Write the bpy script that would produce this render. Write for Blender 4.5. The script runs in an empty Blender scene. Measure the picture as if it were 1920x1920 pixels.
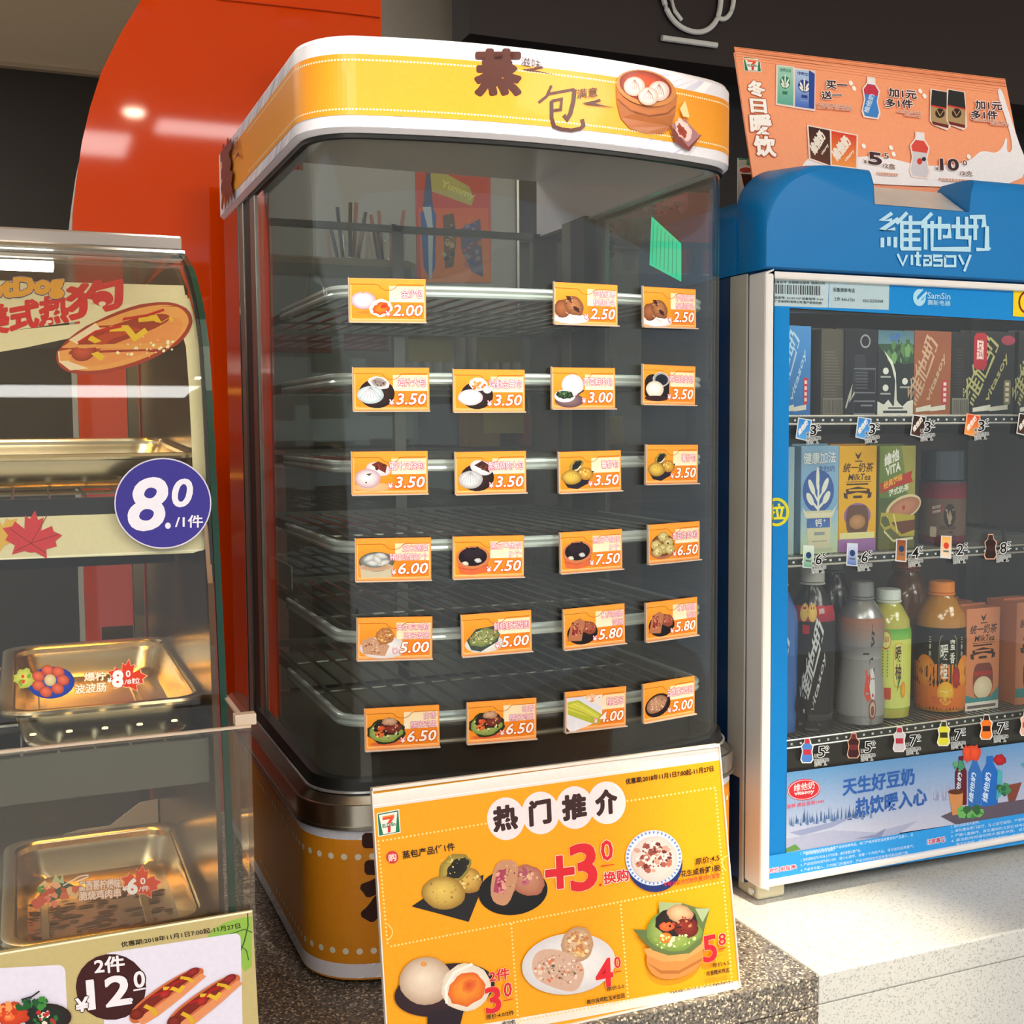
import bpy, bmesh, math, random
from mathutils import Vector, Matrix
from mathutils.geometry import tessellate_polygon

SC = bpy.context.scene
COL = SC.collection
CH = 1.445                                   # camera height above the shop floor
V = Vector

# ------------------------------------------------------------------ camera, light, exposure
YAW, PIT, ROL, FPX = 0.39366747, -0.07256207, -0.00687271, 2208.99
_f = V((math.sin(YAW)*math.cos(PIT), math.cos(YAW)*math.cos(PIT), math.sin(PIT)))
_r = V((math.cos(YAW), -math.sin(YAW), 0)); _u = _r.cross(_f)
RT = _r*math.cos(ROL) + _u*math.sin(ROL); UP = -_r*math.sin(ROL) + _u*math.cos(ROL)
cam_d = bpy.data.cameras.new('camera'); cam = bpy.data.objects.new('camera', cam_d); COL.objects.link(cam)
m3 = Matrix((RT, UP, -_f)).transposed()
cam.matrix_world = Matrix.Translation((0, 0, CH)) @ m3.to_4x4()
cam_d.sensor_width = 36; cam_d.lens = FPX/1920*36; cam_d.clip_start = .01
SC.camera = cam
SC.view_settings.view_transform = 'Standard'; SC.view_settings.look = 'None'
SC.view_settings.gamma = 1; SC.view_settings.use_curve_mapping = False
SC.view_settings.exposure = 0.34
SC.cycles.transparent_max_bounces = 40; SC.cycles.max_bounces = 10; SC.cycles.glossy_bounces = 6
SC.cycles.sample_clamp_indirect = 6
SC.cycles.caustics_reflective = False; SC.cycles.caustics_refractive = False
W = bpy.data.worlds.new('world'); SC.world = W; W.use_nodes = True
W.node_tree.nodes['Background'].inputs[0].default_value = (.92, .96, 1, 1)
W.node_tree.nodes['Background'].inputs[1].default_value = .55

def area(name, loc, to, sx, sy, power, col=(1, 1, 1), spread=None):
    l = bpy.data.lights.new(name, 'AREA'); l.shape = 'RECTANGLE'; l.size = sx; l.size_y = sy
    l.energy = power; l.color = col
    if spread: l.spread = spread
    o = bpy.data.objects.new(name, l); COL.objects.link(o)
    o.location = V(loc)+V((0, 0, CH))
    o.rotation_euler = (V(to)-V(loc)).to_track_quat('-Z', 'Y').to_euler()
    return o
def spot(name, loc, to, power, ang, col=(1, 1, 1), blend=.6, rad=.03):
    l = bpy.data.lights.new(name, 'SPOT'); l.energy = power; l.color = col; l.spot_size = ang; l.spot_blend = blend
    l.shadow_soft_size = rad
    o = bpy.data.objects.new(name, l); COL.objects.link(o)
    o.location = V(loc)+V((0, 0, CH)); o.rotation_euler = (V(to)-V(loc)).to_track_quat('-Z', 'Y').to_euler()
    return o
spot('light_header_downlight', (.33, .42, 1.165), (.37, 1.0, .33), 75, math.radians(30), (1, .97, .88), .9)
spot('light_counter_downlight', (.78, .50, 1.165), (.68, .92, -.515), 190, math.radians(17), (1, .84, .60), .9)

# ------------------------------------------------------------------ rays of the photograph (1920 px frame)
def ray(px, py):
    return RT*((px-960)/FPX) - UP*((py-960)/FPX) + _f
def onY(px, py, y):
    d = ray(px, py); return d*(y/d.y)
def onX(px, py, x):
    d = ray(px, py); return d*(x/d.x)

# ------------------------------------------------------------------ colours and materials
def lin(h):
    if isinstance(h, tuple): return h[:3]
    h = h.lstrip('#'); h = h if len(h) == 6 else ''.join(x*2 for x in h); c = [int(h[i:i+2], 16)/255 for i in (0, 2, 4)]
    return tuple(x/12.92 if x <= .04045 else ((x+.055)/1.055)**2.4 for x in c)
MATS = {}
def mat(name, col, rough=.5, metal=0, noise=.06, scale=30, bump=0, coat=0, spec=.5, stretch=None, emit=None, es=1):
    if name in MATS: return MATS[name]
    m = bpy.data.materials.new(name); m.use_nodes = True; MATS[name] = m
    nt = m.node_tree; b = nt.nodes['Principled BSDF']
    c = lin(col)
    tc = nt.nodes.new('ShaderNodeTexCoord'); n = nt.nodes.new('ShaderNodeTexNoise')
    n.inputs['Scale'].default_value = scale; n.inputs['Detail'].default_value = 4
    if stretch:
        mp = nt.nodes.new('ShaderNodeMapping'); mp.inputs['Scale'].default_value = stretch
        nt.links.new(tc.outputs['Object'], mp.inputs[0]); nt.links.new(mp.outputs[0], n.inputs[0])
    else: nt.links.new(tc.outputs['Object'], n.inputs[0])
    mx = nt.nodes.new('ShaderNodeMix'); mx.data_type = 'RGBA'
    mx.inputs[6].default_value = tuple(max(0, x*(1-noise)) for x in c)+(1,)
    mx.inputs[7].default_value = tuple(min(1, x*(1+noise)) for x in c)+(1,)
    nt.links.new(n.outputs[0], mx.inputs[0]); nt.links.new(mx.outputs[2], b.inputs['Base Color'])
    b.inputs['Roughness'].default_value = rough; b.inputs['Metallic'].default_value = metal
    b.inputs['Specular IOR Level'].default_value = spec
    b.inputs['Coat Weight'].default_value = coat; b.inputs['Coat Roughness'].default_value = .06
    if emit:
        b.inputs['Emission Color'].default_value = lin(emit)+(1,); b.inputs['Emission Strength'].default_value = es
    if bump:
        bp = nt.nodes.new('ShaderNodeBump'); bp.inputs['Strength'].default_value = bump; bp.inputs['Distance'].default_value = .001
        nt.links.new(n.outputs[0], bp.inputs['Height']); nt.links.new(bp.outputs[0], b.inputs['Normal'])
    return m
def glass(name, tint, rough=.02, ior=1.45, refl=(1, 1, 1), dirt=0):
    m = bpy.data.materials.new(name); m.use_nodes = True; MATS[name] = m
    nt = m.node_tree; nt.nodes.clear()
    out = nt.nodes.new('ShaderNodeOutputMaterial'); mx = nt.nodes.new('ShaderNodeMixShader')
    t = nt.nodes.new('ShaderNodeBsdfTransparent'); t.inputs[0].default_value = tuple(tint)+(1,)
    g = nt.nodes.new('ShaderNodeBsdfGlossy'); g.inputs['Roughness'].default_value = rough; g.inputs[0].default_value = tuple(refl)+(1,)
    f = nt.nodes.new('ShaderNodeFresnel'); ge = nt.nodes.new('ShaderNodeNewGeometry'); mr = nt.nodes.new('ShaderNodeMapRange')
    mr.inputs[3].default_value = ior; mr.inputs[4].default_value = 1/ior        # same pane reflectance from both of its faces
    nt.links.new(ge.outputs['Backfacing'], mr.inputs[0]); nt.links.new(mr.outputs[0], f.inputs[0])
    nt.links.new(f.outputs[0], mx.inputs[0]); nt.links.new(t.outputs[0], mx.inputs[1]); nt.links.new(g.outputs[0], mx.inputs[2])
    last = mx
    if dirt:
        d = nt.nodes.new('ShaderNodeBsdfDiffuse'); d.inputs[0].default_value = (.75, .78, .74, 1)
        tc = nt.nodes.new('ShaderNodeTexCoord'); n = nt.nodes.new('ShaderNodeTexNoise'); n.inputs['Scale'].default_value = 9
        n.inputs['Detail'].default_value = 6; nt.links.new(tc.outputs['Object'], n.inputs[0])
        r = nt.nodes.new('ShaderNodeMapRange'); r.inputs[1].default_value = .35; r.inputs[2].default_value = .75
        r.inputs[3].default_value = dirt*.4; r.inputs[4].default_value = dirt
        nt.links.new(n.outputs[0], r.inputs[0])
        m2 = nt.nodes.new('ShaderNodeMixShader'); nt.links.new(r.outputs[0], m2.inputs[0])
        nt.links.new(mx.outputs[0], m2.inputs[1]); nt.links.new(d.outputs[0], m2.inputs[2]); last = m2
    nt.links.new(last.outputs[0], out.inputs[0]); return m
def emis(name, col, s):
    m = bpy.data.materials.new(name); m.use_nodes = True; MATS[name] = m
    nt = m.node_tree; nt.nodes.clear()
    out = nt.nodes.new('ShaderNodeOutputMaterial'); e = nt.nodes.new('ShaderNodeEmission')
    e.inputs[0].default_value = lin(col)+(1,); e.inputs[1].default_value = s
    nt.links.new(e.outputs[0], out.inputs[0]); return m
def printmat(name, rough, coat=0, spec=.5, emit=0):
    m = bpy.data.materials.new(name); m.use_nodes = True; MATS[name] = m
    nt = m.node_tree; b = nt.nodes['Principled BSDF']
    a = nt.nodes.new('ShaderNodeAttribute'); a.attribute_name = 'Ink'
    tc = nt.nodes.new('ShaderNodeTexCoord'); n = nt.nodes.new('ShaderNodeTexNoise'); n.inputs['Scale'].default_value = 260
    r = nt.nodes.new('ShaderNodeMapRange'); r.inputs[3].default_value = .93; r.inputs[4].default_value = 1.05
    mu = nt.nodes.new('ShaderNodeVectorMath'); mu.operation = 'SCALE'
    nt.links.new(tc.outputs['Object'], n.inputs[0]); nt.links.new(n.outputs[0], r.inputs[0])
    nt.links.new(a.outputs['Color'], mu.inputs[0]); nt.links.new(r.outputs[0], mu.inputs['Scale'])
    nt.links.new(mu.outputs[0], b.inputs['Base Color'])
    b.inputs['Roughness'].default_value = rough; b.inputs['Coat Weight'].default_value = coat
    b.inputs['Coat Roughness'].default_value = .05; b.inputs['Specular IOR Level'].default_value = spec
    if emit:
        nt.links.new(mu.outputs[0], b.inputs['Emission Color']); b.inputs['Emission Strength'].default_value = emit
    return m
def speckle(name, base, dark, light, scale, rough, amt=.35):
    m = bpy.data.materials.new(name); m.use_nodes = True; MATS[name] = m
    nt = m.node_tree; b = nt.nodes['Principled BSDF']; tc = nt.nodes.new('ShaderNodeTexCoord')
    n = nt.nodes.new('ShaderNodeTexNoise'); n.inputs['Scale'].default_value = scale; n.inputs['Detail'].default_value = 3
    vo = nt.nodes.new('ShaderNodeTexVoronoi'); vo.inputs['Scale'].default_value = scale*1.3
    r1 = nt.nodes.new('ShaderNodeValToRGB'); r2 = nt.nodes.new('ShaderNodeValToRGB')
    nt.links.new(tc.outputs['Object'], n.inputs[0]); nt.links.new(tc.outputs['Object'], vo.inputs[0])
    nt.links.new(n.outputs[0], r1.inputs[0])
    r1.color_ramp.elements[0].position = .5-amt/2; r1.color_ramp.elements[0].color = lin(dark)+(1,)
    r1.color_ramp.elements[1].position = .5+amt/2; r1.color_ramp.elements[1].color = lin(base)+(1,)
    sp = nt.nodes.new('ShaderNodeSeparateColor'); nt.links.new(vo.outputs['Color'], sp.inputs[0])
    nt.links.new(sp.outputs[0], r2.inputs[0]); r2.color_ramp.interpolation = 'CONSTANT'
    r2.color_ramp.elements[0].color = (0, 0, 0, 1); r2.color_ramp.elements[1].position = .86; r2.color_ramp.elements[1].color = (1, 1, 1, 1)
    mx = nt.nodes.new('ShaderNodeMix'); mx.data_type = 'RGBA'
    nt.links.new(r2.outputs[0], mx.inputs[0]); nt.links.new(r1.outputs[0], mx.inputs[6]); mx.inputs[7].default_value = lin(light)+(1,)
    nt.links.new(mx.outputs[2], b.inputs['Base Color']); b.inputs['Roughness'].default_value = rough
    return m

M_STEEL = mat('stainless_steel', '#b9b6ae', .22, 1, .05, 60, .03, stretch=(1, 1, 12))
M_STEELD = mat('dark_stainless', '#8d8a80', .32, 1, .1, 40, .04)
M_TRAY = mat('tray_steel', '#d8c8a8', .26, 1, .12, 18, .06)
M_CHROME = mat('chrome_wire', '#dfe2e2', .25, .8)
M_BLACK = mat('black_rubber', '#0d0e0d', .45)
M_DARKM = mat('dark_metal', '#26231f', .4, .4)
M_WHITE = mat('white_plastic', '#e4e1da', .35, noise=.02)
M_BEIGE = mat('beige_metal', '#bdb8ac', .4, noise=.03)
M_NAVY = mat('navy_metal', '#12305c', .3, noise=.2, scale=14)
M_BLUE = mat('blue_plastic', '#0076bd', .36, noise=.03, spec=.35)
M_ORANGE = mat('orange_acrylic', '#ff4c00', .05, noise=.03, scale=4)
M_CREAM = mat('cream_plastic', '#d6cfb2', .4)
M_RAIL = mat('rail_steel', '#e6ecea', .24, .45, .1, 40, .02)
M_GLASS = glass('steamer_glass', (.93, .96, .945), .015, 1.45, dirt=.014)
M_GLASS2 = glass('clear_glass', (.95, .97, .955), .01, 1.45, dirt=.004)
M_GLASSE = mat('green_glass_edge', '#0c3a2c', .2, noise=.2)
M_ACR = glass('clear_acrylic', (.96, .945, .92), .03, 1.4, dirt=.01)
M_ACRE = mat('acrylic_edge', '#cdb9a4', .3, noise=.2)
M_PRINT = printmat('printed_ink', .42, 0, .3)
M_PRGLOSS = printmat('laminated_print', .34, .15, .4)
M_PRMATT = printmat('matt_print', .7, 0, .3)

# ------------------------------------------------------------------ mesh building
class G:
    def __init__(s): s.v = []; s.f = []; s.m = []
    def add(s, vs, fs, mi=0):
        o = len(s.v); s.v += [V(p) for p in vs]; s.f += [tuple(i+o for i in f) for f in fs]; s.m += [mi]*len(fs); return s
    def box(s, x0, x1, y0, y1, z0, z1, mi=0):
        return s.add([(x, y, z) for x in (x0, x1) for y in (y0, y1) for z in (z0, z1)],
                     [(0, 1, 3, 2), (4, 6, 7, 5), (0, 4, 5, 1), (2, 3, 7, 6), (0, 2, 6, 4), (1, 5, 7, 3)], mi)
    def obox(s, c, a, b, d, mi=0):
        c, a, b, d = V(c), V(a), V(b), V(d)
        return s.add([c+a*i+b*j+d*k for i in (-1, 1) for j in (-1, 1) for k in (-1, 1)],
                     [(0, 1, 3, 2), (4, 6, 7, 5), (0, 4, 5, 1), (2, 3, 7, 6), (0, 2, 6, 4), (1, 5, 7, 3)], mi)
    def loft(s, rings, closed=True, caps=True, mi=0):
        n = len(rings[0]); vs = [p for r in rings for p in r]; fs = []
        for i in range(len(rings)-1):
            for j in range(n if closed else n-1):
                k = (j+1) % n; fs.append((i*n+j, i*n+k, (i+1)*n+k, (i+1)*n+j))
        if caps and closed: fs += [tuple(range(n-1, -1, -1)), tuple((len(rings)-1)*n+j for j in range(n))]
        return s.add(vs, fs, mi)
    def tube(s, pts, r, n=8, mi=0, flat=None, closed=False):
        pts = [V(p) for p in pts]; rings = []
        for i, p in enumerate(pts):
            a = pts[i-1] if (i or closed) else p; b = pts[(i+1) % len(pts)] if (i < len(pts)-1 or closed) else p
            t = (b-a).normalized(); up = V((0, 0, 1)) if abs(t.z) < .9 else V((0, 1, 0))
            x = t.cross(up).normalized(); y = x.cross(t)
            rx, ry = flat if flat else (r, r)
            rings.append([p + x*math.cos(q*2*math.pi/n)*rx + y*math.sin(q*2*math.pi/n)*ry for q in range(n)])
        if closed: rings.append(rings[0]); return s.loft(rings, True, False, mi)
        return s.loft(rings, True, True, mi)
    def lathe(s, prof, c, n=28, mi=0, mod=None):
        c = V(c); rings = []
        for r, z in prof:
            rings.append([c+V((math.cos(a)*r*(mod(a, z) if mod else 1), math.sin(a)*r*(mod(a, z) if mod else 1), z))
                          for a in (q*2*math.pi/n for q in range(n))])
        return s.loft(rings, True, True, mi)
    def prism(s, pts, d, mi=0):
        pts = [V(p) for p in pts]; return s.loft([pts, [p+V(d) for p in pts]], True, True, mi)
    def build(s, name, mats, parent=None, smooth=False, bevel=0, **kw):
        if not isinstance(mats, (list, tuple)): mats = [mats]
        if parent: org = parent['_o']; org = V(org)
        elif s.v:
            lo = [min(p[i] for p in s.v) for i in range(3)]; hi = [max(p[i] for p in s.v) for i in range(3)]
            org = V(((lo[0]+hi[0])/2, (lo[1]+hi[1])/2, lo[2]))
        me = bpy.data.meshes.new(name); me.from_pydata([p-org for p in s.v], [], s.f)
        for mm in mats: me.materials.append(mm)
        me.polygons.foreach_set('material_index', s.m)
        if smooth: me.polygons.foreach_set('use_smooth', [True]*len(s.f))
        me.validate(); 
        bm = bmesh.new(); bm.from_mesh(me); bmesh.ops.remove_doubles(bm, verts=bm.verts, dist=1e-6)
        bmesh.ops.recalc_face_normals(bm, faces=bm.faces); bm.to_mesh(me); bm.free(); me.update()
        o = bpy.data.objects.new(name, me); COL.objects.link(o)
        fin(o, org, parent)
        if smooth:
            try: me.set_sharp_from_angle(angle=math.radians(40))
            except Exception: pass
        if bevel:
            b = o.modifiers.new('bevel', 'BEVEL'); b.width = bevel; b.segments = 2; b.limit_method = 'ANGLE'; b.angle_limit = math.radians(35)
        for k, v in kw.items(): o[k] = v
        return o
def fin(o, org, parent):
    o['_o'] = tuple(org)
    if parent: o.parent = parent; o.location = (0, 0, 0)
    else: o.location = V(org)+V((0, 0, CH))
def thing(name, label, cat, loc, group=None):
    o = bpy.data.objects.new(name, None); COL.objects.link(o); o.empty_display_size = .05
    fin(o, V(loc), None); o['label'] = label; o['category'] = cat
    if group: o['group'] = group
    return o
def tag(o, label, cat, group=None):
    o['label'] = label; o['category'] = cat
    if group: o['group'] = group
    return o
def struct(o): o['kind'] = 'structure'; return o

# ------------------------------------------------------------------ printing: flat ink shapes laid on a surface
_tc = {}
def text_mesh(s, bold, shear, res):
    k = (s, bold, shear, res)
    if k not in _tc:
        c = bpy.data.curves.new('t', 'FONT'); c.body = s; c.offset = bold; c.shear = shear; c.resolution_u = res
        c.dimensions = '2D'; c.fill_mode = 'BOTH'; c.space_line = .9
        o = bpy.data.objects.new('t', c); COL.objects.link(o); bpy.context.view_layer.update()
        me = o.to_mesh(); vs = [(v.co.x, v.co.y) for v in me.vertices]; fs = [tuple(p.vertices) for p in me.polygons]
        o.to_mesh_clear(); bpy.data.objects.remove(o); bpy.data.curves.remove(c)
        x0 = min(v[0] for v in vs); x1 = max(v[0] for v in vs); y0 = min(v[1] for v in vs); y1 = max(v[1] for v in vs)
        _tc[k] = ([((x-x0)/(x1-x0), (y-y0)/(y1-y0)) for x, y in vs], fs, (x1-x0)/(y1-y0))
    return _tc[k]
def vs_h(t): return .85*(1+t.count('\n'))
class Pr:
    def __init__(s, loc, surf, h0=.0003, step=.00003):
        s.loc = loc; s.surf = surf; s.h = h0; s.step = step; s.v = []; s.f = []; s.c = []; s.st = []
        s.fr = (V((0, 0)), V((1, 0)), V((0, 1)))
    def push(s, O, U, W_):
        s.st.append(s.fr); f = s.fr; t = lambda p: f[1]*p[0]+f[2]*p[1]
        s.fr = (f[0]+t(O), t(U), t(W_))
    def pop(s): s.fr = s.st.pop()
    def P(s, x, y, h=None):
        f = s.fr; q = f[0]+f[1]*x+f[2]*y; a, b = s.loc(q.x, q.y); return s.surf(a, b, s.h if h is None else h)
    def raw(s, pts, fs, cols, lay=True):
        if lay: s.h += s.step
        o = len(s.v); s.v += [s.P(*p) for p in pts]; s.f += [tuple(i+o for i in f) for f in fs]
        s.c += cols if isinstance(cols, list) else [lin(cols)]*len(pts)
    def strip(s, a0, a1, b0, b1, col, n=24, col2=None, raws=True):
        """a band straight in surface coordinates"""
        s.h += s.step; o = len(s.v); c1 = lin(col); c2 = lin(col2 or col)
        gs = .004; aa = [a0]+[k*gs for k in range(math.ceil(a0/gs+.01), math.floor(a1/gs-.01)+1)]+[a1]; n = len(aa)-1
        for i in range(n+1):
            a = aa[i]
            for b, c in ((b0, c1), (b1, c2)): s.v.append(s.surf(a, b, s.h)); s.c.append(c)
        s.f += [(o+2*i, o+2*i+2, o+2*i+3, o+2*i+1) for i in range(n)]
    def poly(s, pts, col, n=0, sm=0):
        if sm:
            m = len(pts); pts = [tuple(sum(c*pts[(i+j) % m][k] for c, j in zip(((1-t)**3/6, (3*t**3-6*t*t+4)/6, (-3*t**3+3*t*t+3*t+1)/6, t**3/6), (-1, 0, 1, 2))) for k in (0, 1)) for i in range(m) for t in (0, .33, .66)]
        if n:
            q = []
            for i, p in enumerate(pts):
                r = pts[(i+1) % len(pts)]; q += [(p[0]+(r[0]-p[0])*k/n, p[1]+(r[1]-p[1])*k/n) for k in range(n)]
            pts = q
        tr = tessellate_polygon([[V((p[0], p[1], 0)) for p in pts]]); s.raw(pts, tr, col)
    def quad(s, a, b, c, d, col, col2=None, nu=1, nv=1):
        """a tl, b tr, c br, d bl; col top, col2 bottom"""
        pts = []; cs = []; c1 = lin(col); c2 = lin(col2 or col)
        for j in range(nv+1):
            t = j/nv
            for i in range(nu+1):
                u = i/nu
                pts.append(tuple((a[k]*(1-u)+b[k]*u)*(1-t)+(d[k]*(1-u)+c[k]*u)*t for k in (0, 1)))
                cs.append(tuple(c1[k]*(1-t)+c2[k]*t for k in range(3)))
        fs = [(j*(nu+1)+i, j*(nu+1)+i+1, (j+1)*(nu+1)+i+1, (j+1)*(nu+1)+i) for j in range(nv) for i in range(nu)]
        s.raw(pts, fs, cs)
    def rect(s, x0, y0, x1, y1, col, col2=None, **k): s.quad((x0, y0), (x1, y0), (x1, y1), (x0, y1), col, col2, **k)
    def rrect(s, x0, y0, x1, y1, r, col, n=5):
        pts = []
        for cx, cy, a in ((x1-r, y0+r, -90), (x1-r, y1-r, 0), (x0+r, y1-r, 90), (x0+r, y0+r, 180)):
            pts += [(cx+r*math.cos(math.radians(a+90*i/n)), cy+r*math.sin(math.radians(a+90*i/n))) for i in range(n+1)]
        s.poly(pts, col)
    def el(s, cx, cy, rx, ry, c0, c1=None, rot=0, rough=0, seed=1, hi=(-.25, -.3), n=22, mid=.6):
        s.h += s.step; rd = random.Random(seed); ca, sa = math.cos(rot), math.sin(rot)
        c0 = lin(c0); c1 = lin(c1) if c1 else c0; cm = tuple(c0[k]*.55+c1[k]*.45 for k in range(3))
        ra = [1+rough*(rd.random()-.5)*2 for _ in range(n)]
        def T(x, y): return (cx+x*ca-y*sa, cy+x*sa+y*ca)
        pts = [T(hi[0]*rx*.5, hi[1]*ry*.5)]; cs = [c0]
        for q, cc in ((mid, cm), (1, c1)):
            for i in range(n):
                a = i*2*math.pi/n; f = (1-q)*.5
                pts.append(T(math.cos(a)*rx*q*ra[i]+hi[0]*rx*f, math.sin(a)*ry*q*ra[i]+hi[1]*ry*f)); cs.append(cc)
        fs = [(0, 1+i, 1+(i+1) % n) for i in range(n)]+[(1+i, 1+n+i, 1+n+(i+1) % n, 1+(i+1) % n) for i in range(n)]
        s.raw(pts, fs, cs, False)
    def line(s, pts, w, col, closed=False):
        pts = [V((p[0], p[1])) for p in pts]; L = []; R_ = []
        n = len(pts)
        for i, p in enumerate(pts):
            a = pts[i-1] if (i or closed) else p; b = pts[(i+1) % n] if (i < n-1 or closed) else p
            t = (b-a); t = t.normalized() if t.length else V((1, 0)); e = (b-p) if (b-p).length else (p-a)
            ms = min(1.5, 1/max(.3, abs(t.dot(e.normalized())))) if e.length else 1
            nn = V((-t.y, t.x))*w/2*ms; L.append(p+nn); R_.append(p-nn)
        m = n if closed else n-1
        s.raw([tuple(p) for p in L+R_], [(i, (i+1) % n, n+(i+1) % n, n+i) for i in range(m)], col)
    def dots(s, a, b, n, r, col, k=8):
        s.h += s.step
        for i in range(n):
            t = i/(n-1) if n > 1 else 0; x = a[0]+(b[0]-a[0])*t; y = a[1]+(b[1]-a[1])*t
            s.raw([(x+math.cos(q*6.2832/k)*r, y+math.sin(q*6.2832/k)*r) for q in range(k)], [tuple(range(k))], col, False)
    def specks(s, cx, cy, rx, ry, n, r, cols, seed=1, k=5):
        rd = random.Random(seed); s.h += s.step
        for i in range(n):
            a = rd.random()*6.28; q = math.sqrt(rd.random()); x = cx+math.cos(a)*rx*q; y = cy+math.sin(a)*ry*q
            rr = r*(.5+rd.random()); st = .5+rd.random(); a0 = rd.random()*3; s.h += s.step*.05
            c = cols[int(rd.random()*len(cols))]
            pp = []
            for j in range(k):
                b = j*6.2832/k; px, py = math.cos(b)*rr*st, math.sin(b)*rr; pp.append((x+px*math.cos(a0)-py*math.sin(a0), y+px*math.sin(a0)+py*math.cos(a0)))
            s.raw(pp, [tuple(range(k))], c, False)
    def tx(s, t, bl, br, tl, col, b=.02, ol=None, ow=.05, sh=0, res=2, n8=8):
        if b > .025 and len(t) < 6: res = 4
        h_in = s.h; heavy = max(0, b-.01); vs, fs, ar = text_mesh(t, min(b, .01), sh, res)
        bl, br, tl = V(bl), V(br), V(tl); U = br-bl; W_ = tl-bl; eh = W_.length
        def put(dx, dy, c):
            s.h += 2.5e-6; s.raw([tuple(bl+U*x+W_*y+V((dx, dy))) for x, y in vs], fs, c, False)
        if ol:
            s.h += s.step
            for k in range(n8):
                a = k*2*math.pi/n8; put(math.cos(a)*eh*ow, math.sin(a)*eh*ow, ol)
        s.h += s.step
        if heavy:
            bw = heavy/vs_h(t)
            nk = (14 if len(t) < 4 else 8) if heavy > .03 else 4
            for k in range(nk): put(math.cos(k*6.2832/nk+.5)*eh*bw, math.sin(k*6.2832/nk+.5)*eh*bw, col)
        put(0, 0, col); s.h += s.step*.5
    def tb(s, t, x0, y0, x1, y1, h, col, **k):
        """text whose baseline runs (x0,y0)-(x1,y1), height h, y measured downwards"""
        s.tx(t, (x0, y0), (x1, y1), (x0, y0-h), col, **k)
    def mesh(s, name, parent=None, mt=None, **kw):
        g = G(); g.v = s.v; g.f = s.f; g.m = [0]*len(s.f)
        if parent: org = V(parent['_o'])
        else:
            lo = [min(p[i] for p in s.v) for i in range(3)]; hi = [max(p[i] for p in s.v) for i in range(3)]
            org = V(((lo[0]+hi[0])/2, (lo[1]+hi[1])/2, lo[2]))
        me = bpy.data.meshes.new(name); me.from_pydata([p-org for p in s.v], [], s.f); me.materials.append(mt or M_PRINT)
        ca = me.color_attributes.new('Ink', 'FLOAT_COLOR', 'POINT')
        buf = []
        for c in s.c: buf += [c[0], c[1], c[2], 1.0]
        ca.data.foreach_set('color', buf); me.update()
        o = bpy.data.objects.new(name, me); COL.objects.link(o); fin(o, org, parent)
        for k, v in kw.items(): o[k] = v
        return o
def plane_pr(O, U, Wv, **k):
    """printing on a plane through O spanned by unit vectors U (right) and Wv (up); input is photograph pixels"""
    O, U, Wv = V(O), V(U).normalized(), V(Wv).normalized(); N = U.cross(Wv).normalized()
    if N.dot(-O) < 0: N = -N
    def loc(px, py):
        d = ray(px, py); t = O.dot(N)/d.dot(N); q = d*t-O; return q.dot(U), q.dot(Wv)
    def surf(a, b, h): return O+U*a+Wv*b+N*h
    return Pr(loc, surf, **k)
def local_pr(O, U, Wv, w, h, N=None, **k):
    """printing on a card: x 0..100*w/h from the left, y 0..100 from the top"""
    O, U, Wv = V(O), V(U).normalized(), V(Wv).normalized(); N = N or U.cross(Wv).normalized()
    f = h/100
    return Pr(lambda x, y: (x*f, h-y*f), lambda a, b, hh: O+U*a+Wv*b+N*hh, **k)
def bis(fn, lo, hi, n=40):
    a = fn(lo)
    for _ in range(n):
        m = (lo+hi)/2
        if (fn(m) > 0) == (a > 0): lo = m
        else: hi = m
    return (lo+hi)/2
# ================================================================== the room
ZC = -.515                                    # counter top, below the camera
def plainbox(name, m, x0, x1, y0, y1, z0, z1, **k):
    return G().box(x0, x1, y0, y1, z0, z1).build(name, m, **k)
struct(plainbox('floor', mat('floor_tile', '#cbc6bc', .35, scale=6), -4, 6, -4, 5, -1.5, -1.445))
M_CEIL = mat('ceiling_paint', '#f2d8b4', .8, noise=.03, scale=3)
struct(plainbox('ceiling', M_CEIL, -4, 6, -4, 5, 1.2, 1.25))
M_WDARK = mat('dark_wall_paint', '#30271f', .6, noise=.08, scale=2)
struct(plainbox('wall_back', M_WDARK, -4, 6, 4.3, 4.36, -1.445, 1.2))
M_WGREY = mat('grey_wall_paint', '#c6c0b3', .55, noise=.05, scale=3)
struct(plainbox('wall_side', M_WGREY, .66, .88, 2.42, 2.5, -1.445, 1.2))
struct(plainbox('wall_right', mat('dim_wall', '#3d413d', .6), .88, 3.4, 2.43, 2.5, -1.445, 1.2))
struct(plainbox('trim_1', mat('ceiling_trim', '#b09a80', .5), -4, 6, 4.27, 4.3, 1.185, 1.2))
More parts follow.
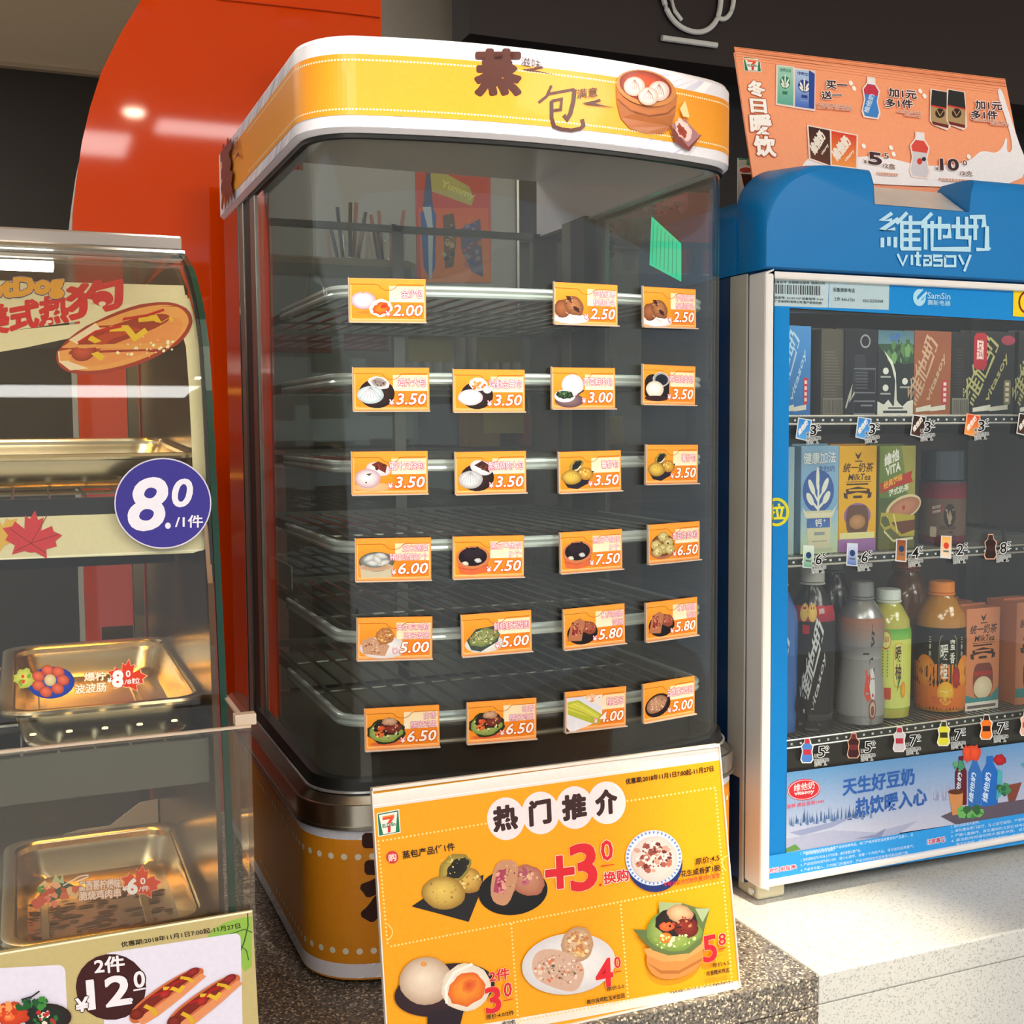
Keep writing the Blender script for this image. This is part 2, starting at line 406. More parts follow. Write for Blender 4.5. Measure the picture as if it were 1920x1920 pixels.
# dark fascia above the counter, with its line-drawn cup
fs = tag(plainbox('menu_fascia', mat('fascia_brown', '#2b2223', .5, noise=.05, scale=2), .832, 3.4, 2.2, 2.3, .762, 1.199),
         'dark brown fascia board high on the wall behind the machines', 'signboard')
struct(plainbox('trim_2', mat('recess_brown', '#191415', .6), .84, 3.4, 2.395, 2.415, .4, .762))
cup = G()
def oy(px, py, y): return onY(px, py, y)
def cup_pts(lst): return [oy(a, b, 2.192) for a, b in lst]
cupr = [(1239, -70), (1240, -20), (1246, 10), (1258, 35), (1276, 52), (1300, 61), (1322, 60), (1338, 48), (1348, 30), (1352, 5), (1354, -60)]
def sm(l): return [tuple(sum(c*p[k] for c, p in zip(((1-t)**3/6, (3*t**3-6*t*t+4)/6, (-3*t**3+3*t*t+3*t+1)/6, t**3/6), (l[max(0, i-1)], l[i], l[i+1], l[min(len(l)-1, i+2)]))) for k in (0, 1)) for i in range(len(l)-1) for t in (0, .33, .66)]+[l[-1]]
cup.tube(cup_pts(sm(cupr)), .0056, 8)
cup.tube(cup_pts([(1256, -40), (1259, 0), (1266, 22), (1278, 38)]), .0042, 8)
cup.tube(cup_pts(sm([(1346, 33), (1356, 38), (1368, 30), (1375, 12), (1377, -15), (1370, -40)])), .005, 8)
cup.tube(cup_pts([(1241, 71), (1344, 85)]), .006, 8)
tag(cup.build('cup_emblem', mat('emblem_silver', '#eef0ee', .4), smooth=True), 'pale line-drawn cup emblem on the dark fascia', 'emblem')

# orange arched panel with its pale thick edge
op = thing('arched_panel', 'glossy orange panel with a curved left edge standing behind the counter', 'wall panel', (.35, 2.1, -1.445))
edge = [(.0858, -1.445), (.0855, -.3), (.0858, .139), (.084, .272), (.087, .339), (.094, .39), (.104, .45), (.118, .505), (.136, .56), (.165, .62), (.2, .68), (.25, .755), (.32, .84), (.42, .94), (.5, 1.0), (.594, 1.05)]
front = edge+[(.594, -1.445)]
G().prism([(x, 2.0, z) for x, z in front], (0, .012, 0)).build('front_sheet', M_ORANGE, op)
G().prism([(x+.002, 2.012, z) for x, z in front], (0, .27, 0)).build('side_body', mat('panel_side', '#a59c8e', .5), op)
G().tube([oy(360, -10, 1.997), oy(420, 0, 1.997), oy(520, 11, 1.997), oy(640, 24, 1.997), oy(712, 33, 1.997)], .0009, 6).build('seam', mat('seam_red', '#a82800', .3), op)

# counters
M_GRAN = speckle('granite', '#8d877e', '#34322f', '#d8cbb4', 420, .32, .3)
M_QUAR = speckle('quartz', '#cfd2d0', '#c0c3c1', '#a9abab', 520, .35, .6)
gc = thing('granite_counter', 'dark speckled granite counter under the steamer', 'counter', (-.3, 1.2, -1.445))
G().box(-1.6, .6737, .879, 1.585, -.545, ZC).build('worktop', M_GRAN, gc, bevel=.002)
G().box(-1.6, .6737, .8792, 1.58, -1.445, -.5453).build('front_panel', M_GRAN, gc)
wc = thing('quartz_counter', 'pale speckled stone counter under the blue drinks warmer', 'counter', (1.6, 1.2, -1.445))
G().box(.6741, 2.6, .880, 1.585, -.545, ZC).build('worktop', M_QUAR, wc, bevel=.002)
G().box(.6741, 2.6, .8802, 1.58, -1.445, -.5453).build('front_panel', M_QUAR, wc)

# ceiling lamps of the shop (behind and above the camera) - two panels and a downlight mirrored in orange, other panels added as fill
M_LAMP = emis('lamp_diffuser', '#fffaf4', 9)
M_LAMPS = emis('spot_diffuser', '#fff0d0', 60)
for x0, x1, y0, y1, lab in ((-.30, .46, -1.44, -1.03, 'square ceiling light panel over the hot food counter'),
                       (.52, 1.15, -.95, -.74, 'narrow ceiling light panel over the steamer'),
                       (1.35, 2.45, -1.3, -.5, 'added ceiling fill light above the drinks warmer side'), (1.35, 2.45, -2.2, -1.5, 'added ceiling fill light far right behind the camera'),
                       (-1.7, -.6, -1.3, -.5, 'added ceiling fill light at the left of the counter'), (-1.7, -.6, -2.2, -1.5, 'added ceiling fill light far left behind the camera'),
                       (-1.2, -.2, 2.4, 3.2, 'added ceiling fill light over the back room')):
    t = thing('ceiling_light', lab, 'light', ((x0+x1)/2, (y0+y1)/2, 1.17), 'ceiling light panels')
    G().box(x0, x1, y0, y1, 1.178, 1.199).build('frame', M_WHITE, t)
    G().box(x0+.01, x1-.01, y0+.01, y1-.01, 1.170, 1.1779).build('diffuser', M_LAMP, t)
for x_, y_, lb in ((.33, .42, 'small round downlight over the steamer header'), (.78, .50, 'small round downlight over the granite corner')):
    t = thing('downlight', lb, 'light', (x_, y_, 1.17)); G().lathe([(.055, 0), (.055, .02), (.04, .02)], (x_, y_, 1.178), 24).build('ring', M_STEEL, t, smooth=True)
t = thing('downlight', 'small round downlight in the ceiling in front of the orange panel', 'light', (.43, -.68, 1.17))
G().lathe([(.055, 0), (.055, .02), (.04, .02)], (.43, -.68, 1.178), 24).build('ring', M_STEEL, t, smooth=True)
G().lathe([(.035, 0), (.035, .006)], (.43, -.68, 1.172), 24).build('lens', M_LAMPS, t)

# ================================================================== the steamer
XC = .4625; RB = .72; RC = .06
def plan_at(s, d, half):
    """point, outward normal at arc length s measured from the front centre of the header/base plan"""
    R_, r = RB-d, RC-d; sg = -1 if s < 0 else 1; a = abs(s)
    dx = half-RC; ph = math.asin(dx/(RB-RC)); l1 = R_*ph
    if a <= l1:
        t = a/R_; return V((XC+sg*R_*math.sin(t), 1+RB-R_*math.cos(t), 0)), V((sg*math.sin(t), -math.cos(t), 0))
    yf = 1+RB-math.sqrt((RB-RC)**2-dx*dx); l2 = r*(math.pi/2-ph)
    if a <= l1+l2:
        t = ph+(a-l1)/r; return V((XC+sg*(dx+r*math.sin(t)), yf-r*math.cos(t), 0)), V((sg*math.sin(t), -math.cos(t), 0))
    return V((XC+sg*(half-d), yf+(a-l1-l2), 0)), V((sg, 0, 0))
def plan_len(yb, d, half):
    dx = half-RC; ph = math.asin(dx/(RB-RC)); yf = 1+RB-math.sqrt((RB-RC)**2-dx*dx)
    return (RB-d)*ph+(RC-d)*(math.pi/2-ph)+(yb-yf)
def plan_pts(d, half, yb, y_end=None):
    L = plan_len(yb, d, half); dx = half-RC; ph = math.asin(dx/(RB-RC)); l1 = (RB-d)*ph; l2 = (RC-d)*(math.pi/2-ph)
    ss = [-L] + [-(l1+l2*i/12) for i in range(12, 0, -1)] + [l1*i/16 for i in range(-16, 17)] + [l1+l2*i/12 for i in range(1, 13)] + [L]
    return [plan_at(s, d, half)[0] for s in ss]
def plan_loc(half, d=0, yb=1.51):
    L = plan_len(yb, d, half)
    def loc(px, py):
        r = ray(px, py); q = r.x/r.y
        def fn(s): p, _ = plan_at(s, d, half); return p.x/p.y-q
        s = bis(fn, -L, (RB-d)*math.asin((half-RC)/(RB-RC))+.03); p, _ = plan_at(s, d, half)
        return s, r.z/r.y*p.y
    return loc
def plan_surf(half, d=0):
    def surf(s, z, h): p, n = plan_at(s, d, half); return V((p.x, p.y, z))+n*h
    return surf
def band(g, d0, z0, d1, z1, half, yb, mi=0, t=.004):
    """a wall following the plan between two heights, with thickness t"""
    a = [p+V((0, 0, z0)) for p in plan_pts(d0, half, yb)]; b = [p+V((0, 0, z1)) for p in plan_pts(d1, half, yb)]
    c = [p+V((0, 0, z1)) for p in plan_pts(d1+t, half, yb)]; e = [p+V((0, 0, z0)) for p in plan_pts(d0+t, half, yb)]
    g.loft([a, b, c, e, a], False, False, mi)
    for k in (0, -1): g.add([a[k], b[k], c[k], e[k]], [(0, 1, 2, 3)], mi)
HH, HB = .2245, .2315
HG = HH
st = thing('food_steamer', 'glass food steamer with yellow printed header and six empty wire shelves on granite', 'food steamer', (XC, 1.25, ZC))
# base body
g = G(); band(g, 0, -.508, 0, -.362, HB, 1.51)
g.loft([[p+V((0, 0, -.51)) for p in plan_pts(.004, HB, 1.50)], [p+V((0, 0, -.503)) for p in plan_pts(.004, HB, 1.50)]])
g.build('base_body', mat('base_orange', '#d8861a', .35, noise=.03), st, smooth=True)
for x, y in ((.27, 1.08), (.65, 1.08), (.27, 1.45), (.65, 1.45)): G().lathe([(.018, -.005), (.016, .006)], (x, y, -.51), 16).build('foot', M_BLACK, st)
pr = Pr(plan_loc(HB), plan_surf(HB), h0=.0004, step=.00007); L = plan_len(1.50, 0, HB)
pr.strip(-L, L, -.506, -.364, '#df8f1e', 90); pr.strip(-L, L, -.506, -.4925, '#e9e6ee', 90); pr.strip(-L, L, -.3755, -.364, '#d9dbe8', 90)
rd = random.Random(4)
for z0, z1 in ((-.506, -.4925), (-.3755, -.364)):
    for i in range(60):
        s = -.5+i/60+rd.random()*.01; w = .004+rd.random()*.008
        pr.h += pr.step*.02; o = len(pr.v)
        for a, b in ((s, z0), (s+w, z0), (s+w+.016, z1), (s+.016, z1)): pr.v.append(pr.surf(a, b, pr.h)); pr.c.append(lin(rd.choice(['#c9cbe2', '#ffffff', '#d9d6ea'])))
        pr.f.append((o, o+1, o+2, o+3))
pr.h += pr.step
for z in (-.3915, -.4805):
    n = 74
    for i in range(n):
        s = -.475+i*.0128; o = len(pr.v)
        for q in range(10): pr.v.append(pr.surf(s+.0030*math.cos(q*.6283), z+.0030*math.sin(q*.6283), pr.h)); pr.c.append(lin('#e9e4cf'))
        pr.f.append(tuple(range(o, o+10)))
pr.tx('蒸', (681, 1722), (850, 1722), (681, 1556), '#35160f', b=.045)
pr.mesh('base_print', st, M_PRINT)
# steel ring and rubber gasket
g = G(); band(g, -.004, -.3635, -.004, -.343, HB, 1.51, t=.012); band(g, -.001, -.343, .006, -.3365, HB, 1.51, t=.006); g.build('steel_ring', M_STEEL, st, smooth=True)
g = G(); band(g, -.0052, -.3655, -.0052, -.3625, HB, 1.51, t=.002); g.build('ring_lip', M_STEELD, st, smooth=True)
g = G(); band(g, .007, -.3375, .0095, -.322, HB, 1.35, t=.010); g.build('gasket', M_BLACK, st, smooth=True)
g = G(); band(g, .0045, -.3345, .0045, -.3325, HB, 1.35, t=.0022); g.build('gasket_bead', M_CHROME, st, smooth=True)
# floor of the cabinet
g = G(); g.loft([[p+V((0, 0, -.345)) for p in plan_pts(.02, HB, 1.49)], [p+V((0, 0, -.338)) for p in plan_pts(.02, HB, 1.49)]]); g.build('cabinet_floor', M_STEELD, st)
# curved water pan front
g = G()
def pan(dd, z): return [p+V((0, 0, z)) for p in plan_pts(dd, HG, 1.2)[14:48]]
g.loft([pan(.035, -.337), pan(.035, -.3), pan(.043, -.3), pan(.043, -.337), pan(.035, -.337)], False, False)
g.build('water_pan', M_DARKM, st)
g = G(); g.tube([p+V((0, 0, -.2985)) for p in pan(.037, 0)], .0035, 8, flat=(.004, .0028)); g.build('pan_lip', mat('pan_lip', '#a79c8c', .35, .4), st, smooth=True)
# glass wrap
g = G(); band(g, .008, -.325, .008, .262, HG, 1.347, t=.0035); g.build('curved_glass', M_GLASS, st, smooth=True)
# rear posts and panel, left and right
for sx, nm in ((-1, 0), (1, 1)):
    X = XC+sx*(HG-.008)
    def bx(nm_, m, y0, y1, z0, z1, w=.006, out=0, **k): 
        a, b = sorted((X+sx*out, X-sx*w)); return G().box(a, b, y0, y1, z0, z1).build(nm_, m, st, bevel=.001)
    bx('glass_edge_strip', mat('satin_steel', '#8e8c82', .35, .7, stretch=(1, 1, 20)), 1.318, 1.345, -.33, .262, .004, .002)
    bx('gasket_post', M_BLACK, 1.3455, 1.385, -.335, .262, .02, .001)
    bx('steel_post', mat('satin_steel', '#8e8c82'), 1.386, 1.412, -.34, .262, .02, .003)
    bx('back_panel_side', mat('back_panel', '#8b8480', .12, .9, .04, 8), 1.4125, 1.512, -.36, .262, .006, .004)
g = G(); zb0, zb1 = -.335, .262
for x0, x1, z0, z1 in ((.25, .275, zb0, zb1), (.655, .68, zb0, zb1), (.455, .47, zb0, zb1), (.25, .68, .254, zb1), (.25, .68, zb0, -.29)): g.box(x0, x1, 1.495, 1.508, z0, z1)
g.build('rear_door_frame', M_STEELD, st)
for x0, x1 in ((.2755, .4545), (.4705, .6545)): G().box(x0, x1, 1.499, 1.503, -.2895, .2535).build('rear_glass', M_GLASS, st)
# six shelves
ZS = (.118, .0385, -.0415, -.116, -.200, -.279)
M_WIRE = mat('shelf_wire', '#77776c', .35, .8)
wire_me = None
for i, z in enumerate(ZS):
    pp = [p for p in plan_pts(.03, HG, 1.30)]
    g = G(); zz = z+.0055
    prof = [(-.0012, -.0058), (-.003, -.0045), (-.0034, -.0025), (-.0018, -.0003), (-.0034, .0022), (-.003, .0045), (-.0012, .0058), (.0015, .0058), (.0015, -.0058)]
    rings = [[plan_at(s, .03+a, HG)[0]+V((0, 0, zz+b)) for s in [-plan_len(1.30, .03, HG)]+[k*.011 for k in range(-28, 29)]+[plan_len(1.30, .03, HG)]] for a, b in prof]
    g.loft(rings+[rings[0]], False, False)
    rail = g.build('shelf_rail', M_RAIL, st, smooth=True)
    g = G()
    xl, xr = XC-HG+.036, XC+HG-.036
    g.box(xl, xl+.004, 1.29, 1.485, zz-.005, zz+.005); g.box(xr-.004, xr, 1.10, 1.485, zz-.005, zz+.005)
    g.box(xl, xr, 1.483, 1.488, zz-.004, zz+.004)
    g.tube([(xl, 1.2, zz-.003), (xr, 1.2, zz-.003)], .0016, 6); g.tube([(xl, 1.36, zz-.003), (xr, 1.36, zz-.003)], .0016, 6)
    g.build('shelf_frame', M_WIRE, rail)
    for k in range(17):
        x = xl+.012+k*(xr-xl-.024)/16
        if wire_me is None:
            w = G().tube([(0, 0, 0), (0, .45, 0)], .0017, 6).build('wire', M_WIRE, rail, smooth=True); wire_me = w.data
            # origin of the shared mesh is the root origin: shift it so copies can be placed freely
            wire_me.transform(Matrix.Translation(V(st['_o'])))
        else:
            w = bpy.data.objects.new('wire', wire_me); COL.objects.link(w); w.parent = rail
        yf = 1+RB-math.sqrt((RB-.03)**2-(x-XC)**2)+.004 if abs(x-XC) < .15 else 1.06
        w.location = V((x, yf, zz))-V(st['_o']); w.scale = (1, (1.484-yf)/.45, 1)
# header: hollow cap
g = G(); band(g, .004, .2584, 0, .262, HH, 1.51, t=.02); band(g, 0, .262, 0, .336, HH, 1.51, t=.02)
top = [[p+V((0, 0, z)) for p in plan_pts(d, HH, 1.51-d)] for d, z in ((0, .336), (.002, .340), (.006, .342), (.03, .343))]
g.loft(top, True, False); g.add(top[-1], [tuple(range(len(top[-1])))])
un = [p+V((0, 0, .334)) for p in plan_pts(.012, HH, 1.50)]; g.add(un, [tuple(range(len(un)))])
g.build('header_cap', mat('header_plastic', '#efecf2', .3, noise=.02, coat=.3), st, smooth=True)
g = G(); band(g, .0055, .2545, .0055, .259, HH, 1.35, t=.006); g.build('header_gasket', M_BLACK, st, smooth=True)
pr = Pr(plan_loc(HH), plan_surf(HH), h0=.0004, step=.00007); L = plan_len(1.508, 0, HH)
pr.strip(-L, L, .2625, .336, '#efedf3', 100)
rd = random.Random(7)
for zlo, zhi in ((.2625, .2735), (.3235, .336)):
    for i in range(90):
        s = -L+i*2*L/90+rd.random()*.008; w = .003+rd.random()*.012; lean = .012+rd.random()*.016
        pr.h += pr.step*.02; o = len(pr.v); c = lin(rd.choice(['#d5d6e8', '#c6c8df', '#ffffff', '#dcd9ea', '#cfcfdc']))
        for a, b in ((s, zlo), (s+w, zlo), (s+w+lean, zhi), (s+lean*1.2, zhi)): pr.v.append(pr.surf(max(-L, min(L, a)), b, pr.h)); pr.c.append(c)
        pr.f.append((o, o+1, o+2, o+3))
pr.strip(-L+.012, L-.012, .2725, .3245, '#f7a326', 100, '#f59b22')
pr.h += pr.step
for z in (.2775, .3195):
    for i in range(330):
        s = -.49+i*.003; o = len(pr.v)
        for a, b in ((-.0009, -.0007), (.0009, -.0007), (.0009, .0007), (-.0009, .0007)): pr.v.append(pr.surf(s+a, z+b, pr.h)); pr.c.append(lin('#fff3cf'))
        pr.f.append((o, o+1, o+2, o+3))
# big crescent swirl, lettering and the bamboo basket
DK = '#4e2116'
pr.tx('蒸', (892, 178), (974, 178), (892, 95), DK, b=.05)
pr.tx('滋味', (976, 124), (1014, 132), (976, 106), DK, b=.0)
pr.poly([(978, 131), (1002, 128), (1015, 124), (1018, 128), (1000, 132), (1050, 143), (1012, 136), (990, 134)], DK)
pr.line([(1009, 193), (1024, 181), (1033, 161)], 5, DK); pr.line([(1026, 177), (1076, 168)], 5, DK)
pr.line([(1076, 168), (1074, 190), (1068, 214), (1062, 224), (1056, 216)], 8, DK)
pr.line([(1033, 190), (1052, 186), (1050, 206), (1034, 208)], 5, DK)
pr.line([(1033, 190), (1033, 222), (1038, 238), (1052, 243), (1070, 245), (1086, 242), (1093, 236), (1090, 224)], 7, DK)
pr.tx('满意', (1080, 186), (1119, 182), (1080, 168), DK, b=.01)
pr.poly([(1090, 194), (1112, 190), (1122, 186), (1126, 190), (1112, 194), (1152, 203), (1120, 199), (1100, 197)], DK)
# basket
pr.poly([(1153, 165), (1155, 195), (1162, 222), (1180, 242), (1210, 250), (1240, 251), (1256, 240), (1264, 215), (1268, 180), (1240, 150)], '#b8692f')
pr.poly([(1156, 192), (1163, 221), (1181, 240), (1210, 248), (1240, 249), (1255, 238), (1262, 214), (1235, 222), (1190, 214)], '#a95f2a')
pr.line([(1155, 186), (1180, 208), (1215, 218), (1250, 213), (1264, 200)], 2.5, '#8b4a1e')
pr.el(1209, 166, 57, 33, '#c77a3d', '#c9803f', .24); pr.el(1208, 163, 50, 28, '#e0531a', '#7b2410', .24)
for cx, cy, rx, ry in ((1187, 163, 20, 18), (1232, 172, 20, 19), (1212, 182, 19, 17)):
    pr.el(cx, cy, rx, ry, '#fff6f0', '#d9a99a')
    for a in (-2, -1, 0, 1, 2): pr.line([(cx, cy-ry*.7), (cx+a*3.2, cy-ry*.2), (cx+a*4.6, cy+ry*.35)], .9, '#b98d7f')
pr.poly([(1251, 238), (1280, 262), (1311, 254), (1288, 285), (1262, 268)], '#7e3a36'); pr.poly([(1254, 236), (1278, 224), (1308, 256), (1286, 277)], '#a9797f')
pr.el(1277, 245, 13, 22, '#f6dcd2', '#e9c1b8', -.5, .12); pr.el(1274, 247, 7, 14, '#8c2b20', '#a84a38', -.5, .2)
pr.poly([(1276, 220), (1270, 205), (1280, 190), (1284, 204), (1288, 222)], '#fbd79a')
# side lettering near the back left corner
def side(y, z): return (y, z)
def sl(y): return -(plan_len(y, 0, HH))
sp = Pr(lambda a, b: (a, b), plan_surf(HH), h0=pr.h+.0003)
sp.tx('蒸', (sl(1.475), .2655), (sl(1.395), .2655), (sl(1.475), .334), DK, b=.05)
sp.tx('滋味', (sl(1.388), .309), (sl(1.35), .309), (sl(1.388), .327), DK, b=0)
sp.poly([(sl(1.388), .303), (sl(1.35), .307), (sl(1.34), .3), (sl(1.36), .3035)], DK)
o = len(pr.v); pr.v += sp.v; pr.c += sp.c; pr.f += [tuple(i+o for i in f) for f in sp.f]
pr.mesh('header_print', st, M_PRGLOSS)

# ------------------------------------------------------------------ food pictures for the price cards (100 x 100 box, y down)
def bun(p, cx, cy, r, c='#eceff2', e='#a9a4b4', pleat=False, ry=.82):
    p.el(cx, cy, r, r*ry, c, e, 0, .02, int(cx*7+cy))
    if pleat:
        for a in (-3, -2, -1, 0, 1, 2, 3): p.line([(cx, cy-r*.7), (cx+a*r*.16, cy-r*.2), (cx+a*r*.26, cy+r*.3)], 1.1, '#9d9da6')
def plate(p, cx, cy, rx, ry, c='#3a2420', e='#1f1210'): p.el(cx, cy, rx, ry, c, e)
def food(p, k):
    if k == 'custard':
        p.el(38, 82, 38, 8, '#c77a1c', '#e79a34'); bun(p, 30, 46, 32, '#fbf3f7', '#b293a4'); p.el(30, 22, 5, 3.4, '#e79a5a')
        p.el(74, 68, 30, 26, '#fff8f4', '#e9cfc6', -.3, .05); p.el(76, 70, 22, 18, '#ff8a1a', '#e0380e', -.3, .16, 3); p.el(82, 62, 10, 7, '#c3200c', '#e5531a', -.3, .2, 5)
    elif k == 'brown':
        p.el(45, 92, 55, 16, '#f6f3f6', '#dcd3da'); p.el(20, 62, 26, 28, '#a8663c', '#6b3a22', 0, .06); p.el(55, 52, 34, 26, '#b87a4c', '#75452a', .8, .06, 2)
        p.el(42, 30, 13, 6, '#2b120e', '#4d2018', .6, .2); p.el(62, 62, 13, 6, '#2b120e', '#4d2018', .7, .2); p.specks(52, 48, 24, 22, 14, 2.4, ['#7d4628', '#5c2c1a', '#c48a5a'], 3); p.line([(30, 72), (44, 84), (62, 92)], 2, '#e2b58c')
    elif k == 'meat':
        plate(p, 54, 58, 46, 44); p.el(60, 26, 28, 18, '#8a7f7c', '#e6e3e6', .3, .05); p.el(60, 25, 20, 12, '#8d7a78', '#a59a98', .3, .15, 4); p.specks(60, 25, 18, 9, 16, 2, ['#4e3a38', '#b8a9a4', '#6c5552'], 5); bun(p, 38, 62, 34, '#eff5f8', '#a8bac2', True, .78)
    elif k == 'corn':
        plate(p, 58, 60, 44, 42); p.el(62, 26, 25, 20, '#f6e6dc', '#f8f1ee', .2, .04); p.specks(62, 30, 18, 12, 24, 3.4, ['#f08a38', '#f7b070', '#e2662a'], 6); p.el(86, 42, 12, 12, '#f1f1f4', '#cfccd6'); bun(p, 40, 66, 34, '#fdfdfb', '#bdb8c2', False, .72)
    elif k == 'greens':
        p.el(48, 84, 44, 22, '#8a7076', '#5d434b'); bun(p, 58, 36, 34, '#ffffff', '#c9c2cc', False, 1); p.el(34, 70, 32, 20, '#ffffff', '#d2ccd2'); p.el(34, 66, 27, 13, '#2f4a30', '#20321f', .1, .12, 8); p.specks(34, 66, 24, 10, 26, 2.4, ['#47663f', '#182618', '#6e8a5c'], 7); p.line([(72, 66), (92, 52)], 4, '#3d2428')
    elif k == 'black':
        p.rrect(4, 12, 92, 98, 26, '#1c1216'); p.el(62, 28, 30, 24, '#10141f', '#f3f0ec', 0, .02, 1, (0, 0), 22, .93); p.el(64, 29, 23, 18, '#141a26', '#1d2430'); bun(p, 40, 60, 32, '#fffdf4', '#cfc6b4', False, .84); p.el(46, 90, 42, 9, '#2d1818', '#3c2020')
    elif k == 'bbq':
        p.el(46, 88, 48, 14, '#f6b98e', '#f7a76a'); p.el(62, 34, 32, 20, '#f5ecee', '#d6c1c8', .3); p.poly([(44, 20), (62, 10), (84, 22), (80, 46), (62, 34)], '#6d2a1c'); p.specks(66, 27, 14, 9, 10, 3, ['#8c3a24', '#4e1a10'], 2); bun(p, 34, 62, 33, '#faf1f3', '#b99aa6', False, .88); p.poly([(30, 48), (46, 46), (38, 54)], '#54342a'); p.el(30, 74, 2.4, 2.4, '#5b3328')
    elif k == 'pepper':
        plate(p, 54, 60, 46, 42); p.el(66, 30, 32, 22, '#eceaee', '#c9c6cf', .4); p.poly([(46, 22), (68, 8), (84, 20), (88, 46), (66, 34)], '#4a2620'); p.specks(70, 26, 13, 9, 12, 3, ['#6b3a2e', '#2f1512'], 5); bun(p, 36, 66, 33, '#f4f5f6', '#a3a5aa', True, .84)
    elif k == 'potato':
        p.poly([(2, 62), (60, 40), (104, 44), (84, 84), (52, 100), (22, 94)], '#1f1d2a'); p.el(78, 52, 24, 20, '#e6b84a', '#9c6a26', .3, .06); p.specks(78, 52, 20, 14, 12, 2.4, ['#c07a34', '#f3d67c'], 3)
        p.el(48, 26, 26, 16, '#c8a64a', '#8c7a32', -.7, .1); p.el(50, 24, 19, 10, '#1a1a1c', '#2c2a20', -.8, .14); p.line([(38, 44), (52, 38), (64, 26)], 3.4, '#f0ead4'); p.el(34, 62, 31, 23, '#eecb58', '#94702a', .1, .03); p.specks(34, 56, 20, 12, 7, 1.5, ['#b98f38', '#8a6a30'], 4)
    elif k == 'dumpling':
        p.poly([(4, 56), (92, 56), (86, 100), (8, 100)], '#c9c0a4'); p.el(48, 52, 46, 30, '#8c9088', '#5d5a50'); p.el(46, 68, 44, 12, '#b08a6a', '#c9a98c'); p.el(44, 48, 38, 22, '#a9b0b0', '#6f736e')
        for i, (x, y, r) in enumerate(((30, 40, -.5), (60, 34, .3), (38, 56, .2), (66, 56, -.4), (50, 46, 1))): p.el(x, y, 17, 8, '#dfe2e0', '#a9aaa6', r, .1, i)
    elif k == 'blackdump':
        p.poly([(4, 52), (94, 46), (86, 92), (48, 100), (12, 94)], '#d9683c'); p.line([(8, 76), (46, 86), (90, 70)], 2, '#b44c28'); p.el(49, 46, 46, 36, '#e39a6a', '#c87446'); p.el(48, 44, 39, 29, '#1e1420', '#140c12')
        p.poly([(18, 30), (32, 14), (48, 24), (60, 12), (80, 32), (70, 44), (30, 48)], '#261a24'); p.el(28, 64, 9, 6, '#e2e2d4', '#bfbca8', .3, .1); p.el(62, 56, 10, 7, '#d8dbe0', '#b0a8a4', .2, .1)
    elif k == 'siomai':
        p.el(48, 72, 46, 26, '#c9876a', '#a9644a'); p.el(48, 52, 44, 38, '#8c5c34', '#6b3f22')
        for x, y in ((24, 50), (70, 44), (50, 24), (48, 64), (30, 72), (74, 66)): p.el(x, y, 19, 17, '#e2d89a', '#a58c46', 0, .08, int(x)); p.specks(x, y, 10, 8, 6, 2, ['#4a3a20', '#fff7cf', '#7c6a34'], int(x+y))
    elif k == 'rice':
        p.el(62, 74, 62, 34, '#f3f0ee', '#d3d0d2'); p.poly([(4, 52), (30, 40), (78, 68), (66, 100), (10, 92)], '#c99a7a'); p.specks(38, 72, 28, 22, 40, 2.2, ['#a8744e', '#e2bd9c', '#8c4e38', '#d9ab86'], 3); p.el(66, 38, 24, 26, '#c98f58', '#a86a3c', .2, .06); p.specks(66, 36, 20, 20, 46, 2.6, ['#e0a860', '#b87438', '#f0d0a0', '#9c4e28'], 4)
    elif k == 'seaweed':
        p.el(56, 76, 54, 28, '#f0efec', '#cfcfc8'); p.poly([(8, 62), (34, 28), (84, 22), (100, 48), (94, 72), (46, 100), (20, 92)], '#3c4a44'); p.el(56, 56, 42, 26, '#9aa468', '#6f7c44', -.35, .08); p.specks(56, 55, 38, 23, 90, 2.6, ['#b8c088', '#5e6c3c', '#d9d8a8', '#7d8a54', '#a06a48'], 9)
    elif k == 'sausage':
        p.el(54, 62, 48, 38, '#181014', '#0d080a'); p.el(74, 48, 26, 20, '#b0664a', '#7c3c2a', .5, .08, 3); p.specks(74, 46, 20, 14, 18, 3, ['#8c2a2c', '#d99a74', '#b04a40'], 5); p.poly([(20, 26), (46, 14), (62, 26), (50, 88), (6, 84)], '#b4714e'); p.poly([(24, 34), (42, 28), (38, 66), (20, 70)], '#8e2c2c'); p.specks(34, 50, 18, 26, 22, 2.6, ['#6d1c20', '#d69a74', '#c47c5a'], 6)
    elif k == 'leafrice':
        p.el(50, 92, 44, 8, '#d9552c', '#e8793e'); p.el(50, 54, 50, 40, '#3e4420', '#2a2c16', 0, .08); p.el(48, 56, 44, 32, '#b9c878', '#7f9440', 0, .06, 2); p.el(54, 42, 36, 26, '#3a2420', '#2a1814', 0, .1, 3); p.el(68, 44, 22, 16, '#8c3a2c', '#6a2a22', 0, .12, 4); p.el(58, 24, 20, 12, '#d9b090', '#a87c5c', 0, .12, 5); p.el(36, 44, 10, 8, '#e8632c', '#b8401c', 0, .15, 6); p.el(32, 62, 12, 10, '#f0813c', '#d95a20'); p.specks(50, 50, 36, 26, 30, 2.6, ['#1d1712', '#c88a5a', '#dfe0a0', '#5c1f1a'], 8)
    elif k == 'maize':
        p.quad((0, 0), (112, 0), (112, 84), (0, 118), '#dcdce8', '#eeeef6'); p.poly([(50, 0), (112, 0), (112, 40), (80, 24)], '#f2e6dc'); p.specks(82, 8, 22, 12, 16, 4, ['#e58a54', '#f4c49c'], 3)
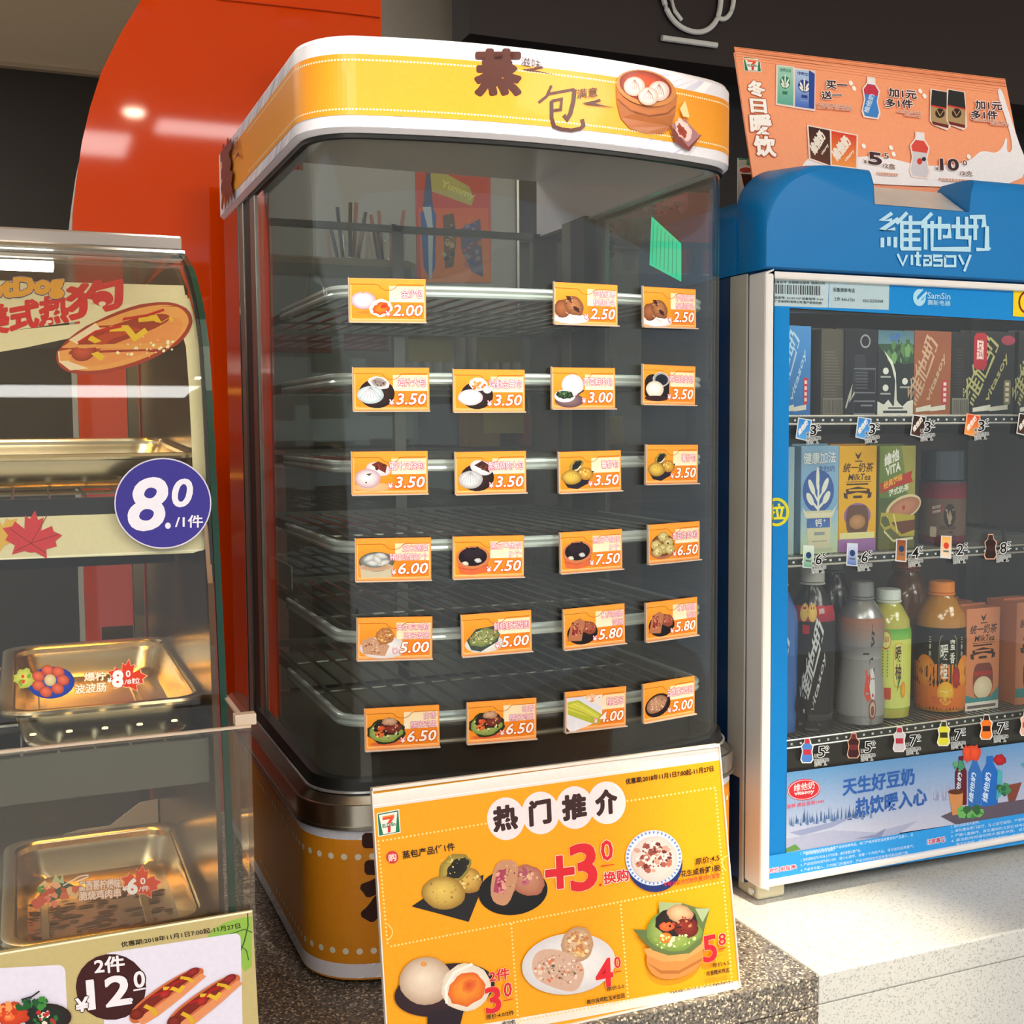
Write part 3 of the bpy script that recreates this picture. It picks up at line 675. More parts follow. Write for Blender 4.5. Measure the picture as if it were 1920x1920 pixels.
        p.poly([(2, 14), (36, 10), (112, 66), (112, 84), (94, 98), (4, 54)], '#b8bf3a'); p.poly([(4, 22), (34, 16), (104, 66), (96, 80), (4, 40)], '#d2d24c'); p.line([(4, 30), (50, 52), (100, 84)], 2, '#9ba02c'); p.line([(20, 20), (60, 44), (104, 76)], 1.6, '#e9e884'); p.poly([(0, 96), (12, 112), (0, 114)], '#4a2a2a')
    elif k == 'taro':
        p.el(50, 60, 48, 38, '#24140f', '#180c0a', -.35); p.el(46, 56, 40, 27, '#c79a7a', '#8c6248', -.45, .04, 2); p.specks(46, 56, 34, 22, 60, 2, ['#b8866a', '#dcb698', '#7c5440', '#e9cdb4'], 5)
CARDS = [
 ('custard', ['金沙包'], '2.00', (657, 525, 796, 603), 'split custard bun', 'top row left'),
 ('brown', ['手捏红枣', '核桃馒头'], '2.50', (1037, 535, 1154, 607), 'brown cookies', 'top row, middle'),
 ('brown', ['手捏红枣', '核桃馒头'], '2.50', (1202, 541, 1300, 614), 'brown cookies', 'top row right'),
 ('meat', ['鸡汁大包'], '3.50', (664, 692, 803, 768), 'white bun with grey meat filling', 'second row left'),
 ('corn', ['鸡肶金粟包'], '3.50', (851, 695, 980, 770), 'white bun with orange corn filling', 'second row'),
 ('greens', ['芥菜鲜肉包'], '3.00', (1034, 692, 1148, 764), 'white bun with green filling', 'second row'),
 ('black', ['老坛烧肉包'], '3.50', (1202, 686, 1298, 758), 'white bun on a black tray', 'second row right'),
 ('bbq', ['蜜汁叉烧包'], '3.50', (662, 847, 800, 925), 'white bun torn on dark red meat', 'third row left'),
 ('pepper', ['黑椒烧肉大包'], '3.50', (855, 848, 982, 923), 'pleated bun with dark brown filling', 'third row'),
 ('potato', ['薯仔包'], '3.50', (1047, 847, 1159, 920), 'yellow potato buns', 'third row, third'),
 ('potato', ['薯仔包'], '3.50', (1208, 835, 1303, 905), 'yellow potato buns', 'third row right'),
 ('dumpling', ['玉米蔬菜', '猪肉蒸饺5个'], '6.00', (670, 1009, 805, 1086), 'pale dumplings in a basket', 'fourth row left'),
 ('blackdump', ['黑皮墨鱼饺', '5个'], '7.50', (849, 1004, 980, 1082), 'black dumplings in an orange basket', 'fourth row, second'),
 ('blackdump', ['黑皮墨鱼饺', '5个'], '7.50', (1049, 991, 1162, 1073), 'black dumplings in an orange basket', 'fourth row, third'),
 ('siomai', ['香菇烧卖4粒'], '6.50', (1212, 979, 1307, 1053), 'speckled green-yellow dumplings', 'fourth row right'),
 ('rice', ['奥尔良鸡粒', '玉米饭团'], '5.00', (671, 1153, 809, 1237), 'pink rice ball on a white plate', 'fifth row left'),
 ('seaweed', ['鲜蚝虾米饭团'], '5.00', (866, 1145, 993, 1226), 'green speckled rice ball', 'fifth row'),
 ('sausage', ['秋风腊肠', '饭团'], '5.80', (1054, 1133, 1168, 1213), 'sausage rice rolls on a black plate', 'fifth row, third'),
 ('sausage', ['秋风腊肠', '饭团'], '5.80', (1206, 1119, 1304, 1200), 'sausage rice rolls on a black plate', 'fifth row right'),
 ('leafrice', ['古香', '糯米鸡盅'], '6.50', (686, 1322, 822, 1402), 'leaf bowl of rice and meat', 'bottom row left'),
 ('leafrice', ['古香', '糯米鸡盅'], '6.50', (877, 1308, 1001, 1390), 'leaf bowl of rice and meat', 'bottom row, second'),
 ('maize', ['糯玉米'], '4.00', (1057, 1287, 1170, 1368), 'yellow-green corn cob', 'bottom row'),
 ('taro', ['五香糯米饭团'], '5.00', (1203, 1268, 1297, 1350), 'tan oval rice ball on black', 'bottom row right'),
]
gl_loc = plan_loc(HG, .008)
rd = random.Random(11)
CW, CHT = .0672, .0372
M_CARD = mat('card_orange', '#f08c2c', .35, noise=.03)
for k, names, price, (x0, y0, x1, y1), desc, where in CARDS:
    s, z = gl_loc((x0+x1)/2, (y0+y1)/2); p, n = plan_at(s, .008, HG)
    c = V((p.x, p.y, z))+n*.0042; U = V((-n.y, n.x, 0)); tilt = (rd.random()-.5)*.035
    U2 = U*math.cos(tilt)+V((0, 0, 1))*math.sin(tilt); U2.normalize(); Wv = V((0, 0, 1)); Wv = (Wv-U2*Wv.dot(U2)).normalized(); N = n
    t = thing('price_card', f'orange {price} price card with {desc}, {where}', 'price card', c-Wv*CHT/2, 'price cards on the steamer glass')
    g = G(); g.obox(c-N*.0012, U2*(CW/2+.0006), Wv*(CHT/2+.0006), N*.0006); g.build('card', M_CARD, t, bevel=.0003)
    g = G(); g.obox(c-Wv*(CHT/2+.0012)+N*.0008, U2*(CW/2+.0008), Wv*.0006, N*.0022); g.obox(c-U2*(CW/2+.0010)+N*.0003, U2*.0004, Wv*(CHT/2+.001), N*.0016)
    g.obox(c-N*.0026, U2*.012, Wv*.010, N*.0009); g.build('clear_case', M_ACRE, t, bevel=.0003)
    q = local_pr(c-U2*CW/2-Wv*CHT/2-N*.0006, U2, Wv, CW, CHT, N, h0=.0001, step=.00002)
    A = 100*CW/CHT
    q.rect(0, 0, A, 100, '#f6ab62'); q.rrect(2.5, 9, A-2.5, 96, 6, '#ffc98e'); q.rrect(4, 10, A-4, 94, 5, '#f7941e')
    q.quad((4, 10), (A*.62, 10), (A*.62, 60), (4, 60), '#f9a332', '#f79321')
    one = len(names) == 1
    q.rect(A*.52, 16 if one else 12, A-4, 54, '#fbe3b4', '#fdeccb'); q.rect(A*.52, 54, A-4, 94, '#f58a1c')
    q.rect(0, 0, A, 12, '#f9a23a'); q.line([(2, 12.5), (A*.34, 12.5), (A*.38, 14), (A*.42, 22), (A*.47, 26), (A*.54, 26), (A*.59, 22), (A*.63, 14), (A*.67, 12.5), (A-3, 12.5)], 1.6, '#c96a14')
    q.push((4, 14), (A*.0052, 0), (0, .80)); food(q, k); q.pop()
    PK = '#d8457a'
    if one:
        w = min(A*.5, 17*len(names[0])); q.tb(names[0], A-7-w, 44, A-7, 44, 21, '#fff4f0', b=.004, ol=PK, ow=.06, res=1, n8=4)
    else:
        for i, tt in enumerate(names):
            w = min(A*.52, 16*len(tt)); q.tb(tt, A-6-w, 32+21*i, A-6, 32+21*i, 17, '#fff4f0', b=.003, ol=PK, ow=.06, res=1, n8=4)
    q.tb(price, A*.56, 87, A-7, 87, 27, '#fff8ee', b=.02, sh=.2, ol='#d6551e', ow=.08, res=2, n8=6)
    q.tb('¥', A*.47, 88, A*.53, 88, 13, '#fff2ea', b=.02, ol='#d8457a', ow=.12, res=1, n8=4)
    q.mesh('printed_face', t, M_PRINT)
# ================================================================== the hot food case on the left
XR = .140
PROF = [(1.22, .163), (1.16, .162), (1.09, .153), (1.05, .139), (1.026, .1266), (.998, .105), (.981, .0875), (.966, .065), (.9565, .03), (.952, .005), (.9495, -.01), (.945, -.04), (.9405, -.07), (.933, -.12), (.926, -.17), (.919, -.22), (.909, -.30), (.898, -.40), (.889, -.50)]
_pl = [0]
for a, b in zip(PROF, PROF[1:]): _pl.append(_pl[-1]+math.hypot(a[0]-b[0], a[1]-b[1]))
def prof_at(t):
    t = max(0, min(_pl[-1]-1e-6, t)); i = max(k for k in range(len(_pl)) if _pl[k] <= t); i = min(i, len(PROF)-2)
    q = (t-_pl[i])/(_pl[i+1]-_pl[i]); a, b = PROF[i], PROF[i+1]
    d = V((0, b[0]-a[0], b[1]-a[1])).normalized(); n = V((0, d.z, -d.y))
    if n.y > 0: n = -n
    return V((0, a[0]+(b[0]-a[0])*q, a[1]+(b[1]-a[1])*q)), n
def case_loc(px, py):
    r = ray(px, py); q = r.z/r.y
    def fn(t): p, _ = prof_at(t); return p.z/p.y-q
    t = bis(fn, .05, _pl[-1]-.001); p, _ = prof_at(t); return r.x/r.y*p.y, t
def case_surf(a, t, h): p, n = prof_at(t); return V((a, p.y, p.z))+n*h
hc = thing('hot_food_case', 'curved-glass hot food case with steel trays at the left of the steamer', 'display case', (-.1, 1.15, ZC))
XL = -.46
def prof_sheet(g, x0, x1, d0, d1, i0=0, i1=None):
    pts = PROF[i0:i1]; ts = _pl[i0:i1]
    o = [case_surf(x0, t, -d0) for t in ts]; i = [case_surf(x0, t, -d1) for t in ts]
    ring0 = o+i[::-1]; ring1 = [p+V((x1-x0, 0, 0)) for p in ring0]
    g.loft([ring0, ring1], True, False)
    n = len(ts)
    for rg in (ring0, ring1): g.add(rg, [(k, k+1, 2*n-2-k, 2*n-1-k) for k in range(n-1)])
    return g
prof_sheet(G(), XL, XR-.0045, 0, .004).build('curved_glass', M_GLASS2, hc, smooth=True)
prof_sheet(G(), XR-.0040, XR+.001, -.0004, .0048).build('glass_edge', M_GLASSE, hc)
prof_sheet(G(), XR-.0068, XR-.0046, -.0007, .003, 3, 14).build('black_edge_trim', M_BLACK, hc)
# right side wall, bottom and top of the case
sd = [(1.455, -.50), (1.455, .158), (1.16, .150), (1.09, .143), (1.035, .118), (.998, .078), (.975, .03), (.955, -.04), (.930, -.12), (.916, -.30), (.908, -.50)]
M_CASE = mat('case_side', '#6d5541', .2, .75, .15, 5)
G().prism([(XR-.006, y, z) for y, z in sd], (-.004, 0, 0)).build('side_wall', M_CASE, hc)
G().box(XL, XR-.001, 1.10, 1.46, .1585, .172).build('top_panel', mat('top_panel', '#b5aaa0', .2, .5), hc, bevel=.002)
G().tube([(XL, 1.094, .1555), (XR, 1.094, .1555)], .003, 8).build('top_rail', M_STEEL, hc, smooth=True)
G().box(XL, XR-.008, .905, 1.45, -.513, -.455).build('base_tray_housing', M_STEELD, hc)
for x in (XR-.024, -.105): G().box(x, x+.012, 1.44, 1.454, -.45, .158).build('rear_post', M_STEELD, hc)
G().box(XL, XR-.012, 1.44, 1.45, -.455, -.36).build('rear_panel', mat('case_rear', '#4d463d', .35, .5), hc)
G().box(.079, XR-.026, 1.437, 1.4395, -.37, -.23).build('rear_bracket', mat('bracket_brown', '#4e4234', .4, .4), hc)
# tube lamps under the top and above each level
M_TUBE = emis('cold_tube', '#eef4ff', 5.5)
M_WARM = emis('warm_tube', '#ffb84a', 34)
lh = thing('lamp_bar', 'bright lamp at the top left inside the hot food case', 'light', (-.25, 1.12, .14))
G().box(XL+.03, onY(100, 500, 1.10).x, 1.085, 1.115, .137, .1425).build('tube', emis('top_lamp', '#fff6e8', 14), lh)
for z, yy in ((.084, 1.20), (-.115, 1.13), (-.272, 1.09)):
    lh = thing('warming_lamp', {.084: 'warm lamp bar above the top steel tray', -.115: 'warm lamp bar above the middle steel tray', -.272: 'warm lamp bar above the bottom steel tray'}[z], 'light', (-.1, yy, z))
    G().box(-.03, .075, yy, yy+.012, z, z+.004).build('tube', M_WARM, lh)
    G().box(XL+.02, XR-.013, yy-.006, yy+.018, z+.0045, z+.012).box(XL+.02, XR-.013, yy-.009, yy-.0062, z-.008, z+.012).build('housing', M_DARKM, lh)
# racks that carry the trays
for zf, zb, lab in ((-.052, -.047, 'top'), (-.251, -.251, 'middle')):
    r = G().box(XL, XR-.013, .948, .955, zf-.013, zf).build('rack_rail', M_DARKM, hc)
    for k in range(5): G().tube([(XL, 1.0+k*.09, zf-.004+(zb-zf)*k/5), (XR-.013, 1.0+k*.09, zf-.004+(zb-zf)*k/5)], .002, 6).build('rack_bar', M_CHROME, r)
    for k in range(22): G().tube([(XL+.02+k*.027, .956, zf-.002), (XL+.02+k*.027, 1.40, zb-.002)], .0012, 5).build('rack_wire', M_CHROME, r)
for k, (px, py) in enumerate(((62, 1378), (130, 1372), (197, 1366), (262, 1359), (327, 1352))):
    p = onY(px, py, .9475); G().lathe([(.0025, 0), (.0022, .001)], (p.x, .9475, p.z), 10).build('indicator_lamp', emis('led_warm', '#ffe0a0', 2) if k == 0 else MATS['led_warm'], hc)
p0 = onY(0, 1425, .935); p1 = onY(385, 1372, .935); p2 = onY(0, 1510, .935)
g = G().box(XL, XR-.012, .935, .939, (p0.z+p2.z)/2-.018, p0.z); g.build('lower_front_panel', mat('smoked_panel', '#6b6a62', .25, .6), hc)
for i, pts in enumerate([[(88, 1574), (150, 1556), (206, 1548), (262, 1505), (296, 1498), (297, 1545), (120, 1592)]]):
    q = [onY(a, b, 1.36) for a, b in pts]; tag(G().prism(q, (0, .001, 0)).build('receipt_paper', mat('paper', '#e8ddcf', .8)), 'white receipt paper lying behind the bottom tray of the case', 'paper')

def tray(name, label, zf, zb, yf, yb, xl, xr, dep, zt):
    """a deep rolled-rim steel pan"""
    t = thing(name, label, 'tray', ((xl+xr)/2, (yf+yb)/2, min(zf, zb)-dep), 'steel food trays')
    def ring(ins, dz, r):
        x0, x1, y0, y1 = xl+ins, xr-ins, yf+ins, yb-ins; pts = []
        for cx, cy, a in ((x1-r, y0+r, -90), (x1-r, y1-r, 0), (x0+r, y1-r, 90), (x0+r, y0+r, 180)):
            for i in range(9):
                aa = math.radians(a+90*i/8); x = cx+r*math.cos(aa); y = cy+r*math.sin(aa); pts.append(V((x, y, zf+(zb-zf)*(y-yf)/(yb-yf)+dz)))
        return pts
    g = G()
    outer = [ring(.0006, -.0045, .026), ring(0, -.0025, .026), ring(.001, -.0004, .026), ring(.003, 0, .025), ring(.010, -.0008, .022), ring(.0115, -.003, .022)]
    inner = outer+[ring(.014, -dep*.35, .022), ring(.017, -dep*.8, .022), ring(.020, -dep*.95, .022), ring(.026, -dep, .02)]
    g.loft(inner, True, False); b = inner[-1]; g.add(b, [tuple(range(len(b)))])
    g.build('pan', M_TRAY, t, smooth=True)
    g = G(); o2 = [ring(.0125, -.003, .022), ring(.0130, -dep*.35, .022), ring(.0160, -dep*.8, .022), ring(.019, -dep*.97, .022), ring(.025, -dep-.0012, .02)]
    g.loft(o2, True, False); b = o2[-1]; g.add(b, [tuple(range(len(b)))]); g.build('outer_skin', M_TRAY, t, smooth=True)
    g = G(); r = [p for p in ring(.0022, -.0018, .025)]; g.tube(r, .0017, 6, closed=True); g.build('rolled_rim', M_TRAY, t, smooth=True)
    if zt:
        for x in (xl+.034, xr-.045):
            g = G(); z0 = min(zf, zb)-dep; g.obox((x, (yf+yb)/2, z0+.0012), (.0035, 0, 0), (0, (yb-yf)/2-.045, 0), (0, 0, .0012)); g.build('pressed_rib', M_TRAY, t, bevel=.0008)
    return t
tray('steel_tray', 'empty shallow steel tray on the top rack of the hot food case', -.0186, -.008, .955, 1.22, -.20, .137, .026, False)
tray('steel_tray', 'middle steel tray glowing golden under the warm lamp', -.2145, -.2145, .957, 1.262, -.024, .1365, .034, True)
t3 = tray('steel_tray', 'bottom steel tray with brown crumbs, behind the tan sign', -.393, -.393, .948, 1.205, -.029, .134, .036, True)
g = G(); rd = random.Random(3)
for i in range(260):
    x = -.01+rd.random()*.12; y = .97+rd.random()**1.6*.17; z = -.4285+rd.random()*.0006; r = .0008+rd.random()*.0026; a = rd.random()*.5-.25
    pts = [V((x+math.cos(q*1.0472+a)*r*2.6, y+math.sin(q*1.0472+a)*r*.6, z)) for q in range(6)]
    g.loft([pts, [p*.0+V((x, y, z+.001))+(p-V((x, y, z)))*.5 for p in pts]], True, True)
o = g.build('crumbs', mat('crumb_brown', '#5d3a18', .8)); tag(o, 'dark brown crumbs and drips on the floor of the bottom tray', 'crumbs'); o['kind'] = 'stuff'

# hot dog poster frame stuck inside the curved glass
def hotdog(p, flip=False):
    """100 x 60 box"""
    p.poly([(2, 40), (10, 28), (30, 14), (54, 4), (76, 0), (92, 4), (99, 14), (98, 26), (84, 42), (60, 54), (32, 60), (12, 58), (3, 50)], '#a83426', 0, 1)
    p.poly([(4, 40), (12, 29), (31, 16), (55, 6.5), (76, 3), (90, 6), (96.5, 15), (95, 25), (82, 40), (59, 51), (32, 57), (13, 55), (5, 48)], '#f0a254', 0, 1)
    p.poly([(8, 44), (30, 26), (60, 14), (86, 12), (94, 20), (86, 36), (60, 46), (34, 53), (16, 52)], '#ee9450', 0, 1)
    p.poly([(4, 40), (12, 29), (30, 17), (34, 22), (20, 34), (12, 48), (26, 54), (13, 55), (5, 48)], '#f7d9b0')
    p.poly([(12, 38), (22, 28), (46, 16), (74, 10), (84, 12), (80, 20), (60, 28), (36, 36), (28, 46), (18, 48)], '#a3351f', 0, 1)
    p.el(22, 40, 9, 8, '#d9553a', '#93301c', -.5); p.poly([(26, 30), (50, 20), (66, 16), (62, 24), (42, 30), (34, 36)], '#c04527')
    p.line([(26, 28), (32, 32), (30, 42), (36, 47)], 4.4, '#f0bf2c'); p.line([(40, 22), (52, 22), (58, 30), (66, 24)], 4.4, '#f3c431'); p.line([(60, 15), (72, 14), (76, 20), (84, 15)], 4, '#eebc2e')
    p.line([(18, 32), (30, 24), (48, 20), (50, 14), (66, 12), (78, 8)], 2, '#c8201a')
    p.specks(66, 38, 24, 9, 26, 1.1, ['#fff0c4', '#ffe7ae'], 4)
cr = '#ecdcae'
pr = Pr(case_loc, case_surf, h0=-.0068, step=.00002)
def cquad(a, b, c, d, col, nu=2, nv=8): pr.quad(a, b, c, d, col, None, nu, nv)
cquad((-60, 510), (345, 522), (352, 560), (-60, 620), cr)
cquad((-60, 618), (180, 592), (150, 620), (-60, 664), cr)
cquad((150, 560), (352, 540), (360, 590), (150, 625), cr)
cquad((326, 560), (356, 545), (381, 640), (350, 640), cr)
for y0, y1, a0, a1, b0, b1 in ((640, 720, 350, 381, 356, 389), (720, 820, 356, 389, 361, 396), (820, 945, 361, 396, 366, 402)): cquad((a0, y0), (a1, y0), (b1, y1), (b0, y1), cr)
cquad((-60, 951), (366, 940), (366, 1036), (-60, 1051), cr, 4, 5)
pr.poly([(362, 940), (402, 940), (403, 1010), (384, 1030), (362, 1036)], cr)
pr.line([(-60, 1050), (382, 1030)], 3, '#fff6d8')
f1 = '#d92a30'
pr.tx('美式热', (-38, 622), (128, 592), (-38, 566), f1, b=.045)
pr.tx('狗', (128, 588), (232, 562), (124, 528), f1, b=.05)
pr.el(193, 547, 20, 15, '#d92a30'); pr.el(192, 557, 7, 5, '#f6dcc0'); pr.el(92, 592, 6, 4, '#f6dcc0')
pr.tx('HotDog', (-62, 560), (118, 544), (-62, 516), '#f0a93a', b=.07, ol='#2f3a8c', ow=.10)
pr.push((100, 558), (2.68, -.10), (-.05, 2.42)); hotdog(pr); pr.pop()
lf = [(0, -50), (8, -32), (18, -38), (16, -12), (36, -24), (40, -14), (58, -8), (46, 4), (50, 14), (30, 22), (34, 40), (10, 30), (2, 32), (-2, 32), (-10, 30), (-34, 40), (-30, 22), (-50, 14), (-46, 4), (-58, -8), (-40, -14), (-36, -24), (-16, -12), (-18, -38), (-8, -32)]
def leaf(p, cx, cy, s, col, rot=0, ol=None):
    ca, sa = math.cos(rot), math.sin(rot)
    T = lambda k: [(cx+(x*ca-y*sa)*s*k, cy+(x*sa+y*ca)*s*k) for x, y in lf]
    if ol: p.poly(T(1.08), ol)
    p.poly(T(1), col)
leaf(pr, 0, 1000, .75, '#e9b548', -.6); leaf(pr, 60, 1004, .98, '#d8343a', .12)
for a in ((90, 962), (112, 1000), (18, 990), (30, 1032), (86, 1036)): pr.line([(58, 1018), a], 1.4, '#8c1f26')
pr.mesh('poster_print', hc, M_PRMATT)
# blue price disc on the outside
pd = thing('price_disc', 'round purple-blue price sticker reading 8.0 on the curved case glass', 'price sticker', case_surf(.1, case_loc(305, 944)[1], .001)-V((0, 0, .04)))
pr = Pr(case_loc, case_surf, h0=.0012, step=.00004)
for r, c in ((91, '#d8d3e4'), (88.5, '#3b3590')): pr.poly([(305+math.cos(i*.1309)*r, 944+math.sin(i*.1309)*r*.935) for i in range(48)], c)
pr.tx('8', (240, 994), (310, 994), (244, 897), '#eceaf6', b=.032, sh=.12); pr.tx('.', (309, 992), (320, 992), (309, 980), '#eceaf6', b=.02)
pr.tx('0', (322, 950), (359, 951), (324, 898), '#eceaf6', b=.03, sh=.12); pr.tx('/1件', (328, 990), (380, 989), (328, 967), '#eceaf6', b=.02)
pr.mesh('printed_disc', pd, M_PRMATT)
# two clear price stickers on the glass
def pst(label, fn):
    global pr
    t = thing('price_sticker', label, 'price sticker', (0.03, .9, -.25), 'clear price stickers on the case glass')
    pr = Pr(case_loc, case_surf, h0=.0008, step=.00004); fn(pr); pr.mesh('printed_film', t, M_PRMATT)
def s1(p):
    p.el(96, 1280, 44, 30, '#3f63c8', '#27429c', -.08); p.el(46, 1272, 20, 18, '#d8d870', '#a8b84c', 0, .15); p.specks(46, 1274, 12, 12, 8, 3, ['#e04a2c', '#7fa83c'], 2)
    for x, y in ((90, 1257), (109, 1260), (72, 1268), (72, 1285), (86, 1297), (108, 1291), (118, 1275)): p.el(x, y, 12, 10, '#e8765a', '#b34a38', .3)
    p.el(94, 1275, 11, 11, '#e9d9a4', '#c9b47c')
    p.tx('爆柠', (158, 1277), (198, 1275), (158, 1261), '#fff2d8', b=.03, ol='#c88a4c', ow=.1); p.tx('波波肠', (140, 1301), (199, 1296), (140, 1284), '#fff2d8', b=.03, ol='#c88a4c', ow=.1)
    leaf(p, 238, 1268, .62, '#e0402a', .1, '#eeb48c'); p.tx('8', (211, 1287), (229, 1287), (212, 1258), '#fff', b=.06); p.tx('0', (236, 1269), (244, 1269), (236, 1257), '#fff', b=.03)
    p.tx('¥', (201, 1280), (209, 1280), (201, 1271), '#fff', b=.03); p.tx('./8粒', (230, 1284), (262, 1281), (230, 1273), '#fbe8e0', b=.02)
pst('clear sticker reading 8.0 with a plate of round sausages, over the middle tray', s1)
def s2(p):
    p.poly([(56, 1700), (100, 1688), (150, 1672), (140, 1660), (90, 1640), (110, 1650), (60, 1690)], '#4b5a48'); p.specks(110, 1668, 46, 10, 26, 7, ['#e8956c', '#d96f4c', '#f0b486', '#c85a3c', '#e9c48c'], 5); p.specks(84, 1690, 24, 9, 12, 6, ['#e8856c', '#d45f4c'], 6)
    p.poly([(98, 1652), (104, 1638), (112, 1650), (118, 1638), (120, 1656)], '#b9c89a'); p.specks(78, 1668, 9, 7, 8, 4, ['#6fa04a', '#4f8438'], 7); p.line([(118, 1660), (150, 1642), (166, 1640)], 2.4, '#e4dfd4'); p.line([(144, 1652), (166, 1643)], 2, '#f3efe6')
    p.tx('墨西哥柠檬味', (148, 1670), (226, 1664), (148, 1652), '#f7dfcf', b=.03, ol='#b98a6c', ow=.1); p.tx('脆烧鸡肉串', (148, 1688), (226, 1681), (148, 1671), '#f7dfcf', b=.03, ol='#b98a6c', ow=.1)
    leaf(p, 264, 1654, .64, '#de4f2e', .1, '#eda07c'); p.tx('6', (239, 1675), (256, 1675), (240, 1647), '#fff', b=.06); p.tx('0', (263, 1657), (272, 1657), (263, 1645), '#fff', b=.03)
    p.tx('¥', (229, 1670), (238, 1670), (229, 1660), '#fff', b=.03); p.tx('./件', (257, 1671), (280, 1670), (257, 1660), '#fbe8e0', b=.02)
pst('clear sticker reading 6.0 with grilled skewers, over the bottom tray', s2)

# acrylic guard box in front of the case
YA = .826; XA = .1425
ab = thing('acrylic_guard', 'clear acrylic box guard standing in front of the hot food case', 'guard', (-.1, .85, ZC))
zt = -.2105
G().box(XL, XA-.003, YA, YA+.003, ZC+.001, zt).build('front_pane', M_ACR, ab)
G().box(XA-.003, XA, YA, .935, ZC+.001, zt).build('side_pane', M_ACR, ab)
g = G(); g.box(XL, XA-.003, YA-.0002, YA+.0032, zt, zt+.0016); g.box(XA-.0032, XA+.0002, YA-.0002, .935, zt, zt+.0016)
g.build('top_edge', M_ACRE, ab); G().box(XA-.0035, XA+.0004, YA-.0004, YA+.0026, ZC+.001, zt).build('corner_edge', M_ACR, ab)
c = onY(463, 1344, .83); G().box(c.x-.0085, c.x+.0065, .829, .838, c.z-.006, c.z+.002).build('corner_clip', M_ACRE, ab, bevel=.0006)

# tan promotional card in the guard
O = onY(473, 1707, .8225)
ts = thing('promo_card', 'tan promotional card with hot dogs and price 12.0, bottom left', 'sign', (-.1, .822, ZC))
G().box(XL, O.x, .8225, .8245, ZC+.002, O.z).build('card', mat('tan_card', '#a89463', .6), ts)
pr = plane_pr((0, .8225, 0), (1, 0, 0), (0, 0, 1), h0=.0002)
tan = '#c3b27c'
pr.quad((-40, 1795), (473, 1708), (487, 1960), (-40, 1960), tan); pr.quad((-40, 1793.5), (473, 1706.5), (473, 1710), (-40, 1797), '#fff3d2')
def rr(pts, r, col, n=5):
    out = []; m = len(pts)
    for i, p in enumerate(pts):
        a = V(pts[i-1])-V(p); b = V(pts[(i+1) % m])-V(p); a.normalize(); b.normalize(); p = V(p)
        for k in range(n+1):
            t = k/n; out.append(tuple((p+a*r)*(1-t)**2+p*2*t*(1-t)+(p+b*r)*t*t))
    pr.poly(out, col)
pr.poly([(472, 1718), (472, 1812), (458, 1822), (448, 1800), (444, 1776), (420, 1762), (386, 1760), (398, 1742), (420, 1730), (446, 1722)], '#8fb84c'); pr.line([(464, 1712), (465, 1735), (458, 1765), (448, 1790)], 2.4, '#2f5a26'); pr.line([(473, 1748), (458, 1742), (430, 1752)], 1.8, '#2f5a26'); pr.line([(450, 1772), (462, 1782), (466, 1800)], 1.8, '#2f5a26')
rr([(195, 1787), (451, 1748), (456, 1990), (195, 1990)], 14, '#e2def0'); rr([(-60, 1818), (122, 1808), (130, 1990), (-60, 1990)], 16, '#e2def0')
pr.tx('优惠期:2018年11月1日7:00起-11月27日', (228, 1776), (451, 1740), (226, 1766), '#33281c', b=.022)
pr.el(208, 1850, 66, 62, '#43161a', '#3a1216')
def t2(s, bl, br, tl, b): pr.tx(s, bl, br, tl, '#efeaf2', b=b, ol='#3a1216', ow=.09)
t2('2件', (178, 1826), (234, 1820), (176, 1796), .03); t2('12', (166, 1892), (246, 1880), (162, 1838), .04); t2('0', (252, 1852), (272, 1849), (250, 1822), .03)
pr.line([(250, 1856), (273, 1852)], 3, '#efeaf2'); t2('¥', (142, 1898), (166, 1893), (141, 1872), .04); t2('.', (243, 1877), (249, 1876), (243, 1871), .02)
def longdog(p):
    p.poly([(0, 62), (14, 46), (40, 26), (70, 8), (90, 2), (98, 10), (90, 24), (60, 48), (30, 70), (10, 84), (0, 78)], '#c8683c', 0, 1); p.poly([(8, 70), (30, 62), (66, 34), (92, 14), (98, 20), (70, 46), (36, 74), (16, 86)], '#e09060')
    p.poly([(2, 66), (14, 50), (44, 28), (74, 8), (88, 4), (90, 12), (70, 28), (44, 46), (24, 64), (10, 76)], '#7c2218', 0, 1); p.el(82, 10, 9, 6, '#a32a2a', '#6c1414', -.5); p.el(46, 40, 8, 6, '#c0302a', '#7a1a18', -.5); p.el(10, 66, 9, 9, '#8c2a1c', '#5e1810')
    p.line([(20, 54), (30, 62), (34, 72)], 6, '#d9ac28'); p.line([(44, 30), (56, 32), (64, 38), (70, 30)], 5.5, '#e0b42c'); p.line([(66, 16), (76, 20), (82, 26)], 5, '#dcae28'); p.line([(30, 40), (50, 34), (58, 24), (70, 20)], 2.6, '#b8161c')
pr.push((238, 1826), (1.50, -.2), (.05, 1.15)); longdog(pr); pr.pop(); pr.push((308, 1838), (1.48, -.2), (.05, 1.18)); longdog(pr); pr.pop()
pr.el(88, 1905, 46, 26, '#14332a', '#2a1418'); pr.el(20, 1900, 34, 22, '#e05028', '#b83418', 0, .15); pr.specks(20, 1895, 28, 16, 24, 5, ['#f07038', '#c83a1c', '#f59a58'], 3); pr.specks(60, 1880, 30, 12, 22, 6, ['#1f5a2c', '#3d8a3c', '#16302c'], 4); pr.specks(84, 1908, 22, 14, 20, 4, ['#b83030', '#f2e4d4', '#2c6a34'], 6); pr.line([(40, 1872), (60, 1866), (74, 1856)], 3, '#26242c')
pr.mesh('printed_card', ts, M_PRINT)
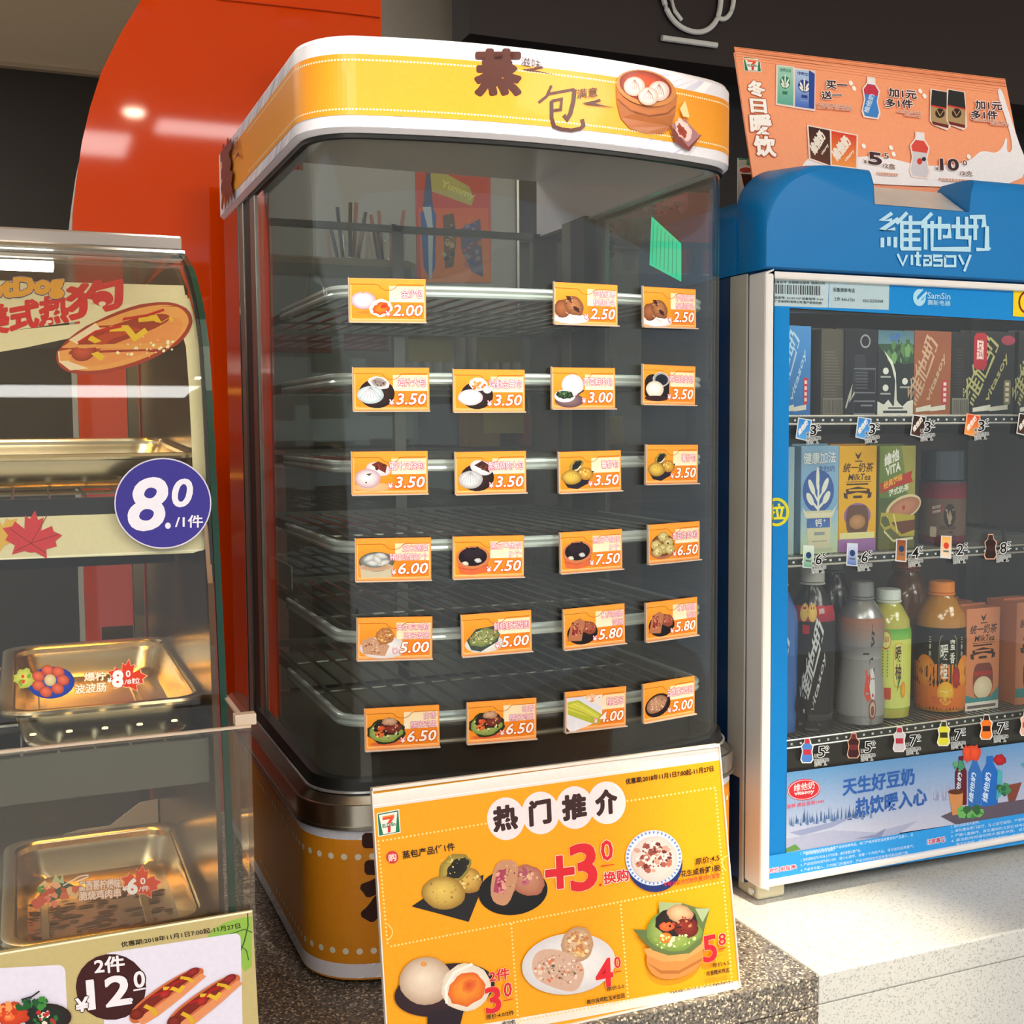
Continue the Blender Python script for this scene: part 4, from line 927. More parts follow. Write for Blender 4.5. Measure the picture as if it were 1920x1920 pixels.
# ================================================================== the blue drinks warmer on the right
FY = 1.03; FX0, FX1 = .7126, 1.25; FZB, FZT = -.495, .1575
dw = thing('drinks_warmer', 'blue and white glass-door drinks warmer on the pale stone counter', 'drinks warmer', (.911, 1.18, ZC))
M_FR = mat('door_white', '#e9e7e4', .35, noise=.02)
g = G()                                        # body shell
g.box(FX0+.002, FX0+.006, 1.0645, 1.298, -.500, .16); g.box(FX1-.006, FX1-.002, 1.0645, 1.298, -.500, .16)
g.box(FX0+.006, FX1-.006, 1.294, 1.298, -.500, .16); g.box(FX0+.006, FX1-.006, 1.0645, 1.294, -.500, -.47); g.box(FX0+.006, FX1-.006, 1.0645, 1.294, .125, .16)
g.build('body_shell', mat('body_navy', '#1c3f70', .25, noise=.25, scale=9, coat=.5), dw)
G().box(FX0-.0005, FX0+.002, 1.0645, 1.0965, -.385, .159).build('side_post', M_BEIGE, dw, bevel=.0008)
G().box(FX0-.0005, FX0+.002, 1.0645, 1.072, -.500, -.385).build('side_post', M_BEIGE, dw, bevel=.0008)
G().box(FX0, FX0+.0019, 1.0722, 1.295, -.497, -.386).build('lower_side_panel', M_NAVY, dw)
g = G(); g.box(FX0+.008, FX1-.010, 1.285, 1.2935, -.468, .124); g.build('back_wall', mat('liner_back', '#5d564e', .35, .3, .12, 6), dw)
for x0, x1 in ((FX0+.0062, FX0+.0075), (FX1-.0215, FX1-.020)): G().box(x0, x1, 1.066, 1.285, -.469, .124).build('inner_side', mat('liner_side', '#a5a6a0', .13, .85, .05, 6), dw)
for x, w in ((.845, .014), (.872, .012), (1.215, .02)): G().box(x, x+w, 1.27, 1.2845, -.468, .124).build('shelf_upright', mat('upright', '#6d6c66', .3, .6), dw)
for x, y in ((FX0+.0065, 1.05), (FX1-.045, 1.05)):
    f = G().box(x, x+.036, 1.046, 1.085, -.5145, -.497).build('foot_bracket', M_CREAM, dw, bevel=.003)
    G().tube([(x-.001, 1.054, -.506), (x-.004, 1.054, -.506)], .004, 10).build('bolt', M_CHROME, f)
for x in (FX0+.03, FX1-.05): G().lathe([(.013, 0), (.012, .016)], (x, 1.26, -.5148), 14).build('rear_foot', M_BLACK, dw)
# header: rounded blue hood with a scooped notch
def hood(rad, y, zb, zt, dx=0, notch=True):
    x0, x1 = FX0-.002+dx, FX1+.002-dx; pts = [V((x0, y, zb))]
    n = 10
    for i in range(n+1):
        a = math.radians(180-90*i/n); pts.append(V((x0+rad+rad*math.cos(a), y, zt-rad*.85+rad*.85*math.sin(a))))
    if notch: pts += [V((.842, y, zt-.001)), V((.846, y, zt-.012)), V((.848, y, .2335)), V((.978, y, .2335)), V((.980, y, zt-.012)), V((.984, y, zt-.001))]
    else: pts += [V((.842, y, zt)), V((.846, y, zt)), V((.848, y, zt)), V((.978, y, zt)), V((.980, y, zt)), V((.984, y, zt))]
    for i in range(n+1):
        a = math.radians(90-90*i/n); pts.append(V((x1-rad+rad*math.cos(a), y, zt-rad*.85+rad*.85*math.sin(a))))
    pts.append(V((x1, y, zb))); return pts
g = G()
g.loft([hood(.078, 1.0335, .1615, .2625, .003), hood(.082, 1.0292, .162, .2655, .0012), hood(.082, 1.0285, .162, .2665, .0022), hood(.080, 1.0315, .1605, .270, 0), hood(.072, 1.046, .160, .272, -.0005), hood(.05, 1.078, .160, .272), hood(.045, 1.085, .160, .268, .002, True)][1:], True, True)
hd = g.build('hood', M_BLUE, dw, smooth=True)
g = G(); g.loft([hood(.04, 1.0855, .160, .246, .001, False), hood(.04, 1.30, .160, .246, .001, False)]); g.build('rear_hood', M_BLUE, dw, smooth=True)
q = [onY(1641, 340, 1.072), onY(1812, 352, 1.072), onY(1842, 390, 1.034), onY(1668, 378, 1.034)]
g = G(); g.add([V((.850, 1.072, .262)), V((.976, 1.072, .262)), V((.977, 1.034, .2345)), V((.849, 1.034, .2345)), V((.850, 1.072, .2338)), V((.976, 1.072, .2338)), V((.977, 1.034, .2338)), V((.849, 1.034, .2338))],
      [(0, 1, 2, 3), (4, 7, 6, 5), (0, 4, 5, 1), (1, 5, 6, 2), (2, 6, 7, 3), (3, 7, 4, 0)])
g.build('notch_film', mat('silver_film', '#dededc', .38, .4, .2, 22, .12), dw)
pr = plane_pr((0, 1.0285, 0), (1, 0, 0), (0, 0, 1), h0=.0003, step=.000012)
LG = '#b4e0f5'
def vitasoy(p, x0, yb0, x1, yb1, h, col, lat=True, rot=None, b=.012):
    """the two-line wordmark drawn as rounded bars; box given by its upper line"""
    U = V((x1-x0, yb1-yb0)); Wv = V((0, -h)) if rot is None else V(rot)
    w = .034*U.length; B = V((x0, yb0))
    def L(pts): p.line([tuple(B+U*(a/100)+Wv*((100-b_)/100)) for a, b_ in pts], w, col)
    for seg in ([(12, 2), (2, 22), (12, 20)], [(18, 16), (2, 48), (15, 44)], [(3, 68), (3, 94)], [(9, 66), (9, 90)], [(15, 66), (15, 94)], [(26, 0), (16, 30)], [(21, 22), (21, 97)], [(29, 8), (29, 97)],
                [(20, 28), (39, 28)], [(21, 50), (38, 50)], [(21, 72), (38, 72)], [(20, 97), (39, 97)], [(49, 1), (39, 30)], [(43, 22), (43, 99)], [(39, 36), (65, 36), (65, 64), (59, 64)], [(56, 10), (56, 72)], [(49, 22), (49, 97), (84, 97), (84, 60)],
                [(67, 36), (92, 36)], [(73, 10), (73, 66), (84, 66)], [(81, 10), (81, 66)], [(84, 10), (97, 10), (97, 36), (100, 36), (100, 97), (90, 97)], [(89, 12), (89, 72)]): L(seg)
vitasoy(pr, 1648, 468, 1850, 470, 70, LG)
pr.el(1855, 466, 2.2, 2.2, LG)
for pts in ([(1683, 478), (1692, 497), (1700, 478)], [(1709, 478), (1709, 497)], [(1720, 472), (1720, 497), (1726, 497)], [(1714, 480), (1727, 480)], [(1731, 480), (1744, 480), (1744, 497), (1732, 497), (1732, 488), (1744, 488)], [(1766, 480), (1750, 480), (1750, 488), (1765, 488), (1765, 498), (1749, 498)],
            [(1771, 481), (1790, 481), (1790, 499), (1771, 499), (1771, 481)], [(1797, 478), (1806, 496)], [(1819, 478), (1807, 509)]): pr.line(pts, 4.6, LG)
pr.line([(1683, 476), (1683, 478)], 4, LG)
pr.mesh('hood_lettering', dw, M_PRMATT)
# door
FZ = FZT
g = G()
g.box(FX0-.0005, FX0+.0075, FY, 1.062, FZB, FZ); g.box(FX1-.0075, FX1+.0005, FY, 1.062, FZB, FZ)
g.box(FX0+.0075, FX1-.0075, FY, 1.062, FZB, FZB+.0075); g.box(FX0+.0075, FX1-.0075, FY, 1.062, FZ-.0075, FZ)
dr = g.build('door', M_FR, dw, bevel=.0025)
G().box(FX0+.0077, FX1-.0077, 1.036, 1.040, FZB+.0077, FZ-.0077).build('door_glass', M_GLASS2, dr)
g = G(); a, b = .7400, FX1-.027
g.box(FX0+.0077, a, 1.0402, 1.050, FZB+.0077, FZ-.0077); g.box(b, FX1-.0077, 1.0402, 1.050, FZB+.0077, FZ-.0077); g.box(a, b, 1.0402, 1.050, .118, FZ-.0077); g.box(a, b, 1.0402, 1.050, FZB+.0077, -.472)
g.build('inner_frame', M_DARKM, dr)
pr = plane_pr((0, 1.036, 0), (1, 0, 0), (0, 0, 1), h0=.0003, step=.000012)
FB = '#0086d2'
pr.quad((1436, 517), (1960, 542), (1960, 604), (1436, 575), FB, '#0a8ad8', 2, 2)
pr.quad((1436, 575), (1480, 577), (1474, 1600), (1427, 1606), FB, '#0077c4', 1, 10)
for x in (1945,): pr.quad((x, 600), (x+50, 604), (x+50, 1530), (x, 1532), FB, '#0077c4', 1, 6)
# labels on the top strip
pr.quad((1438, 519), (1554, 524), (1552, 577), (1436, 573), '#b9d0d8'); pr.quad((1555, 524), (1667, 530), (1666, 581), (1553, 577), '#b3cdd6')
rd = random.Random(21); x = 1450
while x < 1535:
    w = rd.choice([1.4, 2.2, 3]); pr.quad((x, 533+(x-1450)*.04), (x+w, 533+(x-1450)*.04), (x+w, 551+(x-1450)*.04), (x, 550+(x-1450)*.04), '#4a5558'); x += w+rd.choice([1.1, 1.8, 2.6])
pr.tb('设备编号 全国售后服务 有限公司', 1448, 531, 1546, 534, 5, '#4a5658', res=1); pr.tb('产品编号: 20181107 设备型号 V-60', 1445, 560, 1543, 564, 5, '#4a5658', res=1)
pr.tb('广东省饮料有限公司 客户服务热线', 1452, 567, 1540, 571, 5, '#4a5658', res=1)
pr.tb('设备报修电话', 1561, 547, 1602, 549, 8, '#39464c', res=1, b=.012); pr.tb('工作: 8:30-17:30', 1563, 564, 1602, 566, 7, '#39464c', res=1, b=.012); pr.tb('020-32276368', 1617, 567, 1655, 568, 6, '#4a565c', res=1, b=.012)
pr.el(1723, 558, 12, 16, '#a9dcf4'); pr.el(1726, 555, 7, 10, FB, None, .5); pr.poly([(1716, 566), (1736, 546), (1738, 550), (1720, 570)], '#a9dcf4'); pr.poly([(1714, 556), (1730, 540), (1728, 546), (1717, 558)], '#a9dcf4')
pr.tb('SamSin', 1738, 560, 1781, 562, 12, '#a9dcf4', b=.012); pr.tb('赛新电器', 1738, 572, 1781, 574, 10, '#a9dcf4', b=.012)
pr.quad((1899, 540), (1960, 543), (1960, 597), (1898, 593), '#f2d21a'); pr.el(1925, 567, 17, 22, '#7a2a10'); pr.el(1925, 567, 13.5, 18, '#f2d21a')
# pull badge
pr.el(1455, 960, 24, 27, '#d9d22c'); pr.el(1455, 960, 18.5, 21.5, '#2f6f9c'); pr.tx('拉', (1441, 975), (1470, 974), (1441, 945), '#e2dc30', b=.035)
# advert
pr.quad((1474, 1448), (1960, 1386), (1960, 1520), (1473, 1593), '#5d93c6', '#bfc2d6', 6, 5)
pr.h += .0001
for i in range(60):
    x = 1478+i*2.6+rd.random()*3; h = 8+rd.random()*22; y = 1542-(x-1478)*.1+rd.random()*8; pr.h += pr.step*.05
    pr.raw([(x-2.2, y), (x+2.2, y), (x, y-h)], [(0, 1, 2)], rd.choice(['#4c6a9a', '#6f8ab2', '#8fa3c4', '#3b588c']), False)
for i in range(34):
    x = 1748+i*1.5; h = 10+rd.random()*22; y = 1494+rd.random()*8; pr.h += pr.step*.05
    pr.raw([(x-2, y), (x+2, y), (x, y-h)], [(0, 1, 2)], rd.choice(['#9aa4c4', '#b3b8d2', '#8a96bc']), False)
pr.poly([(1474, 1572), (1560, 1556), (1640, 1560), (1720, 1538), (1668, 1574), (1473, 1600)], '#a3aac8'); pr.poly([(1480, 1560), (1530, 1548), (1600, 1530), (1560, 1550), (1500, 1566)], '#8b96bc'); pr.poly([(1600, 1572), (1640, 1564), (1660, 1552), (1650, 1570)], '#7f8bb0')
pr.poly([(1473, 1590), (1490, 1582), (1500, 1592), (1473, 1598)], '#5d8c4c')
pr.el(1506, 1480, 31, 20, '#c22a38', None, -.1); pr.line([(1506+math.cos(i*.262)*29, 1480+math.sin(i*.262)*18-math.cos(i*.262)*2.5) for i in range(25)], 1.2, '#f0c8cc')
pr.tx('维他奶', (1487, 1484), (1526, 1478), (1487, 1470), '#f7dfe0', b=.012); pr.tx('vitasoy', (1488, 1493), (1525, 1488), (1488, 1484), '#f7dfe0', b=.03)
pr.tx('营养·源自香港1940', (1474, 1516), (1544, 1505), (1474, 1508), '#d4586c', b=.012, res=1)
DB = '#2a5caa'
pr.tx('天生好豆奶', (1579, 1492), (1713, 1470), (1579, 1460), DB, b=.03); pr.tx('热饮暖入心', (1603, 1530), (1736, 1508), (1603, 1497), DB, b=.03)
# bottles and cartons of the advert
pr.poly([(1762, 1530), (1800, 1514), (1920, 1498), (1960, 1510), (1960, 1525), (1790, 1545)], '#5e5464')
for x, c, w in ((1800, '#5c1c2c', 11), (1826, '#2f6cb8', 12), (1854, '#1f68c0', 15)):
    pr.poly([(x-w, 1512), (x-w, 1448), (x-w*.4, 1430), (x-w*.4, 1418), (x+w*.4, 1416), (x+w*.4, 1428), (x+w, 1446), (x+w, 1508)], c); pr.tx('维他奶', (x-w*.3, 1505), (x+w*.2, 1450), (x-w, 1500), '#cfe3f6', b=.02, res=1)
for x in (1813, 1826): pr.el(x, 1412, 10, 16, '#e8562c', '#c8402c', 0, .2, x)
pr.el(1873, 1424, 12, 10, '#c8242c', '#8c1c24', 0, .1); pr.poly([(1869, 1440), (1878, 1446), (1876, 1490), (1866, 1500)], '#4aa8b8')
pr.poly([(1777, 1487), (1804, 1482), (1802, 1525), (1784, 1528)], '#c98a54'); pr.el(1790, 1484, 14, 5, '#5a3420'); pr.poly([(1884, 1472), (1914, 1466), (1902, 1500), (1890, 1503)], '#7c4436'); pr.poly([(1912, 1432), (1925, 1425), (1925, 1445)], '#4aa0b0')
pr.specks(1815, 1522, 26, 7, 30, 5, ['#3f8a4c', '#2c6438', '#6bb060'], 5); pr.specks(1880, 1476, 10, 14, 14, 5, ['#2c6444', '#3f8a5c'], 8); pr.specks(1796, 1432, 8, 12, 10, 4, ['#5aa070', '#3f8a6c'], 8)
# instruction strip
pr.quad((1426, 1606), (1960, 1517), (1960, 1574), (1426, 1662), '#2e9ae6')
pr.tx('热柜使用指南:', (1432, 1638), (1492, 1628), (1432, 1629), '#d8e6f6', b=.012, ol='#d8e6f6', ow=.12, res=1, n8=4); pr.tx('热柜使用指南:', (1432, 1638), (1492, 1628), (1432, 1629), '#c8304c', b=.02, res=1)
pr.tx('注意事项:', (1736, 1583), (1771, 1577), (1736, 1573), '#d8e6f6', b=.012, ol='#d8e6f6', ow=.12, res=1, n8=4); pr.tx('注意事项:', (1736, 1583), (1771, 1577), (1736, 1573), '#c8304c', b=.02, res=1)
T = ['1. 饮料恒温柜下面请勿放置产品和易燃物品，柜门严格按规定温度要求的产品放入，且', '   请将柜温调至适宜温度。', '2. 饮料进柜后四小时以上才可出售，请勿放置过期产品。', '3. 产品加热时间为四小时，请小心烫手。存放一个月的产品，不可加热后再售卖。',
     '4. 产品不可放入，打开柜门后请关好，产品长时间加热后会影响其品质口感。', '5. 请勿随意移动柜子位置，请远离易燃的物品。']
LN = [(1499, 1602, 1710, 1567), (1508, 1603, 1562, 1594), (1499, 1615, 1612, 1596), (1499, 1624, 1712, 1588), (1499, 1634, 1702, 1600), (1499, 1644, 1612, 1625)]
for t_, (x0, y0, x1, y1) in zip(T, LN): pr.tx(t_.strip(), (x0, y0), (x1, y1), (x0, y0-6), '#bfe0fa', b=.01, res=1)
T2 = ['1. 请勿拆卸柜内配件。', '2. 请勿撞击柜门玻璃，防止玻璃破裂，严禁倚靠。', '3. 严禁儿童操作，发生漏电时立即拔掉电源。', '4. 清洁柜体时请勿用水直接冲洗，以免漏电伤人。', '   清洁机柜前，请先拔掉电源插头，再用湿布擦拭。', '5. 非专业维修人员请勿拆卸，严禁使用其它电源。']
LN2 = [(1781, 1552, 1835, 1543), (1781, 1561, 1930, 1536), (1781, 1570, 1925, 1547), (1781, 1579, 1960, 1549), (1790, 1586, 1940, 1562), (1781, 1594, 1920, 1571)]
for t_, (x0, y0, x1, y1) in zip(T2, LN2): pr.tx(t_.strip(), (x0, y0), (x1, y1), (x0, y0-6), '#bfe0fa', b=.01, res=1)
pr.mesh('door_print', dr, M_PRMATT)
# shelves
FS = (.0055, -.1500, -.3530)
for i, z in enumerate(FS):
    t = G(); xa, xb = FX0+.0085, FX1-.0225
    t.tube([(xa, 1.0685, z+.0035), (xb, 1.0685, z+.0035)], .0013, 6); t.tube([(xa, 1.0685, z-.0052), (xb, 1.0685, z-.0052)], .0013, 6)
    t.tube([(xa, 1.275, z+.0015), (xb, 1.275, z+.0015)], .0018, 6); t.tube([(xa, 1.17, z), (xb, 1.17, z)], .0018, 6)
    sh = t.build('shelf', M_CHROME, dw)
    G().box(xa, xb, 1.0692, 1.0700, z-.0045, z+.003).build('perforated_lip', mat('lip_dark', '#3c4040', .3, .7), sh)
    g = G()
    for k in range(40): g.box(xa+.006+k*.0124, xa+.0085+k*.0124, 1.0684, 1.0691, z-.0022, z+.0002)
    g.build('lip_slots', mat('slot_pale', '#f2f6f4', .5), sh, kind='stuff')
    for k in range(58): G().tube([(xa+.005+k*.0088, 1.069, z+.0035), (xa+.005+k*.0088, 1.275, z+.0033)], .0011, 5).build('wire', M_CHROME, sh)
    G().box(xa, xb, 1.271, 1.2715, z-.0185, z-.012).build('price_rail', M_DARKM, sh)
g = G(); q = [V((1.035, 1.20, -.128)), V((1.05, 1.075, -.119)), V((1.055, 1.070, -.122)), V((1.055, 1.0695, -.146))]
sh2 = [o for o in bpy.data.objects if o.name.startswith('shelf.') or o.name == 'shelf']
q = [onY(1808, 983, 1.13), onY(1870, 987, 1.085), onY(1882, 993, 1.0745), onY(1884, 1035, 1.0715)]
G().tube(q, .0022, 8).build('divider_rod', M_DARKM, dw, smooth=True)
G().box(FX0+.03, FX1-.04, 1.054, 1.072, .1215, .1245).build('interior_lamp', emis('interior_lamp', '#fff2dc', 5), dw)

# ---- drinks: cartons and bottles standing on the wire shelves
def carton(name, label, px0, px1, pyt, shelf, fn, col, yf=1.088, depth=.040, side='#888', mtop=None, group=None, top=0, h=None):
    """px0, px1: left and right edges of its front face in the photograph, pyt its top edge"""
    z0 = FS[shelf]+.0048; xm = (px0+px1)/2
    x0 = onY(px0, pyt+40, yf).x; x1 = onY(px1, pyt+40, yf).x; zt_ = h+z0 if h else onY(xm, pyt, yf).z
    t = thing(name, label, 'drink carton', ((x0+x1)/2, yf+depth/2, z0), group)
    g = G().box(x0, x1, yf, yf+depth, z0, zt_)
    g.build('body', mat('carton_'+name+col, col, .4, noise=.03), t, bevel=.0012)
    g = G(); g.box(x0+.001, x1-.001, yf+depth*.45, yf+depth*.55, zt_, zt_+.0022); g.build('top_seam', mat('carton_'+name+col, col), t)
    pr = plane_pr((0, yf, 0), (1, 0, 0), (0, 0, 1), h0=.0004, step=.000012)
    o = onY(px0, pyt, yf); a = onY(px1, pyt, yf)
    # local frame: x 0..100 across the face, y 0..100 top to bottom (in metres on the plane)
    w = x1-x0; hh = zt_-z0
    lp = Pr(lambda u, v: (x0+u/100*w, zt_-v/100*hh), lambda a_, b_, h_: V((a_, yf-h_, b_)), h0=.0004, step=.000012)
    fn(lp); lp.mesh('printed_face', t, M_PRINT); return t
def vert(p, txt, x0, y0, x1, y1, th, col, **k):
    """slanting text rising from (x0,y0) to (x1,y1) with thickness th to the left/up"""
    d = V((x1-x0, y1-y0)); n = V((d.y, -d.x)).normalized()*th; p.tx(txt, (x0, y0), (x1, y1), (x0+n.x, y0+n.y), col, **k)
def vfront(bg, ink, tagc, bgb=None):
    def f(p):
        p.rect(0, 0, 100, 100, bg, bgb or bg, nv=4)
        p.push((0, 0), (1, 0), (0, 1)); vitasoy(p, 8, 92, 62, 18, 1, ink, rot=(-30, -16)); p.pop()
        vert(p, 'vitasoy', 42, 88, 88, 32, 12, ink, b=.03); p.rrect(76, 58, 92, 88, 3, tagc)
        for i in range(4): p.rect(80, 61+i*6.5, 88, 65+i*6.5, '#f3dcd8')
        p.poly([(6, 92), (46, 88), (46, 91), (86, 88), (86, 94), (44, 96), (44, 95), (6, 97)], '#e9e6d8')
    return f
carton('soy_carton', 'blue soy milk carton at the left end of the top shelf', 1462, 1520, 611, 0, vfront('#3f86cc', '#a8cdec', '#c8343c', '#2f78c4'), '#3576b8', group=None)
def f(p):
    p.rect(0, 0, 100, 100, '#4f4b42')
    for i in range(16): p.rect(12, 26+i*3.4, 60+(i*37 % 34), 27.5+i*3.4, '#625e54')
    p.rect(8, 80, 100, 99, '#7d786c')
    for i in range(14): p.rect(12+i*6, 82, 14.5+i*6, 98, '#3a362f')
carton('soy_carton', 'olive grey carton back with a barcode, second from left on the top shelf', 1540, 1583, 617, 0, f, '#4a463e', 1.092)
def f(p):
    p.rect(0, 0, 100, 100, '#14161f'); p.el(62, 14, 16, 8, '#8f9499'); p.el(62, 14, 12, 6, '#14161f')
    for i in range(14): p.rect(30, 30+i*2.2, 60+(i*31 % 30), 31+i*2.2, '#3b3f4a')
    p.line([(28, 46), (94, 46), (94, 74), (28, 74)], 1.4, '#6c7078', True)
    for i in range(6): p.rect(32, 50+i*3.6, 70, 51.2+i*3.6, '#555a64')
    p.line([(4, 92), (14, 78), (22, 64), (16, 84), (30, 74)], 4, '#b9b9b0'); p.line([(28, 84), (94, 84), (94, 99), (28, 99)], 1.4, '#777b84', True); p.rect(50, 88, 86, 90, '#7d8088')
carton('soy_carton', 'black carton side with outlined text panels on the top shelf', 1584, 1645, 617, 0, f, '#12141c', 1.09)
def f(p):
    p.rect(0, 0, 100, 100, '#1c2326'); p.rect(0, 0, 100, 16, '#3f6e84', '#5d8494'); p.tb('低糖', 32, 13, 60, 13, 10, '#2f66b8', b=.03)
    p.poly([(0, 16), (100, 16), (100, 38), (70, 40), (40, 34), (10, 24)], '#2c4a34'); p.specks(60, 24, 36, 12, 30, 6, ['#4f7c4a', '#36603c', '#6c9a5c', '#24402c'], 4)
    p.poly([(16, 24), (40, 36), (50, 50), (54, 82), (62, 88), (46, 88), (49, 60), (38, 42)], '#d9dcd2')
    p.poly([(0, 84), (18, 88), (30, 82), (44, 90), (54, 84), (70, 90), (84, 84), (100, 82), (100, 100), (0, 100)], '#e6e6de')
    for x, y in ((22, 48), (76, 60), (22, 68)): p.el(x, y, 8, 4, '#dfe3df'); p.rect(x-14, y+6, x+14, y+8, '#a9adaa')
    p.rect(30, 91, 72, 93, '#4c5054'); p.rect(16, 95, 84, 98, '#32363a')
carton('soy_carton', 'black carton with a white milk splash and green leaves on the top shelf', 1646, 1713, 620, 0, f, '#15191c', 1.09)
carton('soy_carton', 'copper brown soy milk carton in the middle of the top shelf', 1714, 1783, 621, 0, vfront('#8e4f34', '#c9a68a', '#c03848', '#a8602f'), '#7c4226', 1.09)
def f(p):
    p.rect(0, 0, 100, 100, '#181513')
    for i in range(16): p.rect(24, 20+i*3.6, 60+(i*37 % 36), 21.2+i*3.6, '#34302c')
    p.rect(6, 80, 96, 99, '#8f897b')
    for i in range(13): p.rect(10+i*6.5, 82, 13+i*6.5, 98, '#2e2a26')
carton('soy_carton', 'black carton side with a barcode right of the copper brown carton', 1784, 1819, 623, 0, f, '#161412', 1.09)
def f(p):
    vfront('#171918', '#b5b272', '#8a8450')(p); p.rrect(6, 2, 36, 46, 8, '#b0182c'); p.tb('黑豆奶', 13, 34, 28, 34, 24, '#f0d8d4', b=.02); p.el(84, 10, 16, 6, '#9c3048')
carton('soy_carton', 'black carton with gold lettering and a red tab, right on the top shelf', 1820, 1902, 622, 0, f, '#121413', 1.09)
# second shelf
def f(p): p.rect(0, 0, 100, 100, '#9cc0d8', '#b8cfc0'); p.el(-10, 48, 60, 20, '#3f68b8')
carton('milk_carton', 'sliver of a pale blue carton at the left end of the middle shelf', 1462, 1489, 838, 1, f, '#8fb4cc', 1.09)
def f(p):
    p.rect(0, 0, 100, 60, '#8fbbe0', '#7fb2dc', nv=2); p.rect(0, 60, 100, 100, '#9cc6e4', '#cfe0b0', nv=3)
    p.tb('健康加法', 6, 17, 92, 16, 11, '#e9f3fa', b=.03, ol='#2c4a84', ow=.05); p.tb('维他奶', 42, 24, 90, 24, 5.5, '#4a6cb0', b=.02)
    p.el(46, 42, 42, 20, '#3a66b4', '#3a5eac')
    for x, y, r in ((44, 30, 1.57), (28, 38, .6), (64, 37, -.6), (24, 49, .4), (68, 48, -.4)): p.el(x, y, 11, 4.4, '#eef2e4', None, r)
    p.line([(46, 62), (46, 36)], 5, '#eef2e4'); p.line([(46, 52), (30, 41)], 3, '#eef2e4'); p.line([(46, 50), (62, 40)], 3, '#eef2e4'); p.line([(46, 59), (28, 51)], 3, '#eef2e4'); p.line([(46, 58), (66, 50)], 3, '#eef2e4')
    p.poly([(14, 60), (82, 60), (78, 96), (20, 96)], '#ddd9b4'); p.poly([(2, 56), (16, 62), (82, 62), (98, 54), (84, 66), (12, 66)], '#e9e6c8'); p.rect(16, 67, 78, 76, '#3f6cb8', '#4a78c0'); p.tb('钙', 38, 75, 56, 75, 7, '#f4f4ec', b=.02); p.tb('+', 60, 71, 66, 71, 3, '#f4f4ec', b=.02)
    p.rect(36, 80, 64, 83, '#9ba8a4'); p.rect(30, 88, 70, 89, '#a9b09c'); p.rect(20, 95, 84, 98, '#c8d0b4')
carton('milk_carton', 'pale blue carton with a white leaf sprig in a blue oval on the middle shelf', 1502, 1572, 836, 1, f, '#8ab4d0', 1.088)
def teafront(bg, ink):
    def f(p):
        p.rect(0, 0, 100, 100, bg); p.poly([(42, 6), (50, 9), (60, 5), (54, 11), (50, 13), (44, 9)], ink); p.rect(42, 14, 62, 15, ink)
        p.tb('统一奶茶', 10, 25, 92, 25, 9, ink, b=.02, sh=.2); p.tb('MilkTea', 24, 32.5, 84, 32.5, 6, ink, b=.02, sh=.2); p.line([(18, 34), (86, 34)], .5, ink); p.rect(20, 35.5, 78, 37, ink)
        p.poly([(18, 41), (50, 38.5), (82, 41), (84, 46), (50, 44), (20, 46)], ink); p.rect(26, 41, 74, 42.6, bg); p.poly([(12, 44), (22, 45), (24, 50), (14, 49)], ink); p.poly([(88, 44), (78, 45), (76, 50), (86, 49)], ink); p.rect(38, 47, 62, 49.5, ink)
    return f
def f(p):
    teafront('#efb414', '#4a2c14')(p); p.el(50, 66, 36, 12, '#b07ab8', '#9a68a6'); p.rrect(20, 56, 80, 84, 12, '#6b4a3a'); p.el(50, 72, 22, 7, '#c89868', '#a87444')
    p.poly([(4, 82), (96, 82), (96, 88), (4, 88)], '#efe9a4'); p.rect(0, 88, 100, 100, '#a878b4', '#9a6cac')
carton('tea_carton', 'yellow milk tea carton on the middle shelf', 1573, 1643, 836, 1, f, '#d9a010', 1.088)
def f(p):
    p.rect(0, 0, 100, 50, '#7d8c3c', '#5d7a3c', nv=3); p.rect(0, 50, 100, 100, '#4c5f34', '#6c6a34', nv=3); p.poly([(60, 0), (100, 0), (100, 60), (80, 50)], '#a09a48')
    vert(p, '维他', 14, 20, 54, 13, 11, '#f2f2ea', b=.05); vert(p, 'VITA', 18, 29, 58, 23, 8, '#f2f2ea', b=.05)
    p.poly([(2, 36), (92, 24), (88, 30), (94, 35), (40, 40), (4, 46)], '#b8321f'); vert(p, '经典港味', 12, 42, 64, 33, 7, '#f0b43a', b=.03); vert(p, '港式奶茶', 26, 49, 82, 43, 6.5, '#eeeedd', b=.03)
    p.el(68, 60, 50, 12, '#efe6cc', '#d8c494', -.1); p.el(70, 60, 44, 9.5, '#c98c6c', '#a86c4c', -.1); p.el(68, 60, 5, 2.5, '#b04a2c')
    p.poly([(20, 64), (100, 68), (100, 88), (60, 88), (34, 80)], '#b9a832'); p.poly([(34, 74), (100, 72), (100, 82), (64, 86)], '#6c3a1c'); p.line([(22, 66), (6, 66), (4, 74), (16, 80), (32, 78)], 3, '#b8a83c'); p.line([(14, 82), (40, 92), (96, 90)], 2.4, '#ded8a4'); p.line([(40, 66), (52, 84)], 3, '#e0dc88')
carton('tea_carton', 'green milk tea carton with a glass cup picture on the middle shelf', 1649, 1716, 836, 1, f, '#6b7436', 1.088)
